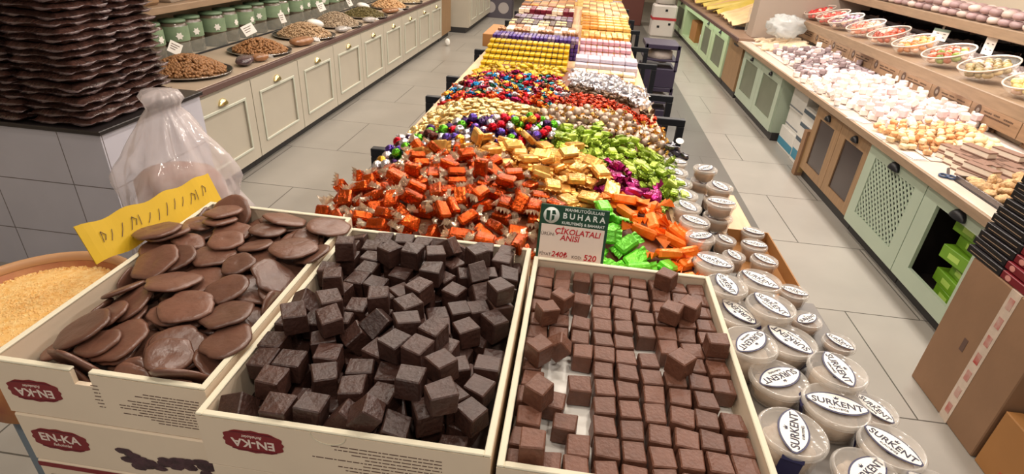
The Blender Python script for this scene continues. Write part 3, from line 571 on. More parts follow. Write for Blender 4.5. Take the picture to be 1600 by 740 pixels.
DATA = {
'dk': [
-136,642,953,-94,-90,0, -437,642,999,0,-180,-90, -239,644,990,5,21,6, -284,645,1018,-51,-2,97, -282,646,951,0,0,-8, -517,648,981,-116,153,0, -368,649,951,0,0,19, -428,651,953,21,-90,119,
-386,652,1000,90,-83,-4, -324,654,987,-40,-14,-87, -189,679,997,6,90,-54, -164,679,1046,-5,-90,-53, -113,691,997,-90,0,144, -373,700,951,0,0,105, -492,702,951,0,0,-145, -276,702,996,0,0,79,
-482,704,997,90,0,179, -259,705,951,0,0,-69, -131,705,951,0,0,166, -190,705,951,0,0,-155, -432,707,951,0,0,92, -335,708,996,0,0,10, -225,708,1043,-1,1,89, -317,709,951,0,0,-54,
-155,718,997,131,90,0, -396,731,997,-25,90,0, -213,743,997,90,0,67, -523,750,996,0,0,1, -113,752,996,0,0,69, -471,753,997,8,-90,85, -179,754,1045,-92,88,-41, -280,754,996,0,0,0,
-335,756,996,0,0,-168, -403,757,951,0,0,-91, -349,757,951,0,0,178, -180,760,951,0,0,179, -237,763,951,0,0,62, -126,765,951,0,0,177, -528,768,951,0,0,-88, -290,769,951,0,0,149,
-467,770,951,0,0,-112, -234,781,1045,167,-87,-8, -409,782,997,-7,90,0, -281,793,1044,0,0,158, -219,797,996,0,0,-5, -528,797,996,0,0,0, -162,799,996,0,0,118, -268,803,997,73,-90,-81,
-105,811,995,-1,-2,-180, -322,813,997,90,0,65, -320,822,951,0,0,68, -196,823,951,0,0,90, -138,825,951,0,0,60, -440,825,951,0,0,28, -442,828,996,0,0,-64, -262,829,951,0,0,-9,
-495,829,951,0,0,-83, -382,834,951,0,0,31, -499,836,1044,-92,-4,117, -429,842,1042,2,-1,39, -219,843,1042,91,-2,63, -199,846,996,0,0,76, -378,848,1005,-39,0,128, -249,849,996,0,0,-10,
-275,855,1043,-87,-3,-150, -302,857,996,0,0,-23, -527,864,996,0,0,179, -344,871,1028,-129,-36,-88, -478,875,997,-135,-90,-42, -173,876,951,0,0,168, -105,877,952,90,0,0, -282,880,951,0,0,-178,
-455,881,951,0,0,-99, -338,884,951,0,0,-12, -515,885,951,0,0,-110, -425,886,997,-90,0,4, -400,886,951,0,0,-76, -452,893,1046,-32,92,3, -218,894,951,0,0,77, -221,900,997,90,0,-78,
-273,908,996,0,0,-68, -168,914,997,132,90,-13, -291,916,1040,0,0,47, -358,923,997,-77,90,0, -521,923,1013,52,-19,90, -476,929,989,50,-14,96, -360,933,1044,0,0,-164, -148,933,951,0,0,168,
-515,938,951,0,0,175, -410,939,997,-105,-90,-74, -430,944,951,0,0,138, -206,945,951,0,0,74, -317,945,951,0,0,-118, -255,948,951,0,0,-103, -237,948,997,-57,90,58, -114,950,997,-71,92,-25,
-308,950,996,0,0,12, -367,952,951,0,0,65, -195,970,997,-153,-90,0, -478,974,1044,-90,0,-70, -284,975,1044,67,-94,87, -373,981,997,39,90,0, -153,986,997,-27,90,0, -528,993,952,90,0,-89,
-475,994,997,-90,0,-14, -413,995,951,0,0,62, -179,995,951,0,0,-115, -115,998,951,0,0,-38, -283,1002,997,90,0,87, -236,1002,951,0,0,-84, -465,1003,951,0,0,-27, -339,1009,951,0,0,-167,
-336,1012,997,39,90,0, -113,1012,996,0,0,31, -289,1013,951,0,0,-163, -114,1017,1042,-158,-90,20, -402,1032,997,90,0,171, -452,1039,997,90,0,84, -220,1040,997,22,90,0, -161,1049,1006,0,-37,121,
-144,1051,951,0,0,-23, -277,1054,1040,-180,0,0, -376,1057,951,0,0,58, -199,1059,951,0,0,151, -306,1060,996,0,0,67, -432,1060,951,0,0,-119, -503,1060,951,0,0,75, -318,1064,951,0,0,178,
-529,1066,997,15,-94,-15, -260,1068,951,0,0,121, -358,1078,997,-72,90,-78, -117,1081,991,-24,-16,-55, -176,1083,1036,-79,-52,-73, -442,1087,996,0,0,172, -260,1092,996,0,0,63, -207,1115,996,0,0,-163,
-168,1115,951,0,0,114, -477,1116,951,0,0,82, -526,1117,951,0,0,-97, -507,1117,1044,-90,0,-167, -355,1118,951,0,0,-64, -227,1121,951,0,0,76, -412,1121,951,0,0,14, -397,1122,1040,0,0,-32,
-342,1123,1042,96,90,0, -286,1123,1042,-90,0,-65, -509,1127,997,-90,0,-175, -288,1129,951,0,0,124, -161,1129,996,0,0,107, -393,1130,996,0,0,101, -331,1131,996,0,0,77, -452,1141,996,0,0,-96,
-111,1144,992,10,-10,99, -247,1155,996,180,0,52, -190,1160,1040,0,0,135, -490,1167,951,0,0,5, -371,1172,951,0,0,-152, -141,1172,951,0,0,144, -429,1176,951,0,0,17, -309,1177,996,0,0,-7,
-195,1177,951,0,0,-112, -247,1177,951,0,0,-104, -525,1180,994,-12,-1,90, -416,1184,996,0,0,-12, -268,1186,1037,39,-16,-109, -313,1186,951,0,0,-127, -360,1188,996,0,0,86, -468,1192,996,0,0,-1,
-199,1192,996,0,0,75, -134,1197,998,31,90,115, -179,1223,951,0,0,-112, -467,1224,951,0,0,156, -247,1224,1000,-62,-17,166, -351,1233,951,0,0,4, -302,1234,1005,0,35,-93, -109,1234,951,0,0,102,
-294,1234,951,0,0,-128, -403,1237,951,0,0,-176, -523,1237,985,-40,-66,133, -456,1240,996,0,0,3, -349,1241,996,0,0,177, -400,1242,996,0,0,95, -126,1243,997,27,-90,151, -186,1245,997,-90,0,1,
],
'mk': [
-22,625,969,0,0,0, 262,625,969,0,0,-1, 166,625,969,0,0,-1, 216,626,969,0,0,6, 309,626,969,0,0,4, 25,627,969,0,0,0, 120,627,969,0,0,7, 72,628,969,0,0,2,
354,628,969,0,0,-1, -3,634,1011,0,0,177, 215,672,969,0,0,5, 74,673,969,0,0,1, -21,674,969,0,0,-1, 262,675,969,0,0,-2, 167,676,969,0,0,3, 353,676,969,0,0,1,
121,676,969,0,0,2, 309,677,969,0,0,0, 262,720,969,0,0,-6, 50,720,969,-180,0,86, 353,720,969,0,0,1, 166,721,969,0,0,0, 215,722,969,0,0,-3, 307,723,969,0,0,-6,
-16,724,969,0,0,0, 118,724,969,0,0,2, -3,758,1011,0,0,152, 212,771,969,0,0,3, 26,771,969,0,0,-7, 119,771,969,0,0,2, 166,772,969,0,0,5, 306,772,969,0,0,-5,
260,772,969,0,0,-6, 352,774,969,0,0,2, -22,775,969,0,0,2, 215,819,969,0,0,0, -17,819,969,0,0,1, 263,820,969,0,0,-5, 121,821,969,0,0,6, 166,821,969,0,0,1,
72,821,969,0,0,6, 312,822,969,0,0,3, 215,866,969,0,0,5, -22,867,969,0,0,1, 354,868,969,0,0,1, 260,869,969,0,0,2, 119,870,969,0,0,0, 309,870,969,0,0,-4,
-13,870,1012,133,-90,0, 167,872,969,0,0,1, 268,889,1011,0,0,47, 26,916,992,-42,1,89, 166,917,969,0,0,4, 77,917,969,0,0,-2, 213,917,969,0,0,7, 354,918,969,0,0,3,
121,919,969,0,0,0, -23,919,969,0,0,0, 306,919,969,0,0,3, 353,962,1011,0,180,-88, -21,964,969,0,0,4, 352,965,969,0,0,5, 71,965,969,0,0,-2, 166,965,969,0,0,0,
308,966,969,0,0,7, 120,966,969,0,0,5, 24,967,969,0,0,1, 260,968,969,0,0,3, -5,1002,1011,0,0,116, -21,1010,969,0,0,1, 215,1012,969,0,0,5, 26,1014,969,0,0,0,
259,1015,969,0,0,3, 72,1015,969,0,0,-6, 120,1016,969,0,0,1, 304,1016,969,0,0,-1, 350,1016,969,0,0,6, 166,1018,969,0,0,2, 25,1059,1011,0,0,56, 272,1060,1011,0,0,64,
117,1060,969,0,0,2, -23,1062,969,0,0,0, 217,1062,969,0,0,2, 26,1063,969,0,0,-2, 353,1063,969,0,0,5, 309,1064,969,0,0,3, 167,1066,969,0,0,-3, 262,1066,969,0,0,-2,
315,1086,1012,90,0,-33, 73,1109,969,0,0,-3, 212,1109,969,0,0,-10, 120,1111,969,0,0,-2, 24,1111,969,0,0,1, 259,1111,969,0,0,-3, 309,1111,969,0,0,-7, 354,1112,969,0,0,-3,
166,1113,969,0,0,-7, -21,1115,969,0,0,-4, 212,1156,969,0,0,0, 23,1160,969,0,0,0, 166,1160,969,0,0,-5, 120,1160,969,0,0,-5, 310,1161,969,0,0,-2, -21,1161,969,0,0,-1,
264,1162,969,0,0,-2, 355,1163,969,0,0,-3, 276,1200,1012,-57,90,0, 24,1204,969,0,0,-1, 71,1205,969,0,0,0, 169,1208,969,0,0,-3, 213,1208,969,0,0,-3, 262,1208,969,0,0,5,
-21,1208,969,-1,-1,-1, 309,1208,969,0,0,2, 120,1209,969,0,0,1, 355,1209,969,0,0,2,
],
'disc': [
-645,686,997,123,-20,-2, -852,691,986,145,-61,-62, -666,716,946,18,-6,35, -820,755,1000,11,8,-83, -702,758,1000,17,-7,72, -796,760,974,-14,-4,114, -926,764,969,8,-20,-17, -904,765,1008,6,-20,2,
-716,767,972,-4,7,-158, -901,772,953,2,-23,-2, -612,777,1016,-7,2,108, -652,850,1020,5,-10,-55, -745,855,1023,-2,-179,-21, -881,859,1004,-16,16,167, -835,864,976,1,-4,111, -748,867,999,1,2,-56,
-635,878,976,-7,30,-15, -724,878,974,2,1,-40, -643,881,947,-22,2,-86, -926,902,951,-19,-18,72, -825,926,1026,10,-175,32, -913,938,990,-19,-8,84, -792,966,978,-3,0,176, -793,970,1005,-1,-1,110,
-671,974,998,-6,20,1, -900,980,957,10,24,-152, -677,985,963,-26,2,-92, -913,992,1024,8,17,-93, -632,1003,1014,-31,-24,-119, -814,1060,1017,2,0,-155, -709,1066,1015,6,5,-121, -745,1067,983,-2,-2,169,
-870,1070,982,6,0,-97, -943,1070,1014,4,8,29, -639,1074,992,-21,2,-90, -637,1083,951,11,-24,164, -927,1087,949,23,10,-110, -976,1092,1046,-9,-3,43, -958,1107,1035,9,-3,-101, -636,1110,1031,4,-178,-1,
-638,1142,960,-8,-25,-151, -791,1168,995,-6,-8,150, -835,1170,1020,-1,-1,154, -652,1185,1004,11,3,24, -886,1185,975,-16,-9,75, -924,1186,997,13,5,-115, -892,1235,1040,-1,9,107, -605,1243,1026,5,7,70,
-660,1252,953,-9,24,56, -822,1255,986,2,-17,13, -925,1256,947,20,-9,-82, -732,1257,1024,166,13,11, -724,1261,991,-23,-13,0, -738,1261,959,-25,14,53, -643,1262,976,-1,-28,-104, -902,1281,1012,-42,8,-173,
],
'dsm': [
-632,668,971,-90,-25,0, -859,671,964,78,108,-12, -752,686,964,37,49,-39, -933,694,971,-15,49,71, -758,698,963,43,-43,42, -698,728,1006,15,11,17, -849,737,1004,3,-13,31, -937,746,977,21,-7,-66,
-821,747,984,-2,11,-134, -622,758,978,32,-17,111, -733,765,993,-7,11,-83, -938,775,951,-20,-11,66, -624,777,952,-36,9,-50, -891,813,1005,-21,-9,94, -624,828,982,16,-43,119, -868,834,989,-20,12,152,
-951,845,977,39,38,-128, -773,845,1010,-1,-3,113, -641,850,966,-8,-30,-165, -757,851,986,2,-2,38, -939,862,953,11,-30,6, -921,897,1010,-20,19,104, -593,913,1003,-90,11,-90, -809,922,990,-2,3,-69,
-712,926,990,2,-3,45, -703,932,1021,-12,3,-180, -626,935,954,-22,18,-45, -917,941,976,21,-2,-69, -972,973,965,-90,-47,90, -622,980,992,37,-13,110, -743,1009,994,-1,1,-158, -877,1018,1024,-12,-11,110,
-861,1020,995,9,6,-29, -645,1021,969,-6,-20,176, -727,1022,1027,4,6,-83, -947,1030,957,-1,-49,15, -803,1089,999,-4,3,-100, -703,1090,995,0,-7,-174, -904,1100,1020,1,-9,173, -813,1112,1030,2,1,-8,
-735,1115,1024,-9,-10,-5, -594,1116,1016,7,16,-156, -905,1118,989,5,9,-175, -627,1121,970,26,-4,110, -748,1164,1004,4,-9,91, -949,1185,957,-20,47,162, -644,1186,1015,1,12,-44, -746,1188,1027,0,8,60,
-666,1192,986,7,-1,146, -938,1197,1018,2,-5,-127, -874,1198,996,1,21,-175, -884,1203,1032,0,9,116, -968,1267,981,-100,-45,97, -767,1269,1010,6,11,79, -745,1272,966,-22,-19,-15, -631,1272,955,27,-1,166,
-631,1272,982,25,13,137, -919,1291,996,50,17,-14,
],
'car': [
-103,1290,1011,-90,0,80, -194,1305,1006,0,0,-8, -505,1341,996,47,12,169, 9,1342,921,92,0,0, -442,1346,941,-88,90,92, -271,1349,987,-23,0,-180, -665,1350,940,-55,-91,0, -563,1355,943,-70,-99,85,
-271,1359,921,13,4,-16, -7,1359,960,-41,13,14, -172,1360,961,-21,19,-164, -501,1365,951,-37,-30,150, -382,1365,941,19,1,-90, -354,1367,968,68,-8,93, -310,1368,961,0,-24,90, -256,1368,961,0,-23,90,
-636,1371,982,-68,8,-52, -85,1371,939,3,7,-60, -494,1373,1016,40,16,149, -568,1385,988,58,-18,-152, -148,1385,938,84,27,-127, -429,1387,987,-131,32,31, -222,1390,932,-33,-9,161, -696,1397,976,5,53,-90,
-677,1403,920,7,3,-125, -29,1404,947,-108,29,-123, -311,1409,944,-26,22,-142, -623,1409,960,21,12,-63, -455,1411,945,22,26,-47, -592,1414,936,-2,-24,62, -522,1414,946,-21,-26,122, -468,1419,987,-23,25,-134,
-218,1423,960,122,17,-26, -185,1428,983,129,-5,-44, -342,1429,1017,-17,26,-55, -268,1431,999,114,-19,45, -117,1442,965,-32,-1,178, -687,1450,958,18,7,-80, -548,1451,990,38,13,47, -319,1459,1016,-73,-26,126,
-352,1465,994,-22,-23,-154, -507,1466,1017,-7,-27,100, -444,1469,1028,81,-150,13, -657,1478,998,-12,-24,102, -266,1481,977,8,-1,6, -585,1483,955,10,-22,-20, -414,1489,978,-8,-1,176, -503,1493,978,0,0,-42,
-18,1497,978,0,0,-180, -657,1500,941,-12,-17,105, -572,1503,1005,24,-13,-100, -177,1504,978,0,0,154, -606,1507,980,-24,-3,87, -677,1513,976,-20,7,178, -383,1518,1035,-23,-12,104, -78,1518,978,0,0,91,
-370,1525,1007,-18,18,174, -240,1527,996,-10,-25,-3, -488,1527,1002,-26,17,-10, -309,1532,1021,17,29,-80, -175,1534,1012,9,0,91, -452,1541,1028,-91,-155,11, -128,1544,1013,29,-50,64, -82,1546,1009,0,0,86,
-251,1550,1032,-17,-179,67, -550,1551,968,-11,-15,38, -638,1554,1002,44,19,-180, -696,1554,994,77,52,75, -304,1560,978,0,0,87, -367,1561,978,0,0,131, -15,1569,1006,0,-4,153, -448,1571,978,0,0,9,
-606,1577,946,6,23,-164, -99,1579,978,0,0,0, -677,1581,923,-15,3,120, -527,1581,1044,-5,10,-21, -168,1582,978,0,0,99, -363,1586,1009,0,0,20, -227,1588,978,0,0,-106, -286,1594,1010,-13,6,-67,
-622,1596,998,-31,-40,116, -456,1597,1014,90,0,59, -534,1598,1013,-10,5,-53, -211,1607,1009,0,0,156, -674,1608,958,7,-14,-7, -132,1609,1009,0,0,100, -558,1615,983,1,-13,-143, -71,1622,1006,1,6,8,
-487,1630,978,0,0,-100, -347,1634,978,0,0,-70, -345,1637,1019,-59,0,21, -418,1639,978,0,0,-18, -620,1642,965,-2,-18,165, -666,1644,926,1,-16,-17, -493,1646,1044,-90,0,-21, -186,1646,1040,0,0,-15,
-488,1648,1009,0,0,71, -186,1656,978,0,0,-17, -114,1657,978,0,0,91, -349,1658,1043,59,-1,-159, -287,1660,978,0,0,-165, -205,1671,1009,0,0,-113, -595,1674,956,96,-23,-17, -274,1678,1064,-60,-90,-37,
-260,1682,1009,0,0,-98, -364,1683,1009,0,0,-156, -433,1683,1019,0,0,-78, -522,1693,996,122,-21,76, -112,1693,1009,0,0,-120, -681,1699,938,8,29,118, -460,1704,983,90,0,174, -392,1705,978,0,0,-65,
-700,1706,973,-96,29,90, -312,1707,978,0,0,-177, -167,1709,1040,0,0,-165, -386,1715,1045,4,-7,159, -292,1720,1036,1,-24,7, -121,1721,978,0,0,-8, -226,1721,978,0,0,-175, -373,1735,1009,0,0,-145,
-626,1739,938,15,-16,-49, -165,1743,1009,0,0,64, -237,1751,1020,-16,-10,139, -540,1752,982,-58,-8,64, -446,1758,1003,6,47,-99, -304,1764,1012,-3,-44,93, -675,1765,951,11,25,-175, -189,1771,978,0,0,-179,
-483,1776,978,0,0,-106, -593,1782,952,-23,8,108, -419,1783,992,47,-6,-16, -621,1786,973,-156,-3,-84, -270,1788,988,-46,0,-11, -352,1794,978,0,0,129, -199,1801,1017,52,11,82, -680,1824,920,-11,0,86,
-517,1827,991,-58,5,33, -351,1830,1047,26,-1,38, -253,1832,1027,-3,-20,38, -336,1840,1009,0,0,-38, -405,1842,1009,0,0,-42, -536,1846,1009,-57,6,34, -245,1847,989,36,3,127, -309,1860,978,0,0,90,
-442,1865,978,0,0,8, -592,1868,952,-21,-12,61, -567,1871,992,-3,33,-53, -355,1876,978,0,0,-99, -372,1892,1025,-10,41,127, -305,1897,1009,5,-6,-126, -516,1909,976,2,-9,-13, -453,1922,1002,40,-26,-91,
-392,1933,978,0,0,-143, -413,1967,1012,-87,-5,-81, -505,1980,1000,141,23,-32, -570,1992,994,-80,-143,-25,
],
'gold': [
-37,1499,1006,0,-180,85, 6,1590,975,0,0,77, 16,1629,1000,0,0,131, -41,1661,975,0,0,10, 74,1667,975,0,0,41, -35,1669,1029,6,3,95, 83,1672,1000,0,0,-16, -6,1709,1000,0,0,4,
-82,1749,1025,33,-19,-169, 162,1751,1000,-25,22,-98, 96,1755,975,0,0,-50, 39,1757,1024,0,0,5, 7,1759,975,0,0,146, -92,1765,975,0,0,-9, 4,1792,1000,0,0,-139, 84,1798,1000,0,0,-113,
-84,1804,1015,-50,-11,-158, -143,1832,989,4,17,124, 39,1834,975,0,0,138, 122,1841,1028,-3,8,-63, -62,1842,975,0,0,19, -56,1858,1043,22,-18,-110, 42,1862,1024,0,0,66, -136,1870,1036,-10,4,26,
-140,1878,1009,-2,11,84, 124,1879,990,90,0,49, -37,1881,1007,7,-20,-47, 46,1884,1000,0,0,-115, -216,1897,1000,0,0,127, -645,1912,929,-3,-20,13, -4,1925,975,0,0,64, -174,1928,975,0,0,-78,
-98,1929,975,0,0,69, 87,1937,975,0,0,9, -256,1939,975,0,0,57, -280,1939,1031,-6,6,43, 93,1940,1021,21,12,-21, -172,1941,1027,0,3,96, -93,1942,1030,18,0,-10, -557,1952,979,-87,-19,-9,
-338,1969,1004,-2,-4,-113, -1,1970,1013,0,-18,111, 2,1971,1039,18,-4,32, -262,1974,1000,0,0,-114, -94,1976,1014,-14,12,-150, 80,1978,1000,0,0,7, -177,1979,1000,0,0,-69, -398,1992,975,0,0,40,
-313,1999,975,0,0,-108, -212,2012,1032,18,0,31, 52,2013,975,0,0,56, -493,2014,994,54,-9,-8, -44,2016,975,0,0,-49, -221,2017,975,0,0,141, -139,2019,975,0,0,132, -350,2033,1046,102,-4,121,
-404,2040,995,-10,-22,-25, 38,2047,1000,0,0,99, -46,2048,1000,0,0,-93, -297,2049,1000,0,0,65, -210,2060,996,-5,18,33, -332,2076,1024,0,-37,-49, -2,2079,975,0,0,42, -120,2080,986,-29,0,-47,
-281,2088,975,0,0,85, -240,2090,1019,10,-18,-143, -349,2091,975,0,0,-81, 25,2109,1021,10,-3,-152, -72,2130,975,0,0,144, -93,2133,1000,0,0,127, -198,2134,975,0,0,-175, -163,2140,1026,135,1,-58,
],
'grn': [
231,1342,945,80,-12,1, 167,1361,924,-17,-21,157, 67,1362,957,-19,2,135, 79,1363,922,21,-11,127, 265,1369,919,-14,0,-173, 317,1395,936,-16,-162,61, 114,1399,946,-41,11,-118, 225,1406,940,-30,21,-144,
32,1413,945,-35,12,-164, 200,1443,966,-19,22,-143, 134,1448,984,-57,1,-179, 49,1468,981,36,-16,113, 151,1501,977,0,0,-136, 89,1502,977,0,0,-80, 70,1556,990,-18,-31,-19, 179,1557,986,18,23,118,
124,1592,977,0,0,44, 132,1593,1006,0,0,-77,
],
'orn': [
360,1366,918,-2,180,22, 324,1448,950,25,-178,21, 390,1455,922,12,6,41, 397,1512,926,-57,-5,-142, 254,1522,975,0,-18,-179, 354,1558,936,10,-22,169, 371,1595,940,-68,32,-13, 285,1598,973,-137,11,-83,
208,1634,979,0,0,125, 407,1643,920,9,-3,118, 311,1652,954,25,0,91, 282,1685,981,-16,-13,21, 199,1690,998,32,-3,-177, 262,1729,972,1,18,2,
],
'mag': [
233,1774,987,-45,-4,-8, 155,1801,981,0,0,-147, 315,1804,968,120,-13,82, 181,1862,1004,-3,-9,-71, 238,1876,979,-5,5,-44, 164,1945,981,0,0,120, 191,1986,999,-43,-12,-63,
],
'lime': [
338,1778,935,-24,0,-91, 360,1846,925,22,1,87, 413,1858,923,1,-30,148, 328,1873,952,-49,-8,-138, 395,1891,956,-4,-3,-107, 436,1903,946,-165,-4,90, 392,1905,916,15,2,70, 323,1908,941,-11,-22,-152,
416,1910,931,15,4,62, 371,1916,942,-57,0,-113, 280,1920,960,20,13,59, 328,1926,974,15,18,-71, 329,1948,952,-25,2,-28, 388,1951,964,-107,-154,-6, 252,1960,968,12,1,87, 410,1960,913,8,1,74,
436,1969,931,4,-1,86, 370,1973,922,20,5,69, 285,1975,979,23,-1,93, 378,1982,949,22,-22,93, 243,1985,991,12,-2,99, 332,1987,961,3,-23,-169, 297,1988,999,-10,14,-50, 426,1990,953,-178,2,0,
296,2007,953,11,-21,152, 356,2010,984,14,-1,-48, 224,2014,972,-6,3,-61, 129,2017,979,-90,0,137, 388,2019,927,12,10,149, 438,2019,924,1,-33,90, 295,2026,981,-2,-8,160, 353,2031,944,2,13,176,
341,2036,961,-5,-13,8, 409,2044,948,99,22,79, 234,2049,988,-27,19,-15, 175,2052,972,0,0,42, 144,2055,992,0,0,-68, 408,2060,914,-10,1,-69, 193,2061,1005,139,-11,41, 331,2062,988,0,-16,65,
284,2068,988,-17,-6,158, 143,2069,972,0,0,-134, 89,2072,1004,82,128,56, 269,2075,963,16,-8,117, 317,2077,944,-11,21,-27, 363,2077,924,-21,1,-88, 336,2078,957,11,21,30, 436,2094,921,27,10,90,
190,2100,993,0,-1,33, 389,2102,938,6,16,13, 411,2103,952,13,11,43, 366,2103,967,18,4,81, 116,2107,1002,7,20,-63, 301,2110,974,-21,15,-62, 114,2110,982,0,21,-82, 174,2112,1012,1,0,-79,
63,2117,972,0,0,161, 242,2118,970,-4,-5,-140, 161,2119,972,0,0,174, 340,2120,934,-11,-21,-152, 343,2120,954,-12,-20,-147, 61,2124,992,0,0,-85, 294,2125,954,20,12,60, 401,2128,915,-13,-1,-111,
-19,2136,1004,40,14,-1, 164,2139,992,0,0,-108, 333,2143,966,103,21,33, 380,2150,943,-4,13,-61, 203,2150,972,0,0,-3, 107,2157,992,0,0,-169, 249,2158,990,-10,-12,-136, 142,2159,972,0,0,-17,
-13,2161,972,0,0,-49, -15,2164,1025,-16,20,25, 89,2164,972,0,0,107, 321,2164,942,-17,17,-46, 416,2166,929,28,-1,136, 424,2167,948,27,7,120, 48,2171,972,0,0,-91, 265,2175,964,-16,-8,-116,
148,2175,1008,-32,13,93, 68,2179,1021,-35,-41,69, 26,2180,997,-67,17,-125, -13,2181,992,0,0,-132, 355,2182,928,18,-14,132, 322,2183,963,21,-12,119, 89,2187,1001,28,30,148, -47,2193,972,0,0,-131,
221,2197,992,0,0,136, 160,2198,983,-39,6,146, 349,2198,952,-21,11,-60, 357,2199,970,21,-170,-63, 441,2206,930,0,-94,-174, -36,2208,1025,0,0,64, -33,2209,999,90,0,-139, 193,2210,972,0,0,139,
106,2210,1010,-19,38,69, 10,2211,1018,-90,0,33, 11,2212,972,0,0,-118, 389,2212,928,10,33,38, 184,2216,1006,9,-34,-59, 418,2216,957,-3,53,-178, 116,2217,972,0,0,-129, 249,2218,979,-5,-17,-39,
331,2222,938,15,19,40, 66,2224,1018,-90,0,-138, 153,2234,1008,131,31,65, 63,2235,972,0,0,-59, 297,2236,962,34,-20,-149, 26,2236,992,0,0,-76, 60,2246,992,0,0,100, -58,2247,972,0,0,77,
413,2250,928,-32,25,-40, -6,2252,1012,0,0,149, 375,2252,932,6,42,22, 191,2255,999,90,0,129, 251,2255,996,-6,5,106, 108,2256,992,0,0,-16, -47,2261,992,0,0,85, 207,2262,972,0,0,-93,
-16,2263,972,0,0,77, -51,2264,1012,0,0,-114, 96,2267,972,0,0,126, 227,2267,1012,-2,9,150, 151,2271,972,0,0,-156, 263,2273,965,2,17,7, 30,2274,972,0,0,54, 322,2275,942,-22,10,-66,
329,2281,960,8,23,21, -12,2288,992,0,0,-92, 389,2289,945,-10,-22,-119, 121,2290,1012,0,0,-105, 438,2291,911,-179,0,90, 72,2291,1018,-90,0,27, 24,2294,999,-41,40,88, 149,2295,992,0,0,-92,
388,2298,918,7,-12,162, 84,2298,992,0,0,17, 216,2303,984,44,8,173, 118,2306,972,0,0,116, -39,2313,1016,-75,56,128, 305,2319,971,-23,8,-73, -16,2330,1012,0,0,-59, 211,2331,998,45,11,-159,
152,2333,1009,33,-1,171, -24,2336,972,0,0,-97, 314,2336,945,24,-2,94, 92,2337,999,-90,0,21, 369,2337,930,-85,-161,-12, 58,2340,972,0,0,-70, 259,2341,966,4,17,13, 170,2343,972,0,0,-125,
277,2348,988,81,-15,-150, 19,2349,972,0,0,-68, 4,2353,992,0,0,-123, -53,2360,983,41,5,-112, 45,2364,1004,-42,8,-111, 100,2368,972,0,0,-124, 100,2370,992,0,0,-162, 358,2370,934,-86,-159,-16,
151,2378,992,0,0,82, 264,2379,972,-89,18,4, 145,2379,972,0,0,-106, 217,2380,982,22,11,84, 42,2394,982,0,23,-13, 114,2397,1012,-3,-3,-22, -12,2401,972,0,0,163, -16,2408,999,-90,0,4,
101,2413,982,61,0,-156, 47,2424,992,48,27,126, 124,2449,1012,-149,-3,46,
],
'ball': [
-661,1872,956,41,57,-31, -698,1884,943,-156,47,-56, -696,1927,947,105,103,-35, -695,1957,921,95,-67,-100, -655,1959,930,-132,57,43, -620,1967,944,117,-21,-99, -656,1984,962,-11,-43,134, -696,1992,943,-43,1,-154,
-591,1998,958,32,-124,-44, -662,2003,928,-72,24,109, -624,2003,983,-61,-14,-62, -624,2007,942,37,-123,-44, -564,2026,969,67,144,45, -656,2028,959,25,35,-67, -697,2031,956,46,-16,67, -475,2045,983,-30,130,-110,
-674,2045,925,-62,-29,38, -606,2049,952,-71,44,50, -527,2052,1020,12,-35,-107, -525,2054,978,6,6,-135, -648,2064,977,-128,-19,-52, -565,2068,976,64,-1,-20, -641,2069,936,-80,-25,78, -478,2071,1013,28,27,6,
-607,2073,986,33,-20,2, -427,2079,1010,64,-29,30, -697,2082,923,45,32,-67, -497,2084,981,0,0,24, -675,2086,956,-72,-69,97, -534,2088,999,-49,45,34, -456,2088,981,0,0,-29, -398,2089,982,90,-23,-29,
-592,2094,958,55,-35,-137, -640,2106,980,49,-123,68, -554,2108,970,12,14,-138, -632,2109,940,-94,22,88, -670,2114,927,62,21,-138, -456,2120,1002,-46,36,23, -347,2120,1031,-53,11,-116, -509,2123,995,0,-64,-18,
-409,2124,999,-151,-31,25, -603,2125,978,-45,-56,107, -695,2125,957,50,-20,126, -188,2128,1006,0,-180,-78, -569,2133,1000,47,-41,27, -313,2135,1011,90,165,-14, -655,2138,959,-15,13,-8, -364,2144,1005,-41,-43,-159,
-617,2149,947,-149,46,31, -695,2149,921,128,-19,-88, -479,2150,981,0,0,-9, -443,2150,1025,-3,39,-69, -437,2150,981,0,0,-55, -580,2153,963,-66,140,46, -285,2154,986,18,-23,114, -233,2156,1007,90,67,41,
-529,2157,977,0,9,-178, -511,2157,1018,-71,25,74, -390,2157,981,0,0,-143, -332,2161,983,-56,18,-169, -657,2166,929,115,-29,-68, -696,2173,954,21,-45,-28, -474,2175,1012,32,36,110, -572,2176,995,57,-29,-31,
-418,2176,1005,-36,-27,-65, -349,2180,1019,59,-5,-1, -210,2182,981,0,0,150, -132,2182,1022,90,-113,40, -314,2183,1038,41,24,-39, -637,2184,959,9,-34,-152, -259,2185,981,0,0,-16, -170,2185,981,0,0,105,
-280,2186,1017,125,138,5, -364,2188,981,0,0,113, -450,2188,981,0,0,-19, -128,2188,982,90,-113,13, -303,2192,981,0,0,38, -525,2194,1006,51,29,-102, -587,2194,960,77,-119,-64, -698,2195,921,54,20,168,
-495,2195,981,0,0,122, -388,2196,1025,92,-145,31, -443,2197,1031,-5,-43,131, -549,2200,974,-95,-131,-5, -88,2201,983,54,-19,-26, -402,2207,981,0,0,85, -671,2208,950,26,60,158, -231,2210,1001,4,-1,-33,
-170,2212,1011,54,-20,-173, -313,2214,1014,0,-25,-75, -71,2219,1014,-107,-54,-100, -581,2219,994,-41,44,-128, -359,2220,1008,3,39,54, -271,2220,1000,19,-30,172, -621,2222,959,-138,-32,-49, -455,2223,1002,2,-5,-23,
-198,2223,981,0,0,-130, -144,2224,981,0,0,-9, -503,2229,1005,-5,-14,-54, -108,2232,1017,0,0,141, -407,2233,1012,30,-11,-161, -248,2233,1030,0,9,-126, -331,2234,981,0,0,-108, -405,2235,1054,37,50,118,
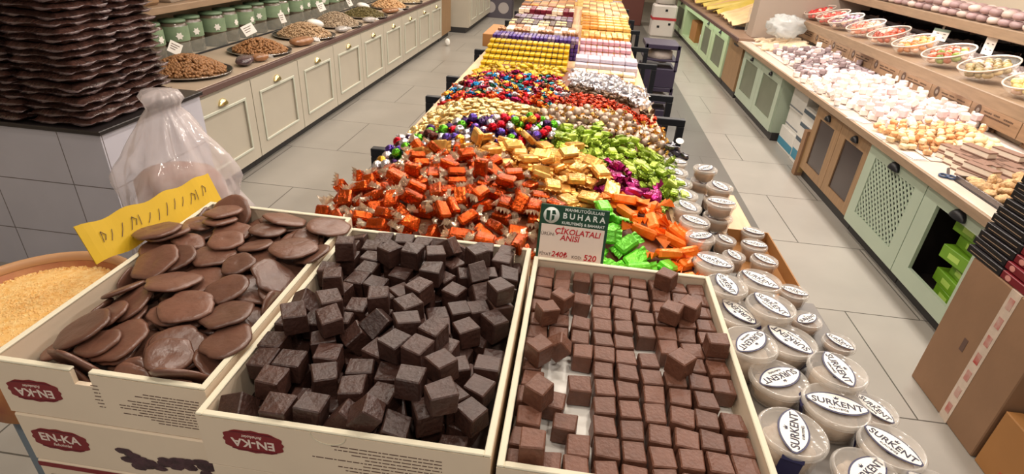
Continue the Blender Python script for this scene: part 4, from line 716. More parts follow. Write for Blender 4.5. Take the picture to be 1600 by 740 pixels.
-530,2239,977,-9,-8,48, -106,2239,981,0,0,10, -288,2242,1032,55,23,-3, -381,2242,981,0,0,87, -146,2245,1023,4,26,-84, -244,2245,981,0,0,-111, -332,2246,1033,-34,-10,-171, -213,2247,1010,-3,-49,-45,
-440,2247,1032,8,10,-112, -431,2250,981,0,0,137, -292,2250,981,0,0,-70, -374,2250,1032,43,2,14, -477,2251,981,0,0,-142, -589,2252,974,65,5,-139, -146,2264,989,31,60,133, -345,2264,1002,-52,17,37,
-188,2264,981,0,0,170, -232,2265,1049,-20,-49,-90, -250,2270,1013,-16,25,65, -94,2272,1019,-30,-50,74, -508,2273,987,-80,-41,54, -478,2274,1016,61,46,119, -294,2276,1014,22,-10,-42, -385,2276,1006,7,12,128,
-91,2277,981,0,0,-138, -173,2278,1018,-9,-2,-126, -225,2282,981,0,0,32, -432,2284,1016,-13,19,162, -456,2285,981,0,0,-96, -274,2286,981,0,0,46, -318,2287,981,0,0,34, -212,2287,1022,54,-21,52,
-415,2288,981,3,1,-135, -355,2288,1032,-12,-3,-179, -136,2295,1017,0,0,104, -267,2296,1039,26,-5,-159, -357,2298,981,0,0,89, -126,2298,981,0,0,-10, -169,2299,981,0,0,-54, -316,2302,1039,-5,36,126,
-164,2305,1048,-20,-18,145, -74,2308,1003,74,23,-3, -100,2311,1033,46,-45,59, -491,2311,1002,44,-121,-68, -402,2313,1015,-52,16,-28, -228,2317,1003,-34,-4,18, -269,2319,1004,-20,43,49, -310,2322,1004,37,6,-136,
-170,2322,1014,28,10,165, -362,2325,1016,17,11,37, -422,2329,981,0,0,82, -203,2330,1035,25,42,-38, -195,2331,981,0,0,155, -382,2332,981,0,0,81, -100,2333,981,0,0,-65, -147,2333,981,0,0,-176,
-340,2336,981,0,0,-20, -288,2337,1036,-5,-61,113, -125,2338,1015,-23,6,-69, -74,2343,1025,-6,-6,162, -246,2343,1029,33,33,-43, -246,2346,981,0,0,155, -287,2346,981,0,0,105, -150,2347,1044,20,26,-145,
-339,2359,1017,-30,-72,-87, -199,2361,1009,-36,-30,173, -382,2362,1008,118,-9,-5, -158,2363,1008,-2,37,-59, -297,2368,1014,25,-15,-133, -98,2369,1002,-20,-9,-51, -417,2370,990,-44,166,-36, -354,2374,982,90,-23,-149,
-244,2375,1006,-28,49,52, -132,2379,981,0,0,97, -59,2382,1013,154,-53,-58, -179,2384,1038,-36,38,-147, -213,2385,981,0,0,140, -276,2385,981,0,0,-38, -128,2385,1026,32,27,-73, -316,2388,981,0,0,53,
-172,2390,981,0,0,-22, -270,2396,1026,63,9,-127, -79,2399,981,0,0,-53, -210,2408,1015,48,30,148, -114,2413,1001,-14,-31,-104, -168,2414,1014,21,-7,-162, -232,2421,981,0,0,-156, -270,2425,996,-19,40,26,
-309,2426,984,-90,-1,-11, -192,2426,981,0,0,-118, -147,2429,981,0,0,-132, -55,2431,982,-90,-67,26, -95,2442,981,0,0,-18, -260,2462,983,-56,-161,-33, -204,2467,983,-30,-130,-36, -158,2468,982,-90,-23,-37,
-89,2483,982,90,23,-90,
],
'oval': [
-617,2191,933,24,2,-94, -650,2204,927,-9,-46,36, -690,2234,911,2,-6,6, -630,2234,928,-22,-6,74, -594,2234,944,-24,-3,84, -671,2237,933,-14,147,103, -638,2256,938,7,41,139, -679,2263,926,6,18,-5,
-562,2270,970,-3,55,-150, -594,2277,952,-25,0,-147, -657,2279,942,6,175,34, -693,2283,910,4,4,-156, -543,2286,964,-9,17,152, -648,2293,920,9,19,-156, -609,2295,937,24,5,-101, -495,2310,974,6,11,6,
-672,2312,930,22,-25,-8, -705,2312,923,63,60,-131, -557,2320,973,-7,4,125, -617,2324,950,10,-4,-137, -461,2324,983,-9,-34,127, -577,2330,951,-24,1,91, -634,2331,929,3,15,147, -674,2334,913,4,-12,-18,
-526,2337,968,-9,2,105, -689,2342,938,-114,-30,-1, -466,2346,971,0,0,41, -628,2362,934,11,-36,-76, -570,2363,960,28,16,165, -478,2364,986,15,9,-176, -666,2364,931,-15,-32,178, -695,2365,915,34,12,-136,
-520,2366,976,28,-27,-140, -523,2382,987,-4,148,-100, -641,2387,940,2,158,-96, -393,2388,971,0,0,136, -601,2390,940,14,-20,-35, -445,2391,971,0,0,-24, -704,2392,927,-58,-19,80, -661,2395,917,-11,-12,48,
-546,2396,963,-19,3,99, -489,2397,971,0,0,133, -439,2410,986,-18,-27,-93, -378,2410,979,44,-3,152, -495,2415,986,-21,8,36, -697,2416,915,37,-13,-35, -613,2417,946,17,36,142, -344,2422,979,19,-34,118,
-657,2425,934,4,12,-143, -551,2427,976,-9,13,102, -576,2433,952,10,-22,-26, -465,2434,971,0,0,6, -411,2435,988,0,0,-162, -671,2437,914,13,-2,-80, -620,2439,952,13,-153,87, -413,2439,971,0,0,138,
-520,2440,968,-7,5,124, -362,2446,971,0,0,45, -635,2449,926,-22,1,93, -509,2450,987,0,5,44, -698,2461,914,-33,9,67, -585,2464,954,36,30,-179, -311,2466,975,22,8,-54, -468,2468,982,-1,-11,24,
-411,2473,984,-4,-10,150, -636,2475,940,15,-6,-136, -365,2476,986,3,-1,-12, -525,2484,978,5,3,-74, -439,2484,971,0,0,-99, -685,2489,927,-14,-17,0, -238,2490,976,-28,-9,168, -654,2493,919,-3,-18,11,
-283,2493,971,0,0,37, -341,2495,971,0,0,35, -386,2496,971,0,0,33, -490,2496,971,0,0,90, -599,2499,941,18,17,-131, -552,2505,960,-18,7,110, -436,2511,983,-16,-25,-78, -622,2514,943,-68,43,77,
-285,2515,983,33,11,-178, -391,2517,985,13,-12,-123, -337,2518,984,-23,22,13, -696,2520,913,6,-16,24, -500,2520,982,-31,-8,14, -226,2521,976,11,21,-55, -655,2528,931,-11,8,163, -562,2530,972,26,2,-164,
-158,2535,971,0,0,-19, -312,2536,992,2,1,114, -586,2538,947,-14,20,144, -466,2539,971,0,0,89, -362,2543,971,0,0,50, -261,2544,971,0,0,-20, -414,2544,971,0,0,-14, -307,2547,971,0,0,-170,
-524,2550,968,4,-8,-28, -206,2551,971,0,0,-43, -625,2552,930,-14,-19,37, -670,2553,914,-13,1,95, -464,2566,983,-22,-20,-31, -258,2566,982,-30,19,29, -600,2568,957,-3,-9,-53, -366,2568,985,-13,-2,18,
-415,2574,984,1,1,-157, -320,2575,985,-5,-2,-167, -524,2582,974,25,21,146, -647,2583,928,-24,178,48, -700,2584,915,-148,-8,106, -191,2587,974,-13,10,-22, -292,2590,971,0,-1,-51, -342,2593,971,0,0,-163,
-607,2593,938,23,9,-109, -389,2593,971,0,0,156, -279,2593,989,-1,6,163, -441,2596,971,0,0,122, -576,2596,970,4,19,-167, -564,2596,957,12,16,-142, -485,2600,971,0,0,16, -233,2601,971,0,0,16,
-666,2601,915,-14,-2,79, -682,2618,927,-16,-23,21, -339,2619,985,-4,8,25, -502,2624,977,38,6,-153, -228,2624,985,9,12,124, -618,2625,948,-21,-13,62, -276,2626,979,9,3,-16, -387,2626,983,-1,1,-63,
-434,2627,984,13,-6,-102, -554,2631,970,-10,5,154, -357,2640,971,0,-1,-105, -314,2642,971,0,0,129, -312,2645,990,6,1,157, -630,2647,928,-8,-21,19, -469,2647,988,1,0,168, -675,2648,913,-4,-12,15,
-464,2649,971,-1,0,-2, -410,2650,971,0,1,80, -576,2651,952,-22,-8,71, -255,2653,971,-1,0,-10, -208,2653,971,0,-1,-84, -527,2657,967,8,-4,-65, -696,2662,924,3,-20,-26, -349,2671,978,-33,23,20,
-264,2673,983,34,-11,-155, -603,2676,947,-9,153,76, -655,2678,933,-7,-23,107, -301,2679,975,28,-11,121, -522,2681,982,8,-12,-116, -195,2681,981,-91,-20,-25, -421,2682,982,7,-10,-171, -472,2684,982,-11,9,-151,
-378,2692,987,1,0,-150, -382,2694,970,0,1,87, -547,2695,961,4,18,-168, -696,2695,910,-3,178,-53, -236,2700,987,-1,0,-7, -236,2701,970,1,1,120, -653,2701,919,18,-3,-81, -154,2702,976,15,30,11,
-444,2703,970,-1,1,32, -611,2705,936,24,-6,-78, -490,2707,970,-1,1,38, -328,2707,970,1,-1,-150, -186,2708,970,1,1,135, -281,2712,970,1,1,123, -332,2725,985,33,-11,-128, -495,2728,984,11,-15,-109,
-572,2728,962,-42,-166,-32, -392,2729,979,-6,-2,3, -615,2734,948,-6,-17,-41, -281,2735,984,-7,13,69, -222,2736,980,-2,18,-47, -447,2736,983,28,21,65, -696,2740,910,3,178,55, -169,2742,972,-15,4,-27,
-524,2742,966,3,-8,-32, -467,2744,969,-1,-1,-69, -665,2746,921,19,165,-86, -358,2749,969,-1,1,48, -251,2749,969,-1,0,-17, -306,2751,969,1,-1,-132, -358,2752,986,-1,4,88, -417,2753,989,0,-4,-146,
-577,2753,950,-4,23,168, -418,2761,969,1,1,148, -632,2761,926,21,-4,-81, -208,2766,969,-1,-1,-20, -465,2780,980,8,-3,124, -522,2781,970,-5,-19,-112, -311,2783,980,7,-11,-90, -375,2784,971,-15,-4,33,
-587,2785,951,-4,45,129, -254,2789,971,-7,13,65, -689,2790,915,-37,12,114, -407,2793,980,1,0,-80, -656,2803,918,10,14,-141, -553,2804,957,-12,14,134, -440,2805,967,-2,0,-2, -486,2806,967,-2,0,15,
-637,2808,942,-7,20,159, -340,2810,967,1,2,109, -289,2812,967,-2,0,7, -617,2813,932,-19,13,121, -386,2821,967,1,-1,-147, -582,2823,953,24,51,-166, -453,2833,972,35,-12,-147, -689,2837,910,175,-2,72,
-502,2844,966,0,-4,-32, -544,2846,959,-16,6,105, -630,2849,932,-36,30,93, -398,2850,971,35,-12,-151, -344,2875,965,0,-178,89,
],
'sgb': [
421,2340,923,76,-67,-95, 405,2397,924,159,-41,44, 363,2401,937,-1,165,-34, 264,2410,973,-17,-6,-110, 408,2428,955,-1,151,0, 150,2428,992,59,-1,-53, 224,2430,983,80,119,34, 433,2431,923,-15,31,-25,
85,2441,988,-68,4,-138, 376,2443,932,69,-56,79, 373,2449,974,50,-69,33, 296,2452,962,-159,10,66, 181,2454,981,0,0,-120, 124,2462,981,0,0,67, -27,2463,981,0,0,-43, 340,2465,946,164,-31,26,
16,2467,981,0,0,123, 60,2472,981,0,0,-161, 233,2473,979,-2,6,-17, 424,2474,922,155,-46,45, 380,2483,950,-18,54,92, 183,2491,996,57,11,166, 112,2494,1004,-51,-21,-16, -44,2495,999,54,-3,-154,
7,2495,1009,-33,-33,-30, -130,2495,983,-90,-22,154, 312,2496,960,155,-42,-64, 68,2498,1012,11,38,84, 144,2508,981,0,0,3, 38,2510,981,0,0,47, 353,2511,941,72,39,28, 149,2514,1017,0,0,53,
218,2515,981,-2,1,-73, 433,2518,922,-85,-113,-36, 267,2518,975,-84,-141,-18, 392,2518,926,-58,119,-55, 87,2520,981,0,0,166, -73,2522,981,0,0,32, -13,2522,981,0,0,-137, -116,2534,985,-12,26,-145,
319,2540,957,29,81,10, 399,2540,963,99,44,25, 200,2543,1004,-47,-27,16, 51,2544,1004,1,1,170, -11,2546,1014,23,-8,-173, -55,2548,1004,-43,-33,-65, 160,2549,985,-1,28,-30, 369,2552,933,-105,4,-139,
94,2555,1001,28,47,121, 412,2555,924,-75,117,-21, 16,2556,981,0,0,126, 232,2562,979,2,-6,163, 131,2566,1021,42,-50,41, -88,2567,981,0,0,125, 23,2569,1025,34,24,-14, -25,2571,981,0,0,38,
125,2577,981,0,0,-171, 64,2578,981,0,0,34, 190,2579,981,0,0,-110, 327,2582,949,-17,-19,-137, 436,2587,922,-90,-65,-90, 166,2591,1013,17,24,-155, -52,2592,1001,41,39,-153, 395,2596,923,-6,-168,28,
12,2596,996,3,1,-148, -95,2601,1004,4,41,-177, 64,2603,1013,-42,5,17, 232,2605,982,-52,-24,174, 118,2607,1008,-33,32,69, 150,2617,981,0,0,-46, 359,2617,934,7,-159,-18, -25,2618,981,0,0,142,
89,2623,981,0,0,-177, 44,2624,981,0,0,-18, 192,2624,981,0,0,-88, 269,2627,972,-10,14,-35, -68,2627,981,0,0,19, -121,2629,981,0,0,119, 432,2630,919,-179,1,31, 325,2639,953,-75,-5,-115,
392,2643,926,75,17,-109, 142,2648,1008,5,-7,-15, -16,2648,1010,42,0,-118, 40,2650,1011,51,19,169, 97,2652,1006,-38,-34,-54, 203,2657,1000,-10,53,56, -59,2658,1005,53,17,165, 14,2664,980,0,1,82,
272,2665,996,-20,22,2, 65,2666,980,0,1,102, 356,2667,939,119,59,-73, -94,2669,980,1,0,-154, -138,2670,983,29,-133,-86, 166,2671,980,-1,0,27, 432,2672,922,-85,114,-40, 297,2673,961,-5,23,-13,
122,2675,980,2,2,164, -30,2676,980,-1,1,55, 234,2679,978,7,1,92, 392,2688,928,24,-122,-74, 68,2691,1016,68,-6,-133, 184,2698,1003,-37,-44,-82, -93,2704,999,-55,6,9, 13,2707,995,2,-2,-15,
-39,2711,998,-25,-49,-39, 356,2711,938,-1,-116,-56, 112,2712,993,60,-2,-172, 68,2714,984,-16,21,-120, 228,2714,1001,40,23,170, 431,2716,922,-29,-47,24, 153,2721,979,1,1,134, 260,2725,973,15,-9,125,
197,2733,979,1,-1,-145, -120,2734,979,0,1,97, -70,2738,979,1,-1,-151, -14,2739,979,1,1,116, 34,2741,979,0,1,77, 94,2750,979,-1,0,21, 165,2763,982,-153,-47,31, 424,2764,922,-25,50,52,
-62,2783,980,-54,17,-41,
],
'mix': [
-118,2840,974,-90,-15,-87, -169,2849,971,-2,0,-4, -235,2857,971,1,1,133, -171,2881,970,2,0,176, -685,2882,916,-3,7,-177, -222,2887,970,1,2,132, -549,2904,961,-17,-2,76, -308,2907,969,2,-1,-159,
-376,2907,969,-2,1,14, -602,2908,942,-1,22,174, -430,2910,969,-1,-2,-46, -664,2912,920,1,14,178, -134,2913,968,2,-1,-148, -484,2915,968,-1,-2,-48, -191,2919,968,-1,2,63, -254,2920,968,1,-2,-108,
-703,2938,917,92,13,-92, -599,2941,945,53,-32,-5, -311,2942,985,-8,-10,-98, -421,2944,972,10,15,-43, -672,2944,928,-55,47,106, -378,2947,979,-13,-3,59, -189,2950,985,-21,-40,-50, -547,2953,965,18,-1,148,
-637,2968,928,1,-19,-3, -284,2968,966,0,-2,-102, -515,2968,965,-3,7,144, -253,2969,978,-136,49,-49, -338,2970,966,-2,0,-11, -171,2973,966,1,2,125, -407,2974,966,2,0,167, -453,2975,966,0,-2,-101,
-587,2978,946,3,20,-175, -118,2979,966,-2,0,-6, -217,2981,966,0,2,79, -687,2981,916,4,6,178, -642,2998,928,89,149,-4, -245,2999,972,-37,-33,28, -348,3003,970,22,-23,174, -398,3003,980,-40,-2,142,
-515,3004,966,-53,-17,-13, -693,3005,940,-30,-2,42, -289,3006,976,56,-10,-149, -460,3009,979,-41,-17,6, -576,3010,949,2,-20,-11, -163,3010,967,54,12,131, -101,3012,967,-88,-167,-12, -376,3028,964,2,-1,-164,
-611,3031,936,11,17,-148, -665,3032,919,10,5,-117, -322,3032,964,-1,-2,-62, -200,3033,964,0,-2,-96, -422,3033,964,2,-1,-148, -256,3033,964,-2,-1,-22, -546,3034,957,-1,-15,-4, -479,3035,964,-2,0,-4,
-147,3039,963,-1,-2,-54, -87,3039,963,2,0,-180, -511,3058,976,-7,-9,8, -671,3061,939,23,-34,-79, -627,3061,932,-70,-19,61, -131,3062,975,-66,-1,-41, -262,3062,976,-53,6,-3, -367,3063,965,-55,-12,-18,
-557,3066,956,-33,-19,19, -422,3068,968,34,25,-163, -310,3069,965,54,12,122, -201,3078,975,-88,16,56, -107,3083,962,-2,-1,-17, -694,3084,915,3,2,-134, -513,3087,960,0,-7,-20, -466,3088,962,-1,-2,-59,
-165,3088,962,1,-2,-110, -233,3090,961,1,2,110, -642,3093,924,5,16,-162, -586,3093,943,2,-19,-11, -287,3094,961,-2,-1,-30, -403,3098,961,2,1,155, -346,3098,961,0,-2,-85, -107,3115,964,68,-12,0,
-453,3115,974,-43,13,-38, -53,3117,963,92,167,-10, -212,3119,966,25,-26,147, -693,3122,927,0,-16,39, -329,3123,978,-49,12,-57, -650,3125,927,45,34,-157, -271,3126,963,91,-11,121, -522,3126,964,35,-36,-69,
-166,3128,967,-58,-25,2, -397,3131,965,-40,18,-35, -604,3140,936,16,10,-124, -308,3143,960,1,2,105, -555,3143,951,-13,-6,57, -486,3144,959,2,0,176, -83,3146,959,-2,1,15, -437,3147,959,1,2,108,
-363,3148,959,-2,-1,-20, -251,3150,959,1,2,120, -138,3151,959,-1,-1,-42, -210,3152,959,-2,-1,-21, -674,3154,917,-1,9,170, -563,3175,964,52,3,-151, -189,3177,962,41,-7,136, -654,3178,934,1,20,-25,
-387,3179,965,92,27,-141, -423,3180,968,-45,-35,-82, -604,3180,938,-53,-28,-2, -306,3183,971,4,-24,163, -91,3184,971,9,1,-110, -132,3184,966,-36,-39,-70, -481,3185,958,1,2,109, -254,3189,962,75,5,173,
-687,3197,916,3,-5,-1, -344,3200,958,-2,0,3, -524,3202,955,-2,6,150, -47,3204,957,2,0,-168, -576,3206,944,-3,17,168, -166,3206,957,0,-2,-79, -394,3211,957,2,0,-173, -460,3212,957,-1,-1,-48,
-222,3213,957,2,0,174, -286,3214,957,-2,1,19, -638,3215,924,14,-5,-73, -114,3217,957,-1,-2,-73, -683,3230,918,-57,13,152, -513,3233,956,1,6,177, -181,3233,975,-43,0,47, -85,3234,964,-37,30,-25,
-601,3234,939,-109,-2,40, -343,3236,960,-12,-12,32, -400,3239,968,60,12,-168, -662,3239,944,58,-21,-40, -284,3243,979,-15,-5,46, -450,3244,966,49,-39,157, -214,3244,964,-34,35,-22, -47,3250,959,-128,-9,93,
-615,3260,931,-15,-9,57, -549,3260,950,0,-13,-5, -258,3260,956,1,1,142, -306,3263,956,1,1,156, -364,3264,956,-1,0,8, -184,3266,956,-1,0,-11, -136,3267,956,-1,-1,-39, -425,3267,956,1,0,168,
-658,3272,919,12,1,-91, -488,3272,956,1,1,140, -83,3272,956,1,-1,-139, -697,3274,917,-129,9,56, -214,3290,959,76,12,-147, -467,3293,962,89,29,127, -258,3294,968,-15,-53,-33, -373,3296,958,-63,-11,-5,
-622,3297,942,1,11,-171, -128,3299,955,1,0,168, -429,3300,961,31,-30,171, -323,3301,968,-44,-27,52, -556,3304,952,-46,13,79, -292,3311,955,0,1,58, -520,3312,953,6,0,-102, -70,3316,955,179,1,40,
-645,3318,922,5,13,-164, -226,3321,955,-1,1,49, -171,3322,955,0,-1,-123, -583,3326,940,16,-1,-87, -390,3328,955,1,0,170, -459,3330,955,1,0,164, -346,3332,955,0,1,91, -115,3332,955,-1,0,13,
-652,3350,921,174,-11,23, -413,3351,970,-42,-3,36, -289,3353,968,0,25,-147, -229,3358,961,-30,-31,8, -534,3359,952,-13,-1,82, -337,3362,973,-42,7,-29, -468,3370,957,90,-13,-130, -566,3371,945,16,-3,-82,
-378,3371,954,0,0,154, -139,3373,954,0,0,132, -430,3376,954,0,0,62, -89,3380,954,0,0,-121, -318,3381,954,0,0,154, -665,3381,918,1,10,176, -612,3382,931,7,-15,-24, -257,3382,954,0,0,-121,
-198,3382,954,0,0,101, -496,3384,954,0,0,42, -301,3405,957,90,-13,141, -126,3409,957,52,-10,154, -442,3410,963,-61,-147,45, -262,3411,973,-51,0,50, -556,3412,947,2,-12,-9, -386,3413,968,-2,-7,48,
-665,3414,918,-1,-10,-1, -609,3414,936,57,27,161, -188,3419,957,-90,13,-28, -501,3422,961,-49,156,64, -345,3433,954,0,0,-3, -233,3434,954,0,0,119, -287,3435,954,0,0,158, -103,3438,954,0,0,-51,
-469,3439,954,0,0,-64, -399,3439,954,0,0,18, -582,3442,940,0,16,-180, -638,3442,924,2,15,-174, -522,3445,952,-3,-5,34, -169,3446,954,0,0,167, -338,3465,959,-31,-20,153, -447,3465,957,-90,13,-70,
-218,3468,954,0,0,-62, -274,3470,960,-21,-25,-153, -539,3470,953,-98,-22,41, -404,3472,960,24,22,-164, -636,3474,932,-64,11,22, -585,3474,942,-33,-22,15, -156,3477,957,-90,-13,-41, -675,3487,916,-8,4,117,
-314,3489,954,0,0,-52, -485,3491,954,0,0,-62, -135,3498,954,0,0,-50, -370,3501,954,0,0,-89, -432,3502,954,0,0,164, -198,3506,954,0,0,-94, -260,3506,954,0,0,154, -612,3508,931,-10,14,144,
-551,3510,948,-4,-12,18, -667,3526,918,5,-8,-31, -314,3529,954,0,0,14, -481,3532,957,90,-13,137, -372,3532,975,32,14,164, -416,3534,957,-90,13,-36, -599,3534,938,-81,-6,-34, -248,3537,957,52,-10,162,
-141,3544,960,-25,-28,-116, -106,3548,954,0,0,78, -344,3551,954,0,0,-120, -550,3552,951,-133,-17,60, -171,3556,954,0,0,61, -461,3556,954,0,0,-60, -646,3558,922,0,13,177, -292,3561,954,0,0,5,
-224,3562,954,0,0,-21, -513,3563,953,-6,-2,73, -400,3563,954,0,0,-30, -582,3569,940,6,15,-158,
],
'red': [
351,2748,930,14,17,40, 323,2758,942,-22,-169,67, 226,2766,971,-1,-7,-158, 301,2769,957,-73,-12,73, 137,2786,971,1,-1,-153, 28,2788,971,2,0,-163, 193,2788,971,-2,0,-10, 84,2788,971,-2,0,5,
-10,2793,971,1,-2,-120, 305,2807,949,-3,22,-5, 438,2812,912,0,0,-107, 189,2818,978,36,-33,14, 97,2819,973,52,-10,153, 36,2819,970,2,0,175, -26,2821,970,-1,2,64, 254,2824,966,10,13,45,
-74,2825,970,2,0,174, 141,2827,974,14,20,100, 412,2836,913,3,2,54, 213,2845,969,-2,1,30, 287,2847,955,-21,-3,-95, 6,2849,969,0,2,83, 170,2849,969,0,2,77, 54,2852,969,1,1,136,
110,2853,969,2,-1,-163, -41,2854,969,1,-2,-107, 237,2875,969,-55,15,-25, 407,2875,916,-47,12,49, 163,2881,984,-11,-6,26, 16,2891,971,-52,-12,-55, 134,2892,968,-2,1,18, -20,2893,968,-1,-2,-69,
360,2893,926,-6,19,-16, 310,2898,945,0,-22,-176, 257,2901,962,2,-16,-179, 45,2902,967,0,2,98, 84,2905,967,2,-1,-154, 192,2906,967,2,-1,-148, 369,2923,925,-61,23,-34, 133,2923,969,-19,5,21,
292,2926,951,-2,-20,-171, -86,2936,966,0,-2,-99, 245,2936,973,21,13,-121, 197,2936,982,33,17,129, -22,2937,972,23,30,99, 56,2946,966,2,-1,-152, 386,2947,917,-6,12,-27, -52,2949,965,0,2,91,
160,2950,965,2,2,136, 110,2951,965,1,-2,-110, 277,2952,955,8,13,38, 330,2952,936,-6,-21,-162, 11,2953,965,-1,2,68, 214,2956,965,-1,-2,-59, 55,2979,967,-48,-9,11, 440,2979,915,130,10,-97,
382,2981,918,6,-168,-28, 130,2987,969,-47,19,-17, 0,2990,968,92,13,-133, -64,2997,967,-120,14,74, 88,2998,963,1,2,130, -25,3004,963,-2,1,28, 248,3006,960,5,3,78, 198,3006,963,-2,-1,-33,
42,3006,963,-2,1,36, 298,3007,946,8,-18,159, 143,3014,963,-2,0,-7, 99,3036,965,-51,8,-67, -17,3040,965,52,11,155, 52,3040,965,94,-12,157, 169,3056,961,1,2,127, 120,3059,961,1,2,112,
6,3060,961,-1,-2,-50, 212,3064,961,-1,-2,-60, 62,3066,961,-2,-1,-41, 164,3094,962,-52,11,19, 28,3106,959,-1,-2,-50, 86,3110,959,2,-1,-155, 139,3115,959,2,-1,-151, -6,3124,961,129,12,63,
41,3135,962,-13,14,-44, 97,3143,961,-48,-11,-157, 66,3164,957,0,-2,-92, 143,3166,957,2,179,-25, 9,3168,957,2,0,172, 39,3198,956,0,178,-77,
],
'blk': [
400,3013,918,-54,-165,18, 378,3037,923,120,-19,-128, 404,3108,915,174,1,-80, 439,3113,917,60,-12,-89, 318,3122,938,-12,-15,-138, 263,3130,954,12,7,67, 210,3152,961,-52,9,-55, 320,3159,941,-20,-38,-162,
288,3177,946,6,16,25, 227,3181,957,-4,3,-39, 176,3182,957,0,-2,-76, 254,3205,956,63,-12,102, 120,3207,956,-1,1,33, 288,3214,949,-101,-1,-34, 180,3219,961,-69,5,-20, 96,3236,956,-2,0,3,
45,3242,956,-1,-1,-28, 139,3247,956,1,1,116, 205,3254,955,1,-1,-121, 91,3270,972,1,4,82, 159,3272,958,-130,10,-55, 22,3274,955,-1,0,15, 68,3284,955,-1,1,56, 122,3287,954,1,-1,-134,
175,3302,954,-1,0,-28, 7,3305,954,-1,0,-5, 54,3314,958,68,-13,47, 103,3320,957,51,-12,-94, 35,3344,954,0,1,96, 85,3353,954,0,0,43, -23,3377,953,0,0,67, 15,3377,957,55,11,-144,
],
'sil': [
339,3191,935,-161,46,-14, 376,3221,922,-53,-20,-157, 419,3225,916,51,11,72, 327,3225,932,13,13,48, 290,3247,947,-122,-2,134, 380,3260,918,-2,-12,-175, 326,3265,936,-41,-2,61, 292,3287,942,-14,8,-60,
434,3291,916,-30,174,-59, 353,3297,924,15,-2,97, 233,3308,952,1,-5,-177, 314,3312,935,-11,13,-39, 211,3324,974,17,-17,40, 400,3324,917,-129,-3,50, 266,3332,948,6,-10,153, 295,3339,963,-66,36,4,
330,3339,930,4,-16,169, 206,3341,953,-1,0,-17, 354,3351,945,5,28,47, 385,3354,916,3,10,17, 157,3357,956,49,-9,103, 123,3358,960,29,-149,-45, 287,3368,951,22,154,43, 325,3370,937,-42,3,-168,
207,3373,961,2,-14,-25, 177,3377,974,46,18,-87, 58,3380,970,46,20,-20, 375,3386,942,5,-16,152, 405,3386,914,-178,5,4, 271,3388,969,-144,11,47, 244,3390,951,0,4,4, 364,3398,921,-11,-9,-133,
121,3398,952,0,0,124, 174,3400,952,0,0,-165, 294,3400,940,-7,14,-28, 66,3401,952,0,0,-168, -1,3411,957,-90,-13,159, 34,3417,964,89,53,88, 310,3425,941,75,-27,155, 132,3426,960,-90,2,-43,
240,3427,958,24,30,-123, 357,3428,930,32,18,177, 173,3433,967,9,1,-132, 63,3436,960,-29,33,105, 205,3443,952,0,0,108, 94,3446,952,0,0,78, 388,3448,916,10,2,80, -17,3452,976,0,0,-166,
214,3453,976,-11,26,7, 271,3453,946,9,8,50, 318,3454,933,2,-17,173, 101,3454,979,-49,10,-133, 292,3455,965,14,17,27, 148,3456,952,0,0,-7, 31,3457,952,0,0,40, 421,3458,920,30,-35,146,
150,3459,976,0,0,-165, -10,3461,952,0,0,62, 371,3463,935,35,174,29, -92,3472,952,0,0,-51, 219,3480,958,36,26,1, 165,3484,952,0,0,155, 334,3485,935,-40,41,-49, 106,3485,961,31,-35,-157,
265,3488,962,-7,-12,66, 381,3489,920,-49,-2,-175, 45,3489,963,-16,41,53, 433,3496,916,131,-9,-59, 175,3496,978,-114,11,139, 132,3500,975,5,16,-68, 72,3503,976,5,0,-90, 293,3505,941,2,-15,171,
10,3505,952,0,0,-177, 189,3507,952,0,0,-21, 81,3509,952,0,0,78, 20,3511,976,0,0,-162, 358,3515,922,-1,-14,-174, 124,3517,952,0,0,-21, 242,3518,951,4,0,94, 337,3529,947,-3,174,47,
55,3531,958,1,-22,43, 184,3536,971,23,-1,138, 302,3537,945,-24,-46,178, 11,3538,959,-25,-30,177, 115,3542,966,49,-5,176, 364,3546,924,52,-4,166, 231,3547,969,19,-5,-130, 156,3558,952,0,0,-109,
199,3558,952,0,0,130, 263,3562,948,8,-9,140, 40,3562,980,-90,-13,78, 46,3563,952,0,0,-178, 153,3565,979,49,10,-160, -18,3565,952,0,1,-83, 104,3570,952,0,0,-158, 351,3570,943,-3,-45,-170,
294,3571,959,52,35,42, 324,3574,932,17,1,85, 386,3576,916,9,-5,118, 8,3580,971,-150,-31,86, 227,3585,960,136,31,-99, 148,3594,964,-1,-2,-149, 42,3594,963,-36,15,170, 90,3594,960,-60,23,48,
436,3594,917,-90,13,91, 281,3597,944,-6,-14,-157, 196,3599,952,0,0,-160, -14,3605,957,-90,13,-30, 355,3609,929,50,30,57, 240,3620,951,4,-2,118, 63,3622,952,0,0,102, 127,3622,952,0,0,-99,
175,3624,979,-49,-10,124, 6,3626,952,0,0,146, 180,3627,952,0,0,14, 268,3627,955,60,32,87, 303,3630,938,-11,11,-47, 99,3632,966,25,-51,13, 344,3645,926,-176,15,14, 199,3646,969,-38,3,-36,
15,3647,967,48,4,156, 141,3654,965,-41,10,-34, 72,3662,959,-25,-30,-71, 239,3667,955,-8,17,46, 35,3668,952,0,0,126, 108,3670,952,0,0,78, -20,3675,952,0,0,-5, 408,3677,914,2,-4,150,
158,3681,952,0,0,125, 202,3681,952,0,0,37, 100,3684,976,-12,-8,28, 44,3686,974,-14,11,-4, 85,3706,955,8,-10,89, 39,3708,952,0,0,12, -19,3708,952,0,0,-29, 160,3724,957,90,13,106,
123,3725,952,0,0,-56, 188,3732,952,180,0,-63, 21,3735,952,0,0,34, 74,3752,952,0,0,64, 255,3766,949,-2,11,-12, -3,3768,952,0,180,54, -14,3808,957,90,13,26,
],
'yel': [
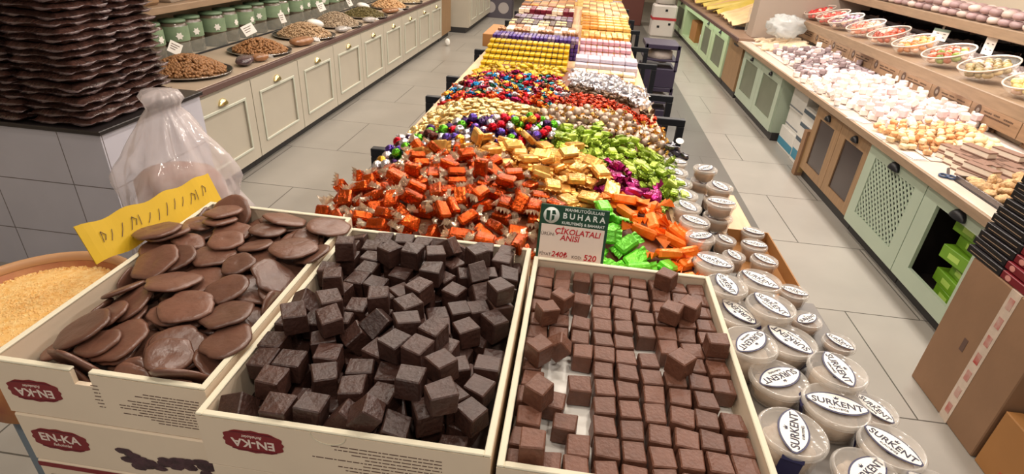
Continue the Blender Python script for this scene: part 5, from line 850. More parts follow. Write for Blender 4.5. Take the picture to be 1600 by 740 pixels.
-318,3607,953,0,0,-89, -380,3613,953,0,0,-42, -449,3621,953,0,0,2, -602,3622,937,0,25,-156, -254,3628,953,0,0,85, -109,3638,953,0,0,25, -526,3640,951,4,-4,-42, -206,3663,953,0,0,54,
-488,3663,953,0,0,149, -291,3666,953,0,0,22, -418,3668,953,0,0,-138, -637,3668,923,-6,-14,19, -359,3669,953,0,0,-122, -148,3669,953,0,0,63, -574,3679,941,16,-1,-87, -346,3699,976,12,-5,-154,
-235,3699,959,39,8,-103, -417,3708,966,7,-34,-74, -505,3710,968,-16,-26,170, -182,3724,953,0,0,178, -380,3727,953,0,0,-70, -564,3731,953,79,20,119, -460,3736,953,0,0,-78, -123,3736,953,0,0,104,
-604,3737,933,16,-5,-74, -659,3740,919,6,10,-150, -323,3742,953,0,0,-94, -527,3744,951,-6,2,105, -262,3744,953,0,0,-165, -183,3771,961,-18,23,128, -313,3774,973,-32,6,-31, -228,3782,962,-93,13,-59,
-372,3785,961,17,22,81, -280,3794,953,0,0,-30, -144,3806,953,0,0,-120, -84,3806,953,0,0,116, -213,3822,953,0,0,-13, -117,3876,953,180,0,48,
],
'stk': [
2434,6957,772,-1,-9,7, 2556,6963,788,-3,-5,25, 2142,6970,739,177,-1,25, 2224,6971,744,123,-6,39, 2436,6999,772,-3,-9,21, 2346,7003,760,51,-12,17, 2554,7033,791,-94,0,37, 2268,7056,747,-6,-6,31,
2173,7057,740,-4,-2,18, 2398,7057,766,-3,-9,19, 2506,7061,782,-2,-7,16, 2387,7098,767,49,-12,33, 2522,7106,787,90,-3,3, 2181,7116,740,-4,-2,29, 2291,7121,750,-5,-7,17, 2453,7167,774,-3,-8,22,
2557,7174,788,-3,-5,32, 2334,7177,756,-5,-8,25, 2221,7182,743,-4,-4,25, 2448,7212,776,49,-4,36, 2343,7222,765,70,0,28, 2228,7231,743,2,-5,17, 2560,7232,791,-56,-2,17, 2488,7279,780,-4,-8,29,
2280,7281,749,1,-7,12, 2379,7282,763,-5,-8,33, 2604,7282,792,-1,-3,18, 2160,7284,740,3,-1,18, 2370,7324,781,85,-14,6, 2513,7330,783,-3,-7,24, 2620,7335,793,-1,-1,33, 2270,7338,747,-4,-7,7,
2559,7385,788,-2,-5,23, 2448,7385,774,-5,-8,32, 2217,7390,742,-6,-4,27, 2333,7396,756,-4,-8,22, 2575,7434,793,52,1,29, 2458,7435,778,-59,-11,34, 2239,7441,746,124,-7,27, 2315,7455,775,-31,-6,58,
2602,7489,792,-2,-3,25, 2390,7497,764,-6,-7,41, 2495,7497,781,-3,-7,22, 2265,7499,747,-6,-5,35, 2490,7550,780,-6,-6,43, 2388,7551,764,-5,-8,32, 2295,7560,750,-5,-7,24, 2625,7566,793,0,-1,19,
2230,7600,743,-6,-4,32, 2347,7617,758,-3,-8,20, 2448,7619,774,-4,-8,24, 2227,7677,743,-6,-4,30,
],
'lokg': [
2297,5466,757,-8,1,100, 2220,5494,795,2,-4,-46, 2715,5501,800,0,0,83, 2198,5507,747,3,-2,-67, 2583,5508,798,-3,3,135, 2513,5510,790,-1,7,172, 2255,5516,752,6,-2,-63, 2646,5518,800,-1,0,100,
2389,5527,772,9,-1,-81, 2324,5528,761,-7,-5,50, 2444,5528,780,2,9,-168, 2018,5542,745,0,0,-175, 2222,5574,749,3,-3,-59, 2501,5574,789,7,-2,-77, 2162,5574,746,-2,0,113, 2615,5577,800,-4,1,102,
2677,5580,800,0,0,126, 2556,5581,795,1,6,-170, 2289,5582,756,5,6,-146, 2356,5584,766,7,-6,-52, 2424,5585,777,-8,5,121, 2084,5601,750,82,-90,72, 2456,5637,782,4,7,-150, 2384,5639,771,4,-8,-24,
2319,5640,760,-8,-3,68, 2578,5641,797,-1,-4,15, 2518,5641,791,2,7,-163, 2053,5642,750,-153,90,0, 2250,5642,752,-6,1,99, 2190,5644,747,0,-3,-5, 2650,5645,800,-1,0,101, 2712,5649,800,0,0,37,
2121,5654,745,0,0,32, 2485,5695,787,-6,-6,44, 2157,5702,746,1,0,-146, 2552,5703,795,-6,-1,78, 2221,5703,749,4,-1,-79, 2608,5704,799,-3,-1,70, 2671,5706,800,0,0,2, 2288,5707,756,-7,-2,75,
2417,5708,776,0,9,180, 2352,5709,766,5,-8,-33, 2476,5738,832,-6,-6,51, 2648,5758,800,0,1,179, 2440,5759,780,0,9,-178, 2115,5760,745,0,0,11, 2376,5764,769,7,-6,-53, 2310,5765,759,-8,0,88,
2574,5766,797,5,3,-117, 2196,5767,748,-1,3,153, 2511,5768,790,4,-6,-33, 2712,5772,800,0,0,97, 2259,5773,753,-6,0,88, 2413,5816,775,-3,-9,18, 2472,5822,785,8,-3,-66, 2340,5828,764,8,4,-114,
2282,5829,755,-7,-1,82, 2591,5829,798,-3,-1,75, 2223,5832,749,0,5,174, 2537,5833,793,-6,-2,74, 2658,5835,800,0,0,134, 2148,5837,746,0,1,-146, 2668,5854,846,0,0,-126, 2516,5867,837,6,-1,-85,
2419,5878,776,0,9,-179, 2183,5890,747,3,0,-63, 2301,5893,758,-8,2,103, 2710,5895,800,0,0,-106, 2356,5896,766,-3,-9,18, 2567,5900,796,-1,-6,9, 2646,5907,800,1,0,-72, 2484,5908,786,-9,1,95,
2241,5912,751,0,-6,3, 2682,5958,800,0,0,131, 2147,5960,746,-1,0,18, 2615,5961,800,4,0,-85, 2406,5961,774,-1,-9,7, 2334,5964,763,-6,6,133, 2208,5964,748,-4,0,95, 2467,5967,784,-3,-8,19,
2260,5967,753,7,0,-85, 2552,5969,795,0,6,-176, 2382,5984,817,-9,0,93, 2154,5998,792,-1,-2,19, 2328,6004,808,8,1,-97, 2306,6019,759,5,-6,-40, 2450,6020,781,9,-2,-76, 2183,6022,747,-2,1,113,
2643,6024,800,-1,0,76, 2589,6028,798,-3,-1,74, 2710,6028,800,0,0,-167, 2386,6029,771,5,8,-148, 2515,6031,791,-4,6,146, 2248,6032,752,6,2,-120, 2719,6049,846,0,0,81, 2437,6052,826,5,-7,-36,
2196,6056,794,2,-3,-45, 2274,6083,754,3,-7,-27, 2208,6086,748,0,-4,-5, 2689,6089,800,0,0,86, 2414,6089,775,8,4,-116, 2145,6092,746,1,0,-18, 2626,6092,800,-1,1,144, 2548,6094,794,-3,-5,27,
2389,6094,818,-7,-6,53, 2478,6095,786,2,-8,-14, 2356,6100,766,-7,-6,50, 2248,6130,800,-91,-6,11, 2252,6144,752,3,5,-150, 2317,6150,760,3,8,-162, 2181,6152,746,-2,2,124, 2581,6152,798,-2,-4,28,
2512,6153,790,-3,-7,20, 2104,6154,750,-4,-90,-61, 2389,6154,772,7,6,-126, 2450,6155,781,-9,-1,83, 2716,6156,800,0,0,4, 2648,6157,800,0,-1,22, 2577,6183,843,0,-5,0, 2281,6206,755,4,-6,-28,
2353,6213,766,-8,-4,63, 2626,6217,800,1,0,-78, 2546,6217,794,-3,5,148, 2474,6218,785,2,8,-167, 2416,6219,776,9,-2,-81, 2684,6221,800,0,0,89, 2228,6223,750,-5,-2,64, 2141,6227,746,-1,0,74,
2440,6234,826,-5,7,144, 2334,6266,809,0,9,-180, 2304,6266,758,-7,3,109, 2513,6274,790,6,5,-129, 2442,6278,780,9,2,-102, 2640,6278,800,-1,0,88, 2705,6281,800,0,0,68, 2188,6282,747,-3,0,87,
2583,6283,798,4,1,-99, 2382,6285,770,1,9,-177, 2246,6291,751,-6,-1,85, 2645,6319,846,1,0,-83, 2298,6325,804,-7,2,102, 2477,6341,785,-1,-8,10, 2158,6344,746,-1,0,108, 2546,6345,794,-4,4,134,
2613,6346,800,1,0,-107, 2419,6349,776,2,9,-170, 2212,6352,748,4,-1,-68, 2280,6352,755,-4,-6,28, 2356,6352,766,8,-4,-66, 2691,6358,800,0,0,-67, 2579,6404,797,-3,-2,65, 2639,6407,800,1,0,-103,
2244,6409,751,-6,-2,65, 2512,6415,790,7,-2,-78, 2173,6415,747,0,-2,-40, 2310,6416,759,9,0,-90, 2434,6416,779,-9,-1,86, 2372,6417,769,5,-8,-32, 2720,6420,800,0,0,-132, 2295,6439,803,-5,-7,36,
2488,6470,787,8,-3,-68, 2682,6470,800,0,0,165, 2619,6471,800,-1,0,80, 2200,6473,748,-2,-3,26, 2327,6476,762,1,9,-176, 2394,6477,772,-9,-1,81, 2261,6480,753,-2,-6,17, 2503,6481,836,3,8,-163,
2549,6485,795,-4,5,142, 2616,6515,846,1,-1,-56, 2644,6528,800,0,1,178, 2192,6532,747,3,-1,-60, 2712,6532,800,0,0,-91, 2436,6534,779,9,1,-98, 2490,6536,787,9,1,-95, 2379,6538,770,-9,0,91,
2325,6539,761,-9,0,92, 2582,6542,798,-3,-1,72, 2258,6542,753,2,6,-152, 2687,6599,800,0,0,-120, 2622,6601,800,1,1,-124, 2356,6602,766,-9,-2,80, 2412,6603,775,3,-9,-16, 2284,6604,756,6,4,-123,
2478,6604,786,1,-8,-9, 2218,6605,749,4,2,-126, 2550,6610,795,1,6,-172, 2276,6612,801,7,0,-90, 2441,6642,826,-9,3,106, 2708,6663,800,0,0,132, 2312,6663,760,8,-2,-71, 2250,6667,752,-6,0,86,
2446,6668,781,6,7,-141, 2377,6668,770,8,5,-119, 2587,6668,798,-4,0,91, 2643,6668,800,-1,0,94, 2522,6669,792,-6,-5,50, 2183,6673,747,0,3,157, 2710,6687,846,0,0,114, 2611,6722,799,0,4,178,
2194,6727,747,1,-3,-16, 2352,6731,766,9,-1,-85, 2679,6733,800,0,0,-157, 2416,6734,776,6,-7,-43, 2483,6735,786,9,1,-95, 2281,6736,755,-6,-4,54, 2544,6737,794,-5,-3,61, 2249,6737,797,-7,-2,72,
2636,6779,800,0,1,-168, 2444,6792,780,-8,4,115, 2385,6796,771,9,-1,-82, 2572,6796,797,0,5,-175, 2504,6797,789,-2,-7,14, 2181,6798,747,1,2,-137, 2253,6800,752,0,-6,-1, 2619,6802,850,33,-91,-18,
2720,6802,800,0,0,-143, 2319,6806,761,6,6,-133, 2417,6850,776,-2,9,168, 2658,6858,800,0,0,-147, 2223,6859,749,-5,-1,77, 2542,6861,794,-4,4,131, 2295,6862,757,-3,-7,21, 2354,6870,766,9,-2,-77,
2486,6885,787,-6,-6,41, 2602,6886,799,-3,-2,63, 2198,6887,793,-10,10,122, 2406,6913,779,-89,-99,0,
],
'lokw': [
2411,4415,775,-2,9,165, 2545,4415,794,-5,-3,62, 2120,4416,745,0,0,-92, 2258,4417,752,6,-1,-82, 2458,4419,829,-177,-8,-17, 2477,4422,785,-4,8,155, 2679,4430,800,0,0,-123, 2351,4436,766,-4,8,152,
2236,4471,750,1,6,-173, 2720,4476,800,0,0,-47, 2583,4477,798,5,-1,-84, 2426,4478,778,9,0,-88, 2083,4479,745,0,0,40, 2162,4480,746,-1,1,149, 2507,4483,790,-6,-4,61, 2307,4484,805,-8,-3,69,
2302,4484,758,8,2,-109, 2252,4488,798,-6,-2,69, 2650,4491,800,-1,0,66, 2182,4493,793,-2,1,127, 2370,4500,768,-9,0,92, 2561,4506,842,-5,2,115, 2001,4523,749,-90,0,74, 2118,4540,745,0,0,99,
2556,4540,795,-4,-5,38, 2267,4543,754,-6,4,126, 2201,4543,748,3,-2,-65, 2481,4544,786,-2,-8,16, 2624,4554,800,1,-1,-56, 2341,4555,764,-3,-8,18, 2414,4558,776,1,-9,-9, 2703,4560,800,0,0,149,
2471,4573,831,-8,-2,77, 2297,4590,804,-7,5,127, 2162,4604,746,-1,1,156, 2304,4605,758,4,7,-148, 2580,4607,798,4,-3,-54, 2081,4610,745,0,0,154, 2508,4614,790,-1,7,171, 2450,4615,781,9,2,-104,
2656,4618,800,1,1,-133, 2239,4621,751,5,2,-121, 2101,4628,791,0,0,85, 2722,4633,800,0,0,22, 2527,4637,838,-6,3,116, 2365,4640,768,7,-5,-53, 2654,4642,846,0,1,163, 2352,4648,812,4,-8,-26,
2118,4672,745,0,0,71, 2197,4672,748,-4,-1,62, 2471,4679,784,8,-1,-81, 2692,4681,800,0,0,-155, 2606,4682,799,4,1,-99, 2411,4683,775,2,9,-165, 2265,4685,753,-1,-7,5, 2536,4687,793,1,-6,-13,
2294,4688,810,134,-98,-3, 2007,4695,781,179,-33,1, 2321,4696,761,-8,1,98, 2454,4702,828,-1,9,174, 2060,4716,745,0,0,179, 2076,4727,791,0,0,87, 2137,4733,746,0,0,174, 2560,4741,842,3,2,-119,
2217,4741,760,47,-3,41, 2390,4746,818,9,-3,-72, 2446,4746,781,5,-8,-35, 2367,4750,768,-4,8,157, 2587,4750,798,-1,-4,11, 2285,4750,756,7,-2,-75, 2650,4753,800,0,0,92, 2712,4753,800,0,0,-13,
2524,4756,792,1,7,-175, 2277,4772,801,7,3,-116, 2702,4772,846,0,0,-147, 2409,4803,775,-5,-8,35, 2197,4804,748,3,2,-142, 2476,4806,785,-8,3,109, 2270,4808,754,-7,2,105, 2539,4812,794,1,6,-174,
2608,4822,799,-3,-2,52, 2137,4825,746,1,0,-127, 2341,4826,764,0,-9,1, 2682,4829,800,0,0,-54, 2060,4830,752,-139,-90,0, 2240,4845,792,-33,2,29, 2396,4862,819,9,3,-111, 2720,4871,800,0,0,-144,
2168,4871,746,0,-2,-37, 2104,4875,791,0,0,54, 2095,4876,745,0,0,45, 2506,4876,790,-7,1,102, 2597,4877,844,-3,178,-51, 2574,4879,797,-2,-3,25, 2368,4889,768,9,0,-91, 2441,4890,780,-8,4,117,
2232,4892,750,-2,-5,34, 2663,4895,800,0,0,41, 2300,4899,758,4,7,-151, 2006,4902,749,90,0,162, 2180,4917,799,-38,-92,-13, 2718,4919,846,0,0,-74, 2618,4938,800,1,-1,-34, 2068,4941,761,90,-123,-48,
2138,4943,746,0,0,-93, 2192,4945,747,-3,0,87, 2345,4945,814,89,-9,6, 2474,4950,785,3,-8,-24, 2410,4951,775,-8,-4,66, 2262,4953,753,6,3,-120, 2276,4954,804,-83,0,-92, 2548,4954,794,-2,5,160,
2686,4955,800,0,0,-48, 2330,4962,762,-7,-5,57, 2017,4980,753,90,88,-48, 2663,4982,846,0,0,-168, 2401,4982,820,7,-6,-47, 2515,5013,791,-2,-7,17, 2167,5016,746,2,0,-131, 2578,5016,797,4,0,-85,
2098,5017,745,0,0,89, 2377,5018,770,-1,9,174, 2722,5018,800,0,0,-64, 2241,5019,751,5,-3,-61, 2447,5020,781,9,1,-93, 2643,5020,800,0,-1,4, 2300,5023,758,-7,4,119, 2582,5029,843,3,-2,-65,
2084,5030,799,88,7,-49, 2201,5039,794,3,1,-108, 2377,5048,816,-8,-4,62, 2033,5048,749,90,0,-29, 2687,5075,800,0,0,-3, 2503,5075,836,-9,0,89, 2406,5075,774,-2,-9,11, 2608,5080,799,1,-4,-10,
2540,5081,794,0,-6,0, 2268,5081,754,-5,-4,47, 2478,5081,786,-1,-9,7, 2198,5081,748,-1,3,171, 2343,5090,764,0,-9,-3, 2094,5100,752,-36,-90,0, 2444,5103,827,-9,-1,81, 2565,5107,842,4,-1,-75,
2387,5112,818,9,2,-103, 2278,5113,805,-83,-1,-83, 2722,5126,800,0,0,-9, 2650,5138,800,-1,0,75, 2244,5141,751,2,5,-163, 2305,5143,759,2,8,-163, 2054,5144,749,90,0,-12, 2444,5144,780,-8,4,114,
2158,5148,746,1,0,-102, 2373,5150,769,-6,7,140, 2584,5150,798,-3,-2,48, 2512,5155,790,4,-6,-30, 2473,5157,831,2,-8,-18, 2716,5169,846,0,0,20, 2288,5177,803,0,8,177, 2401,5180,820,-2,9,168,
2130,5180,791,0,-1,8, 2192,5185,793,3,-1,-72, 2533,5206,793,-4,6,148, 2615,5207,800,-1,1,125, 2333,5209,763,-9,1,94, 2699,5211,800,0,0,121, 2272,5211,754,7,-2,-74, 2209,5217,748,-1,-4,21,
2470,5217,784,-8,-1,82, 2144,5217,746,-1,0,98, 2389,5225,771,1,9,-173, 2656,5236,846,0,1,154, 2320,5236,807,8,0,-89, 2260,5239,799,1,-7,-6, 2430,5241,822,10,45,-172, 2178,5252,793,0,2,158,
2573,5263,797,6,2,-108, 2298,5274,758,-3,7,162, 2169,5277,746,0,2,173, 2368,5280,768,-3,-9,20, 2086,5282,745,0,0,-141, 2646,5286,800,-1,-1,55, 2239,5286,751,-1,6,163, 2727,5292,800,0,0,103,
2497,5294,788,1,7,-170, 2423,5302,777,-8,4,116, 2226,5304,795,-6,1,98, 2279,5311,801,-7,1,98, 2006,5313,745,0,0,-113, 2394,5319,819,-1,9,171, 2338,5340,763,-8,3,112, 2279,5342,755,-7,3,111,
2545,5347,794,-2,-6,18, 2148,5349,746,0,0,100, 2689,5350,800,0,0,88, 2617,5351,800,1,1,-140, 2204,5356,748,-1,-3,10, 2396,5362,773,7,-6,-47, 2473,5374,785,8,-1,-83, 2423,5379,823,8,5,-124,
2356,5384,812,0,9,179, 2250,5393,796,11,4,33, 2315,5399,760,-8,4,115, 2045,5402,745,0,0,-75, 2131,5411,749,-90,0,110, 2720,5412,800,0,0,-35, 2652,5415,800,1,0,-82, 2231,5423,750,-4,-3,65,
2365,5424,768,-4,-8,25, 2590,5426,798,-4,0,94, 2522,5432,792,-4,-6,33, 2283,5452,802,7,-4,-59, 2449,5458,781,0,9,-177,
],
'lokp': [
2711,3948,800,0,0,-126, 2628,3961,800,1,-1,-41, 2214,3966,748,-4,0,92, 2377,3974,770,1,-9,-7, 2148,3976,746,0,-1,-4, 2266,3976,778,-22,-135,-67, 2512,3980,794,83,-3,64, 2593,3994,845,-4,0,80,
2673,4006,846,0,0,-83, 2593,4012,798,-3,-2,53, 2444,4015,780,-9,-1,86, 2682,4020,800,0,0,-73, 2179,4027,747,0,-2,-8, 2389,4029,771,9,1,-96, 2540,4030,844,97,3,-114, 2537,4036,794,6,4,-122,
2239,4038,751,-5,-1,82, 2329,4038,808,2,-8,-15, 2298,4038,758,2,-7,-15, 2488,4062,837,82,1,96, 2142,4083,746,0,-1,29, 2717,4086,846,0,0,-134, 2493,4087,788,1,-8,-2, 2428,4087,778,0,9,178,
2574,4087,797,-1,4,161, 2656,4088,800,0,0,142, 2196,4088,786,48,-17,-80, 2723,4097,800,0,0,115, 2243,4098,751,-6,0,85, 2260,4098,806,-32,83,6, 2372,4100,815,4,8,-157, 2297,4104,757,-8,-1,85,
2350,4106,765,-9,-1,85, 2564,4109,842,-1,4,164, 2119,4115,791,1,0,-103, 2634,4118,846,0,0,-87, 2292,4144,803,4,174,38, 2459,4148,829,-8,2,102, 2184,4151,747,3,0,-107, 2660,4152,800,0,0,-10,
2520,4154,791,-1,7,172, 2458,4156,782,-8,-3,72, 2587,4156,798,4,1,-101, 2246,4163,751,-1,6,170, 2387,4166,771,1,-9,-5, 2120,4169,746,0,0,-34, 2324,4174,761,-2,8,169, 2687,4175,850,90,0,70,
2132,4177,791,0,0,3, 2610,4196,849,-89,-2,-20, 2195,4200,790,4,-35,75, 2520,4210,838,-8,0,93, 2726,4214,800,0,0,-79, 2284,4217,802,-3,-7,25, 2628,4220,800,-1,2,154, 2426,4222,778,8,4,-113,
2565,4225,796,-5,-2,69, 2137,4225,746,0,0,156, 2359,4228,767,-9,0,89, 2500,4234,789,5,-6,-42, 2279,4239,755,1,7,-172, 2218,4239,749,4,0,-92, 2701,4245,846,0,0,-81, 2623,4258,846,-2,-2,47,
2364,4270,814,-9,-3,69, 2124,4280,792,1,0,-98, 2684,4286,800,0,0,107, 2388,4287,771,5,-8,-35, 2544,4288,794,1,6,-173, 2609,4292,799,3,-2,-61, 2174,4294,747,-2,-1,50, 2108,4296,745,0,0,-105,
2246,4297,751,-6,0,86, 2319,4300,761,4,-7,-34, 2189,4300,800,-97,88,-8, 2676,4313,847,-9,-8,-23, 2583,4332,844,4,0,-85, 2285,4339,809,-90,83,-1, 2495,4345,788,-6,-4,60, 2573,4347,797,1,4,-169,
2137,4351,746,0,0,-105, 2413,4356,775,9,2,-102, 2198,4356,748,-1,4,165, 2357,4358,766,2,-9,-12, 2362,4358,814,9,178,77, 2271,4359,754,7,-1,-84, 2455,4360,826,9,46,166, 2642,4363,800,-1,-1,34,
2714,4364,800,0,0,-70, 2120,4401,791,0,0,78, 2594,4406,834,-61,-34,104, 2308,4406,796,51,21,-49, 2696,4430,846,0,0,151,
],
'loko': [
2205,3446,750,1,-94,0, 2123,3447,738,0,180,-10, 2276,3481,757,144,83,3, 2207,3530,740,-4,1,103, 2029,3534,738,0,0,-69, 2080,3542,738,0,0,176, 2251,3544,744,-2,-6,13, 2151,3544,738,0,1,174,
2306,3552,751,-1,8,176, 2282,3553,779,0,-7,-1, 2141,3566,769,0,-1,47, 2040,3566,769,0,0,-100, 2237,3573,774,6,0,-89, 2085,3580,769,0,0,-107, 2230,3591,742,-5,-1,84, 2059,3595,738,0,0,50,
2333,3596,755,9,1,-94, 2378,3596,774,-25,23,169, 2116,3596,738,0,0,94, 2286,3598,748,-1,7,176, 2174,3604,739,-2,-1,62, 2202,3616,771,-1,-3,8, 2271,3617,778,7,-2,-68, 2107,3627,769,0,0,-110,
2053,3632,769,0,0,21, 2154,3633,779,-62,-91,-24, 2403,3637,783,-12,38,-23, 2320,3643,753,2,8,-167, 2082,3645,738,0,0,47, 2202,3647,740,2,-3,-46, 2254,3647,745,-5,3,123, 2369,3649,761,-9,-1,86,
2144,3657,738,-1,0,119, 2304,3659,782,-7,5,123, 2010,3660,738,0,0,133, 2190,3668,770,-2,2,130, 2438,3672,772,-1,9,174, 2241,3673,774,-6,0,87, 2031,3673,769,0,0,-176, 2353,3674,789,9,0,-91,
2076,3685,769,0,0,93, 2131,3688,769,0,0,-128, 2415,3688,799,7,-6,-54, 2225,3694,742,4,2,-116, 2277,3697,747,6,5,-133, 2175,3699,739,0,2,-135, 2066,3699,738,0,0,-178, 2493,3701,780,4,-7,-29,
2330,3702,755,-9,1,96, 2113,3707,738,0,0,-78, 2382,3709,763,-9,-3,74, 2430,3721,771,9,2,-105, 2324,3721,785,7,5,-123, 2258,3723,776,6,0,-94, 2373,3728,792,-9,-1,81, 2506,3731,813,-4,6,143,
2217,3731,772,-4,-1,82, 2437,3735,807,-86,8,-151, 2101,3736,769,0,0,133, 2150,3739,769,0,0,128, 2203,3748,740,2,3,-147, 2254,3754,744,6,-1,-79, 2299,3754,750,-8,-1,86, 2526,3754,784,7,0,-91,
2130,3756,738,0,0,-180, 2351,3756,758,6,-7,-39, 2064,3757,738,0,0,-60, 2043,3763,769,0,0,-30, 2466,3766,776,8,-3,-68, 2409,3767,767,4,9,-158, 2344,3770,788,-8,-4,61, 2292,3773,780,-2,7,160,
2238,3775,774,-1,5,163, 2524,3779,815,-7,3,111, 2180,3780,764,22,-28,28, 2403,3783,797,7,-6,-49, 2127,3787,769,0,0,-126, 2456,3789,806,-6,-7,39, 2569,3794,789,2,-6,-17, 2118,3801,738,0,0,165,
2226,3807,742,5,1,-105, 2510,3810,782,3,-7,-22, 2277,3812,747,6,4,-125, 2446,3813,773,8,-3,-68, 2324,3813,785,-7,-5,54, 2053,3815,745,106,0,-6, 2341,3818,756,-6,-6,44, 2396,3818,765,9,3,-107,
2256,3822,786,-63,83,1, 2166,3824,739,-1,1,149, 2151,3828,779,-61,-91,21, 2432,3832,802,8,-5,-60, 2378,3833,793,1,9,-173, 2625,3834,796,-89,1,-127, 2479,3835,809,7,-5,-56, 2219,3846,772,-4,-2,70,
2312,3850,756,83,-5,54, 2275,3854,783,3,-19,-30, 2518,3857,783,-7,-2,75, 2087,3857,738,0,0,69, 2572,3862,789,0,6,177, 2182,3863,739,-1,2,143, 2421,3863,769,1,-9,-4, 2251,3863,744,2,6,-164,
2041,3864,742,90,0,-86, 2476,3867,778,9,1,-96, 2522,3867,815,-2,7,163, 2357,3872,794,-85,8,-146, 2368,3872,760,-1,-9,7, 2657,3878,803,89,90,0, 2177,3885,770,-2,1,109, 2398,3894,796,7,-6,-53,
2245,3896,779,-5,-13,58, 2224,3901,742,-1,-5,24, 2120,3903,752,31,18,122, 2030,3911,756,52,25,164, 2537,3913,786,-2,5,159, 2341,3914,760,81,1,98, 2172,3917,738,2,1,-140, 2474,3917,808,-8,-1,84,
2593,3917,791,-1,3,163, 2433,3918,771,9,-2,-79, 2383,3921,763,-1,-9,3, 2477,3928,778,-9,0,90, 2291,3931,753,88,-7,16, 2072,3933,738,0,0,-44, 2139,3935,779,-20,-12,146, 2425,3937,801,6,-7,-39,
2202,3949,786,-3,-2,57, 2548,3956,797,-63,84,0, 2360,3960,806,9,1,-99, 2082,3972,742,-90,0,-40, 2326,3983,764,107,81,-1,
],
'lokb': [
2214,3394,744,3,3,-144, 2399,3400,774,-58,-12,97, 2469,3418,780,-8,3,113, 2351,3459,761,-4,-8,27, 2428,3459,773,-6,-7,39, 2515,3471,786,-7,-1,82, 2410,3500,781,-119,143,7, 2479,3502,793,54,45,-140,
2334,3507,779,-21,-7,62, 2533,3534,789,-5,6,142, 2439,3541,813,-2,9,166, 2443,3542,776,2,-9,-11, 2381,3543,766,-8,-5,60, 2380,3543,803,9,1,-93, 2469,3584,805,7,-45,104, 2514,3605,786,7,1,-96,
2456,3615,778,6,6,-132, 2574,3622,793,-6,179,-82, 2435,3632,812,46,-23,-117, 2492,3658,803,-56,17,159, 2551,3696,790,5,-2,-66,
],
'cook': [
2236,2633,776,-1,-41,-88, 2316,2645,767,153,-54,-24, 2191,2649,740,-1,177,-19, 2411,2651,777,-8,-161,-40, 2264,2674,747,-1,7,169, 2475,2678,786,130,-15,75, 2123,2678,739,0,0,88, 2359,2683,760,-5,7,144,
2428,2702,785,108,-25,-73, 2191,2713,740,2,2,-137, 2345,2714,788,14,-26,-77, 2279,2717,761,-17,37,42, 2168,2726,771,12,165,15, 2109,2736,754,18,1,-108, 2229,2736,782,-38,-33,83, 2383,2743,764,-8,5,119,
2300,2747,796,60,-42,26, 2239,2761,744,0,6,180, 2446,2761,774,-8,3,112, 2318,2763,754,7,-4,-58, 2160,2765,740,0,1,-176, 2390,2785,787,-35,-13,-59, 2306,2796,783,-14,10,69, 2152,2802,768,-19,-13,-51,
2222,2812,756,-45,39,107, 2468,2814,791,-60,-34,18, 2274,2818,748,5,-5,-53, 2348,2824,758,-2,-9,11, 2183,2825,784,10,-133,23, 2416,2826,804,-7,-1,68, 2110,2829,739,0,0,-104, 2261,2833,786,19,3,77,
2417,2838,770,-9,2,105, 2176,2847,740,-2,0,100, 2309,2860,770,-100,67,64, 2472,2865,791,-98,-13,-131, 2204,2876,764,51,-16,123, 2263,2877,759,-9,18,-154, 2355,2886,768,26,34,-115, 2419,2888,794,11,4,-161,
2117,2890,747,-137,-13,-4, 2170,2915,740,1,-1,-60, 2306,2921,752,8,1,-98, 2460,2924,776,-8,3,109, 2299,2924,784,7,-4,-61, 2228,2927,743,4,-2,-65, 2391,2930,765,8,-5,-59, 2112,2946,746,42,-13,-41,
2345,2963,773,57,54,-107, 2194,2972,757,-93,-49,55, 2466,2980,786,-10,-37,-74, 2296,2985,756,2,20,133, 2130,3005,739,0,180,73, 2232,3010,747,-163,-10,-19, 2349,3013,773,-130,47,-58,
],
}
# ---------------- settled pieces: baked positions (x, y, z, euler) of every loose piece ----------------
# flat integer lists per kind: x, y, z in millimetres, then the three euler angles in degrees
PLACES = {k: [(v[i]/1000, v[i+1]/1000, v[i+2]/1000, math.radians(v[i+3]), math.radians(v[i+4]), math.radians(v[i+5])) for i in range(0, len(v), 6)] for k, v in DATA.items()}
def foil(name, col, rough=.28, metal=.85, var=.25, bump=.5, bs=70, hue=.15):
    return mat(name, col, rough, metal, var=var, scale=35, bump=bump, bscale=bs, hue=hue)
ORD = ['first', 'second', 'third', 'fourth', 'fifth', 'sixth', 'seventh', 'eighth', 'ninth', 'tenth', 'eleventh', 'twelfth', 'thirteenth', 'fourteenth']
def cell(p, x0, x1, y0, y1, nx, ny, zt):
    # where in its carton a piece lies, in words
    i = min(nx-1, max(0, int((p[0]-x0)/(x1-x0)*nx))); j = min(ny-1, max(0, int((p[1]-y0)/(y1-y0)*ny)))
    return '%s from left, %s row from front%s' % (ORD[i], ORD[j], ', on top' if p[2] > zt else '')
def zone(p, x0, x1, y0, y1):
    fx = (p[0]-x0)/(x1-x0); fy = (p[1]-y0)/(y1-y0); a = ['near', 'middle', 'far'][min(2, max(0, int(fy*3)))]; b = ['left', 'centre', 'right'][min(2, max(0, int(fx*3)))]
    return '%s %s of the heap' % (a, b)
def box_of(kind):
    P = PLACES[kind]; return min(q[0] for q in P), max(q[0] for q in P)+1e-4, min(q[1] for q in P), max(q[1] for q in P)+1e-4
def mesh_variants(fn, n): return [fn(random.Random(100+i)) for i in range(n)]
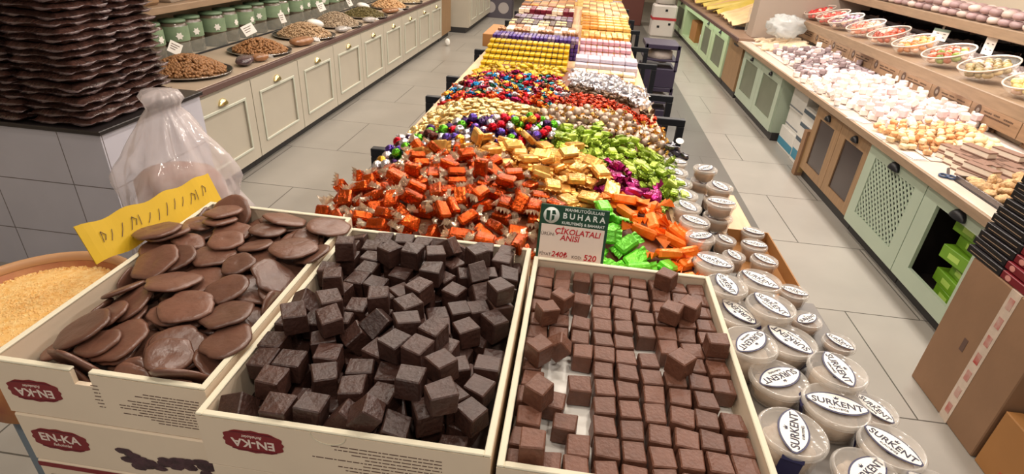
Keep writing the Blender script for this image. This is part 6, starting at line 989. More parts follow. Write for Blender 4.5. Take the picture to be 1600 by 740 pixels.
def place(kind, name, variants, labelfn, cat, group, z_off=0, limit=300):
    # variants: list of [(part name, mesh, ...)] or plain meshes
    out = []; bx = box_of(kind)
    for i, p in enumerate(PLACES.get(kind, [])[:limit]):
        v = variants[i % len(variants)]; lab = labelfn(p, i)
        if kind not in ('dk', 'mk', 'disc', 'dsm'): lab += ', '+zone(p, *bx)
        g = group(p, i) if callable(group) else group
        if isinstance(v, list):
            t = thing(name, lab, cat, p[:3], p[3:], g)
            for pn, me, *xf in v: mk(pn, me, t, *(xf if xf else ()))
        else:
            t = mk(name, v, None, p[:3], p[3:]); tag(t, lab, cat, g)
        out.append(t)
    return out
# chocolate cubes
def cube(s, h, m, j, r):
    b = MB(); b.bbox(-s/2, s/2, -s/2, s/2, -h/2, h/2, .0022, jit=j, rn=r); return b.mesh('chocolate_cube', m)
place('dk', 'chocolate_cube', mesh_variants(lambda r: cube(.047, .0435, CHOCD, .007, r), 8), lambda p, i: 'dark cube in the middle carton, '+cell(p, -.553, -.08, .617, 1.268, 9, 13, 1.0), 'chocolate', 'dark cubes in the middle carton')
place('mk', 'chocolate_cube', mesh_variants(lambda r: cube(.0420, .0405, CHOCM, .0055, r), 8), lambda p, i: 'milk cube in the right carton, '+cell(p, -.045, .378, .602, 1.232, 9, 13, .985), 'chocolate', 'milk cubes in the right carton')
def disc(R, th):
    def g(r):
        b = MB(); b.smooth = True; n = 26; ph = r.random()*9
        def w(i, z): a = 2*PI*i/n; return 1+.20*noise.noise(Vector((math.cos(a)*1.3+ph, math.sin(a)*1.3, ph)))+.06*noise.noise(Vector((math.cos(a)*5+ph, math.sin(a)*5, 1)))
        b.lathe([(.01, -th), (R*.8, -th), (R*.95, -th*.6), (R, 0), (R*.93, th*.6), (R*.78, th*.8+.001*r.random()), (R*.5, th*.8), (R*.25, th), (.008, th*.85)], n, jit=w, ell=r.uniform(.8, 1.0))
        return b.mesh('chocolate_disc', CHOCS)
    return g
place('disc', 'chocolate_disc', mesh_variants(disc(.056, .0058), 8), lambda p, i: 'broad disc in the left carton, '+cell(p, -.978, -.587, .662, 1.312, 5, 8, 1.015), 'chocolate', 'broad chocolate discs in the left carton')
place('dsm', 'chocolate_disc', mesh_variants(disc(.044, .0054), 8), lambda p, i: 'small disc in the left carton, '+cell(p, -.978, -.587, .662, 1.312, 5, 8, 1.01), 'chocolate', 'smaller chocolate discs in the left carton')
# caramels in orange foil with clear twisted ends
OR1 = foil('orange_foil', (200, 80, 22), .16, .78, .35, .7, 50, .3)
def caramel(r):
    b = MB(); b.bbox(-.030, .030, -.0195, .0195, -.0145, .0145, .005, jit=.007, rn=r); body = b.mesh('wrapper', OR1)
    out = [('wrapper', body)]
    for s in (1, -1):
        f = MB(); f.fan(Matrix.Rotation(0 if s > 0 else PI, 4, 'Z'), .044, .024, 9, r); out.append(('twist_end', f.mesh('twist_end', mat('twist_film', (238, 214, 190), .10, .6, var=.3, scale=60, alpha=.6, spec=1, bump=.5)), (s*.029, 0, 0)))
    return out
place('car', 'caramel', mesh_variants(caramel, 5), lambda p, i: 'orange foil caramel with clear twisted ends', 'candy', 'orange caramels in the near left heap')
GD = foil('gold_paper', (226, 172, 90), .25, .65, .2, .4, 40, .18)
def pillow(a, b_, c, fin, m, name, fl=.012):
    def g(r):
        b = MB(); b.bbox(-a, a, -b_, b_, -c, c, min(c, b_)*.45, jit=c*.5, rn=r)
        for s in (1, -1):
            vs = []; k = 6
            for i in range(k+1):
                y = (i/k-.5)*2*b_*1.04; z = .0022*(1 if i % 2 else -1)
                vs += [(s*a*.97, y*.9, 0.0009), (s*(a+fl), y, z+.0006), (s*a*.97, y*.9, -.0009), (s*(a+fl), y, z-.0006)]
            b.add(vs, [f for i in range(k) for f in ((4*i, 4*i+1, 4*i+5, 4*i+4), (4*i+2, 4*i+6, 4*i+7, 4*i+3), (4*i+1, 4*i+3, 4*i+7, 4*i+5))])
        return b.mesh(name, m)
    return g
place('gold', 'gold_candy', mesh_variants(pillow(.033, .026, .0115, 1, GD, 'gold_candy', .014), 6), lambda p, i: 'large flat candy in gold paper', 'candy', 'gold paper candies on the first table')
LM = foil('lime_foil', (138, 164, 46), .22, .5, .25, .5, 50, .25); LM2 = foil('pale_lime_foil', (196, 216, 92), .3, .4, .2, .4, 50, .15)
lv = mesh_variants(pillow(.0215, .0155, .0092, 1, LM, 'green_candy', .008), 5)+mesh_variants(pillow(.0215, .0155, .0092, 1, LM2, 'green_candy', .008), 2)
place('lime', 'green_candy', lv, lambda p, i: 'small lime green wrapped candy', 'candy', 'lime green candies on the first table')
def crumple(m, a, b_, c, w, l, name, cone=None):
    def g(r):
        b = MB(); b.ell(a, b_, c, 9, 6, None, .35, r, e=.8)
        for s in (1, -1):
            T = Matrix.Translation((s*a*.8, 0, 0)) @ Matrix.Rotation((0 if s > 0 else PI)+r.uniform(-.3, .3), 4, 'Z') @ Matrix.Rotation(r.uniform(-.4, .2), 4, 'Y')
            b.fan(T, w, l, 6, r)
        return b.mesh(name, m)
    return g
MG = foil('magenta_foil', (150, 24, 96), .2, .65, .3, .5, 40, .2); OG = foil('bright_orange_paper', (246, 124, 30), .35, .25, .15, .5, 30, .12); BG = foil('bright_green_foil', (108, 206, 52), .28, .35, .25, .5, 40, .18)
place('mag', 'magenta_candy', mesh_variants(crumple(MG, .04, .026, .019, .06, .03, 'magenta_candy'), 4), lambda p, i: 'crumpled magenta wrapped candy', 'candy', 'magenta candies on the first table')
def roll(r):
    b = MB(); b.bbox(-.04, .04, -.017, .017, -.013, .013, .006, jit=.009, rn=r)
    for s in (1, -1):
        T = Matrix.Translation((s*.038, 0, 0)) @ Matrix.Rotation((0 if s > 0 else PI)+r.uniform(-.25, .25), 4, 'Z'); b.fan(T, .062, .036, 6, r)
    return b.mesh('orange_candy', OG)
place('orn', 'orange_candy', mesh_variants(roll, 4), lambda p, i: 'long bright orange wrapped candy', 'candy', 'bright orange candies at the near right corner')
place('grn', 'green_candy', mesh_variants(pillow(.033, .022, .013, 1, BG, 'green_candy', .016), 4), lambda p, i: 'vivid green wrapped candy by the sign', 'candy', 'vivid green candies by the price sign')
BC = dict(purple=(92, 66, 150), red=(196, 24, 40), silver=(214, 210, 214), green=(96, 176, 40), gold=(230, 170, 60), brown=(88, 48, 42), darkpurple=(66, 44, 84))
bl = {k: foil('foil_'+k, v, .14, .92, .2, .5, 60, .1) for k, v in BC.items()}
def foil_ball(m, name='foil_ball', rr=.021):
    def g(r):
        b = MB(); b.smooth = True; b.ell(rr, rr, rr*.95, 12, 8, None, .09, r); b.smooth = False
        b.fan(Matrix.Translation((0, 0, rr*.85)) @ Matrix.Rotation(-PI/2, 4, 'Y'), .014, .007, 5, r); return b.mesh(name, m)
    return g
ballk = ['silver', 'purple', 'red', 'silver', 'brown', 'gold', 'purple', 'silver', 'green', 'darkpurple', 'red']
bm_ = [foil_ball(bl[k])(random.Random(i)) for i, k in enumerate(ballk)]
nm = {'darkpurple': 'deep purple'}
for i, p in enumerate(PLACES.get('ball', [])):
    j = (i*7+int(p[0]*13)) % len(ballk)
    if p[0] < -.52 and rnd.random() < .5: j = rnd.choice([4, 8, 9, 0])
    k = nm.get(ballk[j], ballk[j]); tag(mk('foil_ball', bm_[j], None, p[:3], p[3:]), 'round ball in %s foil, %s' % (k, zone(p, *box_of('ball'))), 'candy', '%s foil balls' % k)
GO = foil('flat_gold_foil', (232, 204, 140), .2, .85, .25, .7, 60, .2)
def oval(r): b = MB(); b.smooth = True; b.ell(.025, .021, .0098, 12, 6, None, .12, r); b.smooth = False; b.fan(Matrix.Translation((.022, 0, 0)), .018, .010, 5, r); return b.mesh('gold_oval', GO)
place('oval', 'gold_oval', mesh_variants(oval, 6), lambda p, i: 'small flat oval sweet in pale gold foil', 'candy', 'pale gold oval sweets')
PB = foil('pearl_foil', (180, 158, 140), .3, .55, .15, .3, 50, .15); GF = foil('gold_fringe', (222, 176, 92), .25, .8, .2, .3, 50, .1)
def pearl(r):
    b = MB(); b.smooth = True; b.ell(.0205, .0205, .020, 12, 8); b.smooth = False; b.mi = 1
    for s in (1, -1): b.fan(Matrix.Translation((s*.018, 0, 0)) @ Matrix.Rotation(0 if s > 0 else PI, 4, 'Z'), .032, .016, 7, r)
    return b.mesh('pearl_ball', [PB, GF])
place('sgb', 'pearl_ball', mesh_variants(pearl, 5), lambda p, i: 'pearly round ball with gold twisted ends', 'candy', 'pearly balls with gold twists')
TC = [('magenta', (150, 24, 84)), ('red', (176, 24, 30)), ('blue', (26, 110, 160)), ('gold', (226, 160, 60)), ('dark green', (24, 70, 44)), ('orange', (220, 92, 30)), ('silver', (212, 206, 210)), ('crimson', (120, 14, 40)), ('brown', (90, 44, 30)), ('teal', (40, 120, 130))]
tv = [crumple(foil('twist_'+n.replace(' ', '_'), c, .16, .9, .3, .6, 60, .15), .021, .016, .0145, .034, .014, 'twist_candy')(random.Random(i)) for i, (n, c) in enumerate(TC)]
for i, p in enumerate(PLACES.get('mix', [])):
    j = (1 if rnd.random() < .5 else 5) if (p[1] < 3.05 and rnd.random() < .45) else rnd.choice([0, 1, 1, 2, 3, 4, 5, 6, 7, 7, 8, 9, 3])
    tag(mk('twist_candy', tv[j], None, p[:3], p[3:]), '%s foil twist candy, %s' % (TC[j][0], zone(p, *box_of('mix'))), 'candy', '%s twist candies' % TC[j][0])
RD = foil('ember_foil', (176, 52, 22), .16, .9, .3, .6, 60, .2)
rv = mesh_variants(crumple(RD, .019, .013, .012, .028, .011, 'ember_candy'), 4)
place('red', 'ember_candy', rv+[tv[3], rv[0], rv[1]][:0], lambda p, i: 'shiny orange red twist candy', 'candy', 'orange red twist candies')
BK = foil('cocoa_foil', (84, 58, 36), .22, .6, .5, .5, 60, .3)
place('blk', 'cocoa_candy', mesh_variants(crumple(BK, .019, .0135, .0125, .03, .011, 'cocoa_candy'), 3), lambda p, i: 'dark cocoa brown twist candy', 'candy', 'dark brown twist candies')
SV = foil('silver_foil', (224, 222, 226), .18, .85, .12, .6, 60, .08)
place('sil', 'silver_candy', mesh_variants(crumple(SV, .021, .0145, .0125, .032, .012, 'silver_candy'), 5), lambda p, i: 'silver foil twist sweet', 'candy', 'silver twist sweets')
YL = foil('yellow_foil', (200, 164, 26), .32, .4, .2, .4, 50, .12)
place('yel', 'yellow_candy', mesh_variants(crumple(YL, .030, .018, .012, .034, .011, 'yellow_candy'), 4), lambda p, i: 'loose flattened yellow wrapped sweet', 'candy', 'loose yellow sweets')
# ---------------- stacked bars on the back tables ----------------
def bars(name, label, group, m, x0, x1, y0, y1, dx, dy, dz, lev, jit=.003, zb=.9005, fins=False, cat='candy bar', rise=None, skip=0):
    nx = int((x1-x0)/dx); ny = int((y1-y0)/dy); ms = m if isinstance(m, list) else [m]; vs = []
    for i, mm in enumerate(ms):
        for q in range(2):
            r = random.Random(i*9+q); b = MB(); b.bbox(-dx/2+.002, dx/2-.002, -dy/2+.002, dy/2-.002, -dz/2+.0008, dz/2-.0008, .004, jit=.0025, rn=r); vs.append(b.mesh(name, mm))
    k = 0
    for j in range(ny):
        L = lev(j) if callable(lev) else lev
        zr = rise(j) if rise else 0
        for i in range(nx):
            for l in range(L):
                if skip and rnd.random() < skip and l == L-1: continue
                if l < L-1 and i not in (0, nx-1) and j > 0 and not (callable(lev) and l >= lev(j-1)): continue
                o = mk(name, vs[(i*7+j*3+l*5+k) % len(vs)], None, (x0+dx*(i+.5)+rnd.uniform(-jit, jit)*.3, y0+dy*(j+.5)+rnd.uniform(-jit, jit)*.3, zb+zr+dz*(l+.5)), (0, 0, rnd.uniform(-jit, jit)*6)); tag(o, label+', %s row' % ORD[j], cat, group)
PU = foil('purple_foil', (76, 48, 128), .3, .3, .3, .3, 50, .2); PUL = foil('lilac_paper', (128, 106, 136), .4, .2, .2, .3, 50, .1)
BRZ = foil('bronze_foil', (164, 112, 74), .3, .5, .3, .3, 50, .2); CRM = foil('cream_paper', (232, 214, 190), .45, .1, .12, .3, 50, .08); WHL = foil('white_lilac_paper', (200, 190, 202), .4, .1, .08, .3, 50, .05)
CRG = foil('cream_gold_paper', (236, 214, 150), .35, .3, .15, .3, 50, .1); PK_ = foil('pink_paper', (204, 160, 168), .42, .1, .12, .3, 50, .08)
GOL = foil('gold_bar_foil', (222, 160, 84), .28, .6, .25, .3, 50, .2); GO2 = foil('bright_gold_foil', (238, 200, 120), .28, .6, .2, .3, 50, .15)
DKR = foil('dark_red_foil', (110, 26, 44), .35, .3, .3, .3, 50, .2); DKB = foil('dark_brown_wrap', (70, 42, 34), .35, .2, .3, .3, 50, .3); GRY = foil('grey_wrap', (132, 120, 128), .35, .3, .3, .3, 50, .2)
bars('yellow_bar', 'yellow wrapped bar in the stepped stack on the second table', 'stacked yellow bars', YL, -.67, -.07, 3.86, 4.38, .040, .047, .022, lambda j: [1, 2, 2, 3, 3, 4, 4, 5, 5, 6, 6][j])
bars('cream_bar', 'cream and gold wrapped bar in rows behind the silver sweets', 'cream gold bars', [CRG, CRM], -.02, .40, 3.80, 3.98, .083, .045, .022, lambda j: 1+j // 2)
bars('white_bar', 'long white lilac wrapped bar before the pink bars', 'white lilac bars', WHL, -.02, .42, 4.03, 4.31, .088, .07, .03, lambda j: [2, 3, 3, 3][j])
bars('purple_bar', 'slim purple wrapped bar standing in rows behind the yellow bars', 'purple bars', [PU, PU, PUL], -.67, -.01, 4.42, 4.73, .030, .10, .030, lambda j: [5, 5, 4][j])
bars('pink_bar', 'pale pink wrapped bar in stepped rows on the third table', 'pink bars', PK_, -.0, .42, 4.42, 4.80, .045, .125, .03, lambda j: [2, 3, 4][j])
bars('bronze_bar', 'bronze brown wrapped bar behind the purple bars', 'bronze bars', [BRZ, BRZ, CRM], -.68, -.02, 4.76, 5.18, .033, .083, .030, lambda j: [5, 4, 4, 3, 3][j])
bars('orange_gold_bar', 'orange gold bar in neat rows behind the pink bars', 'orange gold bars', [GOL, GO2], .02, .42, 4.86, 5.30, .048, .088, .03, lambda j: [3, 4, 4, 4, 4][j])
bars('cream_pouch', 'cream and brown pouch in the clear divided tray', 'cream pouches', [CRM, BRZ], -.68, -.04, 5.25, 5.58, .07, .11, .04, lambda j: 2)
bars('brown_bar', 'dark brown bar with cream band on the third table', 'dark brown bars', [DKB, DKB, CRG], -.70, -.04, 5.64, 5.98, .055, .085, .04, lambda j: 2)
bars('grey_bar', 'grey purple wrapped bar behind the dark brown bars', 'grey bars', [GRY, PUL, DKB], -.70, -.06, 6.02, 6.30, .06, .09, .045, lambda j: 2)
bars('gold_bar', 'gold wrapped bar in long rows on the third table right side', 'gold bars', [GOL, GO2, GO2], .0, .46, 5.36, 6.36, .075, .10, .032, lambda j: 3+(j % 2))
bars('dark_red_bar', 'dark red wrapped bar at the left of the far table', 'dark red bars', [DKR, DKR, CRM], -.70, -.08, 6.45, 6.80, .06, .085, .04, lambda j: 3)
bars('amber_bar', 'amber and brown bar far back on the left side', 'amber bars', [BRZ, DKB, BRZ, GOL, CRG], -.72, -.08, 6.9, 8.2, .10, .16, .04, lambda j: 3)
bars('bright_gold_bar', 'bright gold bar far back on the right side', 'bright gold bars', [GO2, GOL, CRG, BRZ], -.02, .50, 6.45, 8.0, .085, .125, .04, lambda j: 3)
bars('white_gold_bar', 'white and gold bar at the far end of the tables', 'white gold bars', [GO2, WHL, CRG], -.70, .52, 8.3, 8.9, .12, .14, .05, lambda j: 4)
for (x, y, L, nmx) in ((-.03, 5.42, .34, 'cream pouches'), (-.035, 5.82, .34, 'dark brown bars')):
    tag(MB().bbox(-.004, .004, -L/2, L/2, 0, .16, .001).obj('clear_divider', CLEAR, loc=(x, y, .9005)), 'clear upright divider beside the %s' % nmx, 'divider')
t = thing('wood_crate', 'small wooden tray edge sticking out left of the bronze bars', 'crate', (-.745, 5.0, .9005)); MB().bbox(-.05, .055, -.28, .28, 0, .10, .004).obj('side_board', KRAFTO, t)
# ---------------- price sign on the right carton ----------------
t = thing('price_sign', 'green and white shop price sign with red handwriting behind the right carton', 'sign', (.036, 1.262, .975), (-.30, 0, -.03))
MB().bbox(-.090, .088, 0, .006, 0, .162, .002).obj('holder', GREEND, t)
o = MB().bbox(-.083, .081, -.0012, -.0002, .006, .110, .0004).obj('card', mat('sign_card', (232, 214, 200), .5), t)
R90 = (PI/2, 0, 0); GW = mat('sign_letter', (225, 232, 225), .5)
text('MAHMUTOĞULLARI', .0112, GW, t, (.024, -.001, .152), R90, .01); text('B U H A R A', .0205, GW, t, (.024, -.001, .1355), R90, .025); text('KURUYEMİŞ & BAHARAT', .0098, GW, t, (.024, -.001, .1175), R90, .02)
b = MB(); b.smooth = True; T = Matrix.Translation((-.060, -.0005, .134)) @ Matrix.Rotation(PI/2, 4, 'X')
b.lathe([(.021, 0), (.021, .0012)], 28, T, True); q = b.obj('emblem', GW, t)
b = MB(); b.prism([(-.013, -.012), (-.004, -.015), (-.004, .012), (-.014, .012)], .0013, .0019, T); b.prism([(.001, -.015), (.008, -.010), (.008, .0), (.001, .0)], .0013, .0019, T); b.prism([(.001, .003), (.012, .003), (.008, .014), (.001, .013)], .0013, .0019, T); b.obj('emblem_figure', GREEND, q)
text('ÜRÜN:', .012, INK, o, (-.064, -.0016, .084), R90); text('FİYAT:', .011, INK, o, (-.064, -.0016, .030), R90); text('KOD:', .011, INK, o, (.018, -.0016, .030), R90)
text('ÇİKOLATALI', .0205, REDINK, o, (.012, -.0016, .0945), R90, .018, shear=.15); text('ANISI', .0205, REDINK, o, (-.006, -.0016, .0775), R90, .018, shear=.15)
text('240₺', .020, REDINK, o, (-.028, -.0016, .032), R90, .018, shear=.15); text('520', .022, REDINK, o, (.052, -.0016, .032), R90, .018, shear=.1)
MB().box(-.048, -.012, -.0016, -.0012, .019, .0205).obj('underline', REDINK, o)
MB().bbox(-.07, .06, .010, .014, -.07, .12, .001).obj('clip_back', CLEAR, t)
# ---------------- yellow cardboard sign ----------------
YC = mat('yellow_card', (206, 168, 30), .6, var=.05, scale=8)
t = thing('yellow_sign', 'bright yellow cardboard strip with handwriting tucked along the left carton', 'sign', (-1.012, 1.185, 1.0), (-.10, 0, -.03))
b = MB(); b.sheet(lambda u, v: (.010*math.sin(v*PI*1.0)-.01+.04*(1-u)*.0-.035*u+.002*math.sin(v*17), (v-.5)*.46, .084*u+.004*math.sin(v*23+u)), 4, 26, th=.0)
vs = b.v; n0 = len(vs); b2 = MB(); b2.add(vs, b.f); b2.add([(x-.002, y, z) for x, y, z in vs], b.f); b2.obj('card', YC, t)
b = MB(); rr = random.Random(2); v = -.19
def yl(u, v): return (.010*math.sin((v/.46+.5)*PI)-.01-.035*u+.002*math.sin((v/.46+.5)*17)+.0012, v, .088*u+.004*math.sin((v/.46+.5)*23+u))
for k in range(13):
    w_ = rr.choice([.004, .014, .018]); u0, u1 = .40, .68
    b.tube([yl(u0, v), yl((u0+u1)/2, v+w_*.6), yl(u1, v+w_)], .0008, 5)
    if rr.random() < .6: b.tube([yl(u1, v+w_), yl(u1-.1, v+w_+.01), yl(u0+.05, v+w_+.003)], .0010, 5)
    v += .018+w_*.8
b.obj('handwriting', INK, t)
# ---------------- round tubs with oval labels ----------------
LIDM = mat('lid_plastic', (238, 232, 224), .12, alpha=.34, spec=1); CUPM = mat('cup_plastic', (226, 214, 200), .14, alpha=.4, spec=1)
FILL = mat('beige_sweets', (176, 150, 124), .6, var=.4, scale=60, col2=(214, 196, 176)); FILB = mat('brown_sweets', (122, 80, 46), .6, var=.4, scale=50, col2=(160, 116, 74))
LABM = mat('label_white', (242, 238, 230), .5)
def lens(L, W, n=14):
    R = (L*L/4+W*W/4)/W; cy = W/2-R; a0 = math.asin(min(1, L/2/R)); k = []
    for s in (1, -1):
        for i in range(n):
            a = -a0*.93+2*a0*.93*i/(n-1); k.append((s*R*math.sin(a), s*(R*math.cos(a)+cy)))
    return [(x, y) for x, y in k][::-1]
def tub(x, y, z, ang, r, hgt, brown, label, group=None, tilt=(0, 0), band=True):
    # z = height of the lid top; reading direction of the label = ang (degrees)
    t = thing('sweet_tub', label, 'tub', (x, y, z-hgt), (tilt[0], tilt[1], math.radians(ang)), group); rb = r*.80; q = hgt-.012
    b = MB(); b.smooth = True; b.lathe([(rb*.9, 0), (rb, .003), (r*.93, q), (r*.93, q+.002)], 28, cap=False); b.lathe([(rb*.9, 0), (.002, .0005)], 28, cap=False); b.obj('cup', CUPM, t)
    b = MB(); b.smooth = True; b.lathe([(.004, .003), (rb*.88, .004), (rb*.95, q*.45), (rb*.90, q*.72), (.004, q*.80)], 22, cap=False, jit=lambda i, zz: 1+.05*math.sin(i*2.7+zz*300)); b.obj('sweets', FILB if brown else FILL, t)
    b = MB(); b.smooth = True; b.lathe([(r*.94, q-.004), (r, q-.003), (r*1.01, q+.004), (r*.96, q+.008), (r*.90, q+.009), (r*.88, q+.006), (.004, q+.0065)], 30, cap=False); b.obj('lid', LIDM, t)
    L = r*1.84; W = r*.80; zt = q+.0105
    b = MB(); b.prism(lens(L*1.04, W*1.12), zt-.0008, zt, None); o = b.obj('label', NAVY, t)
    MB().prism(lens(L*.98, W*.98), zt+.0001, zt+.0006).obj('label_face', LABM, o)
    if r > .035:
        text('SURKENT', r*.345, DARKTX, o, (0, -.03*r, zt+.0009), (0, 0, 0), .012, scale=None); text('KURUYEMİŞ', r*.10, DARKTX, o, (0, -.26*r, zt+.0009))
        b = MB(); b.prism([(-.05*r, .17*r), (.06*r, .17*r), (.09*r, .27*r), (.03*r, .22*r), (.01*r, .30*r), (-.03*r, .22*r), (-.07*r, .26*r)], zt+.0007, zt+.0011); b.obj('crown_mark', DARKTX, o)
    if band:
        b = MB(); w_ = r*.3
        for s in (-1,):
            pts = [(s*r*.97, q+.003), (s*r*1.02, q-.004), (s*r*.945, q-.008), (s*rb*1.01, .004)]
            for i in range(len(pts)-1): b.add([(pts[i][0], -w_, pts[i][1]), (pts[i][0], w_, pts[i][1]), (pts[i+1][0], w_, pts[i+1][1]), (pts[i+1][0], -w_, pts[i+1][1])], [(0, 1, 2, 3)])
        b.obj('band', NAVY, t)
    return t
def zx(x, y, z): k = (H-z)/(H-.95); return x*k, y*k
TB = [ # x, y (as seen on z .95), z, angle, radius, height, brown, label
 (.466, 1.195, .957, 122, .056, .055, 0, 'clear tub against the carton corner, label read from the aisle, behind the steeply turned pair'),
 (.560, 1.245, .985, -58, .056, .083, 0, 'clear tub with label sloping towards the aisle, right of the carton corner'),
 (.468, 1.078, .985, 228, .056, .083, 0, 'clear tub hugging the right carton, label half over the carton rim'),
 (.562, 1.105, .957, 128, .060, .055, 0, 'broad clear tub with label reading away from the camera beside the carton'),
 (.500, .965, .957, 212, .058, .055, 0, 'clear tub with navy band in front, left of the two largest labels'),
 (.640, 1.019, .985, -83, .056, .083, 0, 'clear tub with label pointing at the camera on the aisle side'),
 (.594, .905, .965, -10, .060, .063, 0, 'clear tub with its label facing the camera squarely'),
 (.482, .815, .985, 75, .058, .083, 0, 'nearest clear tub with upright label and long navy band'),
 (.668, .906, .930, -62, .044, .029, 1, 'small brown tub half behind the squarely facing label'),
 (.660, .812, .965, -52, .054, .063, 0, 'clear tub near the bottom edge on the aisle side, brownish sweets'),
 (.585, .74, .957, 41, .054, .055, 0, 'clear tub cut by the lower picture edge, label slanting up'),
 (.690, .715, .957, -50, .052, .055, 0, 'clear tub in the lower right corner of the tub display'),
 (.680, 1.120, .930, -50, .036, .029, 1, 'small tub with tilted label peeking behind the upside down one'),
 (.452, 1.441, .957, -31, .054, .055, 0, 'clear tub at the table corner behind the right carton'),
 (.463, 1.320, .985, -77, .052, .083, 0, 'clear tub with label turned across, at the rear corner of the right carton'),
 (.562, 1.365, .957, -44, .056, .055, 0, 'clear tub with long sloping label one row behind the carton corner'),
 (.640, 1.325, .950, -25, .036, .045, 1, 'small brown tub with thin oval label at the aisle edge'),
 (.632, 1.200, .940, 37, .036, .038, 1, 'small tub at the aisle edge by the brown tray corner')]
for (x, y, z, a, r, h, br, lb) in TB:
    X, Y = zx(x, y, z); tub(X, Y, z, a, r*1.06, h, br, lb, band=not br)
FT = [(.515, 1.588, .905, -58, .036, .055, 1, 'small brown tub with round label behind the brown tray, left'),
 (.600, 1.576, .905, -14, .042, .055, 1, 'small brown tub with flat oval label at the brown tray edge'),
 (.520, 1.490, .905, -68, .036, .055, 1, 'small brown tub with egg shaped label next to the table corner tub'),
 (.606, 1.485, .905, -48, .042, .055, 1, 'small brown tub with sloping label nearest the aisle floor'),
 (.618, 1.665, .905, -25, .038, .055, 1, 'small brown tub farthest back in the brown tray'),
 (.440, 1.592, .957, 27, .046, .055, 0, 'beige tub at the table edge beside the bright orange candies'),
 (.440, 1.700, .957, -36, .050, .055, 0, 'beige tub at the table edge, second behind the bright orange candies'),
 (.432, 1.812, .957, -62, .050, .055, 0, 'beige tub at the table edge beside the magenta candies'),
 (.440, 1.918, .952, -74, .048, .050, 0, 'beige tub at the table edge beside the nearest lime candies'),
 (.434, 2.028, .957, -66, .050, .055, 0, 'beige tub at the table edge amid the lime candies'),
 (.434, 2.140, .957, -64, .050, .055, 0, 'beige tub at the table edge by the farthest lime candies'),
 (.450, 2.258, .957, -12, .048, .055, 0, 'last beige tub at the table edge under the dark wrapped bundle')]
for (x, y, z, a, r, h, br, lb) in FT:
    X, Y = zx(x, y, z)
    if z > .92: X = max(X, .428)
    tub(X, Y, z, a, r, h, br, lb, band=False)
for (x, y, z, a, r, n, lb) in ((.565, 2.21, .965, 45, .048, 2, 'stack farthest back'), (.585, 2.03, .965, -68, .050, 2, 'stack before the black table leg'), (.560, 1.88, .985, -8, .050, 3, 'tallest stack')):
    X, Y = zx(x, y, z)
    for k in range(n):
        hh = .052; tub(X+rnd.uniform(-.002, .002), Y, z-hh*k, a+40*k, r, .051, 1, ['topmost', 'second', 'third'][k]+' brown tub of the '+lb, band=False)
# side ledges carrying the tubs
t = thing('side_ledge', 'narrow grey ledge beside the right carton under the clear tubs', 'ledge', (.56, 1.0, 0)); MB().bbox(-.155, .155, -.43, .352, .868, .8995, .003).obj('board', mat('grey_board', (112, 106, 100), .5), t)
for x in (-.14, .14):
    for y in (-.38, .30): MB().bbox(x-.015, x+.015, y-.015, y+.015, .0, .8675, .002).obj('post', BLACK, t)
t = thing('cardboard_tray', 'open brown cardboard tray holding the small brown tubs', 'tray', (.575, 1.60, .843)); b = MB()
b = MB(); b.box(-.0, .135, -.19, .18, 0, .006); b.box(.131, .135, -.19, .18, .006, .05); b.box(0, .131, .176, .18, .006, .05); b.obj('body', KRAFTO, t)
t = thing('low_ledge', 'lower wooden ledge at the table side under the stacked brown tubs', 'ledge', (.60, 1.9, 0)); MB().bbox(-.0, .12, -.50, .365, .79, .82, .003).obj('board', WOOD, t)
for y in (-.45, .30): MB().bbox(.04, .08, y-.02, y+.02, 0, .7895, .003).obj('post', BLACK, t)
b = MB(); rr = random.Random(9); b.smooth = False
for k in range(6): b.ell(.03, .024, .02, 9, 6, Matrix.Translation((rr.uniform(-.03, .04), rr.uniform(-.04, .04), .02+.012*k*.6)), .5, rr)
t = thing('wrapped_bundle', 'dark shiny bundle with a round white sticker at the far end of the tubs', 'bundle', (.465, 2.40, .9005)); b.obj('wrap', mat('black_film', (34, 30, 44), .2, var=.6, scale=40, spec=1), t)
b = MB(); b.lathe([(.0, 0), (.017, 0), (.017, .002), (.0, .002)], 20, Matrix.Translation((.008, -.02, .094)) @ Matrix.Rotation(.5, 4, 'X'), cap=False); b.obj('sticker', LABM, t)
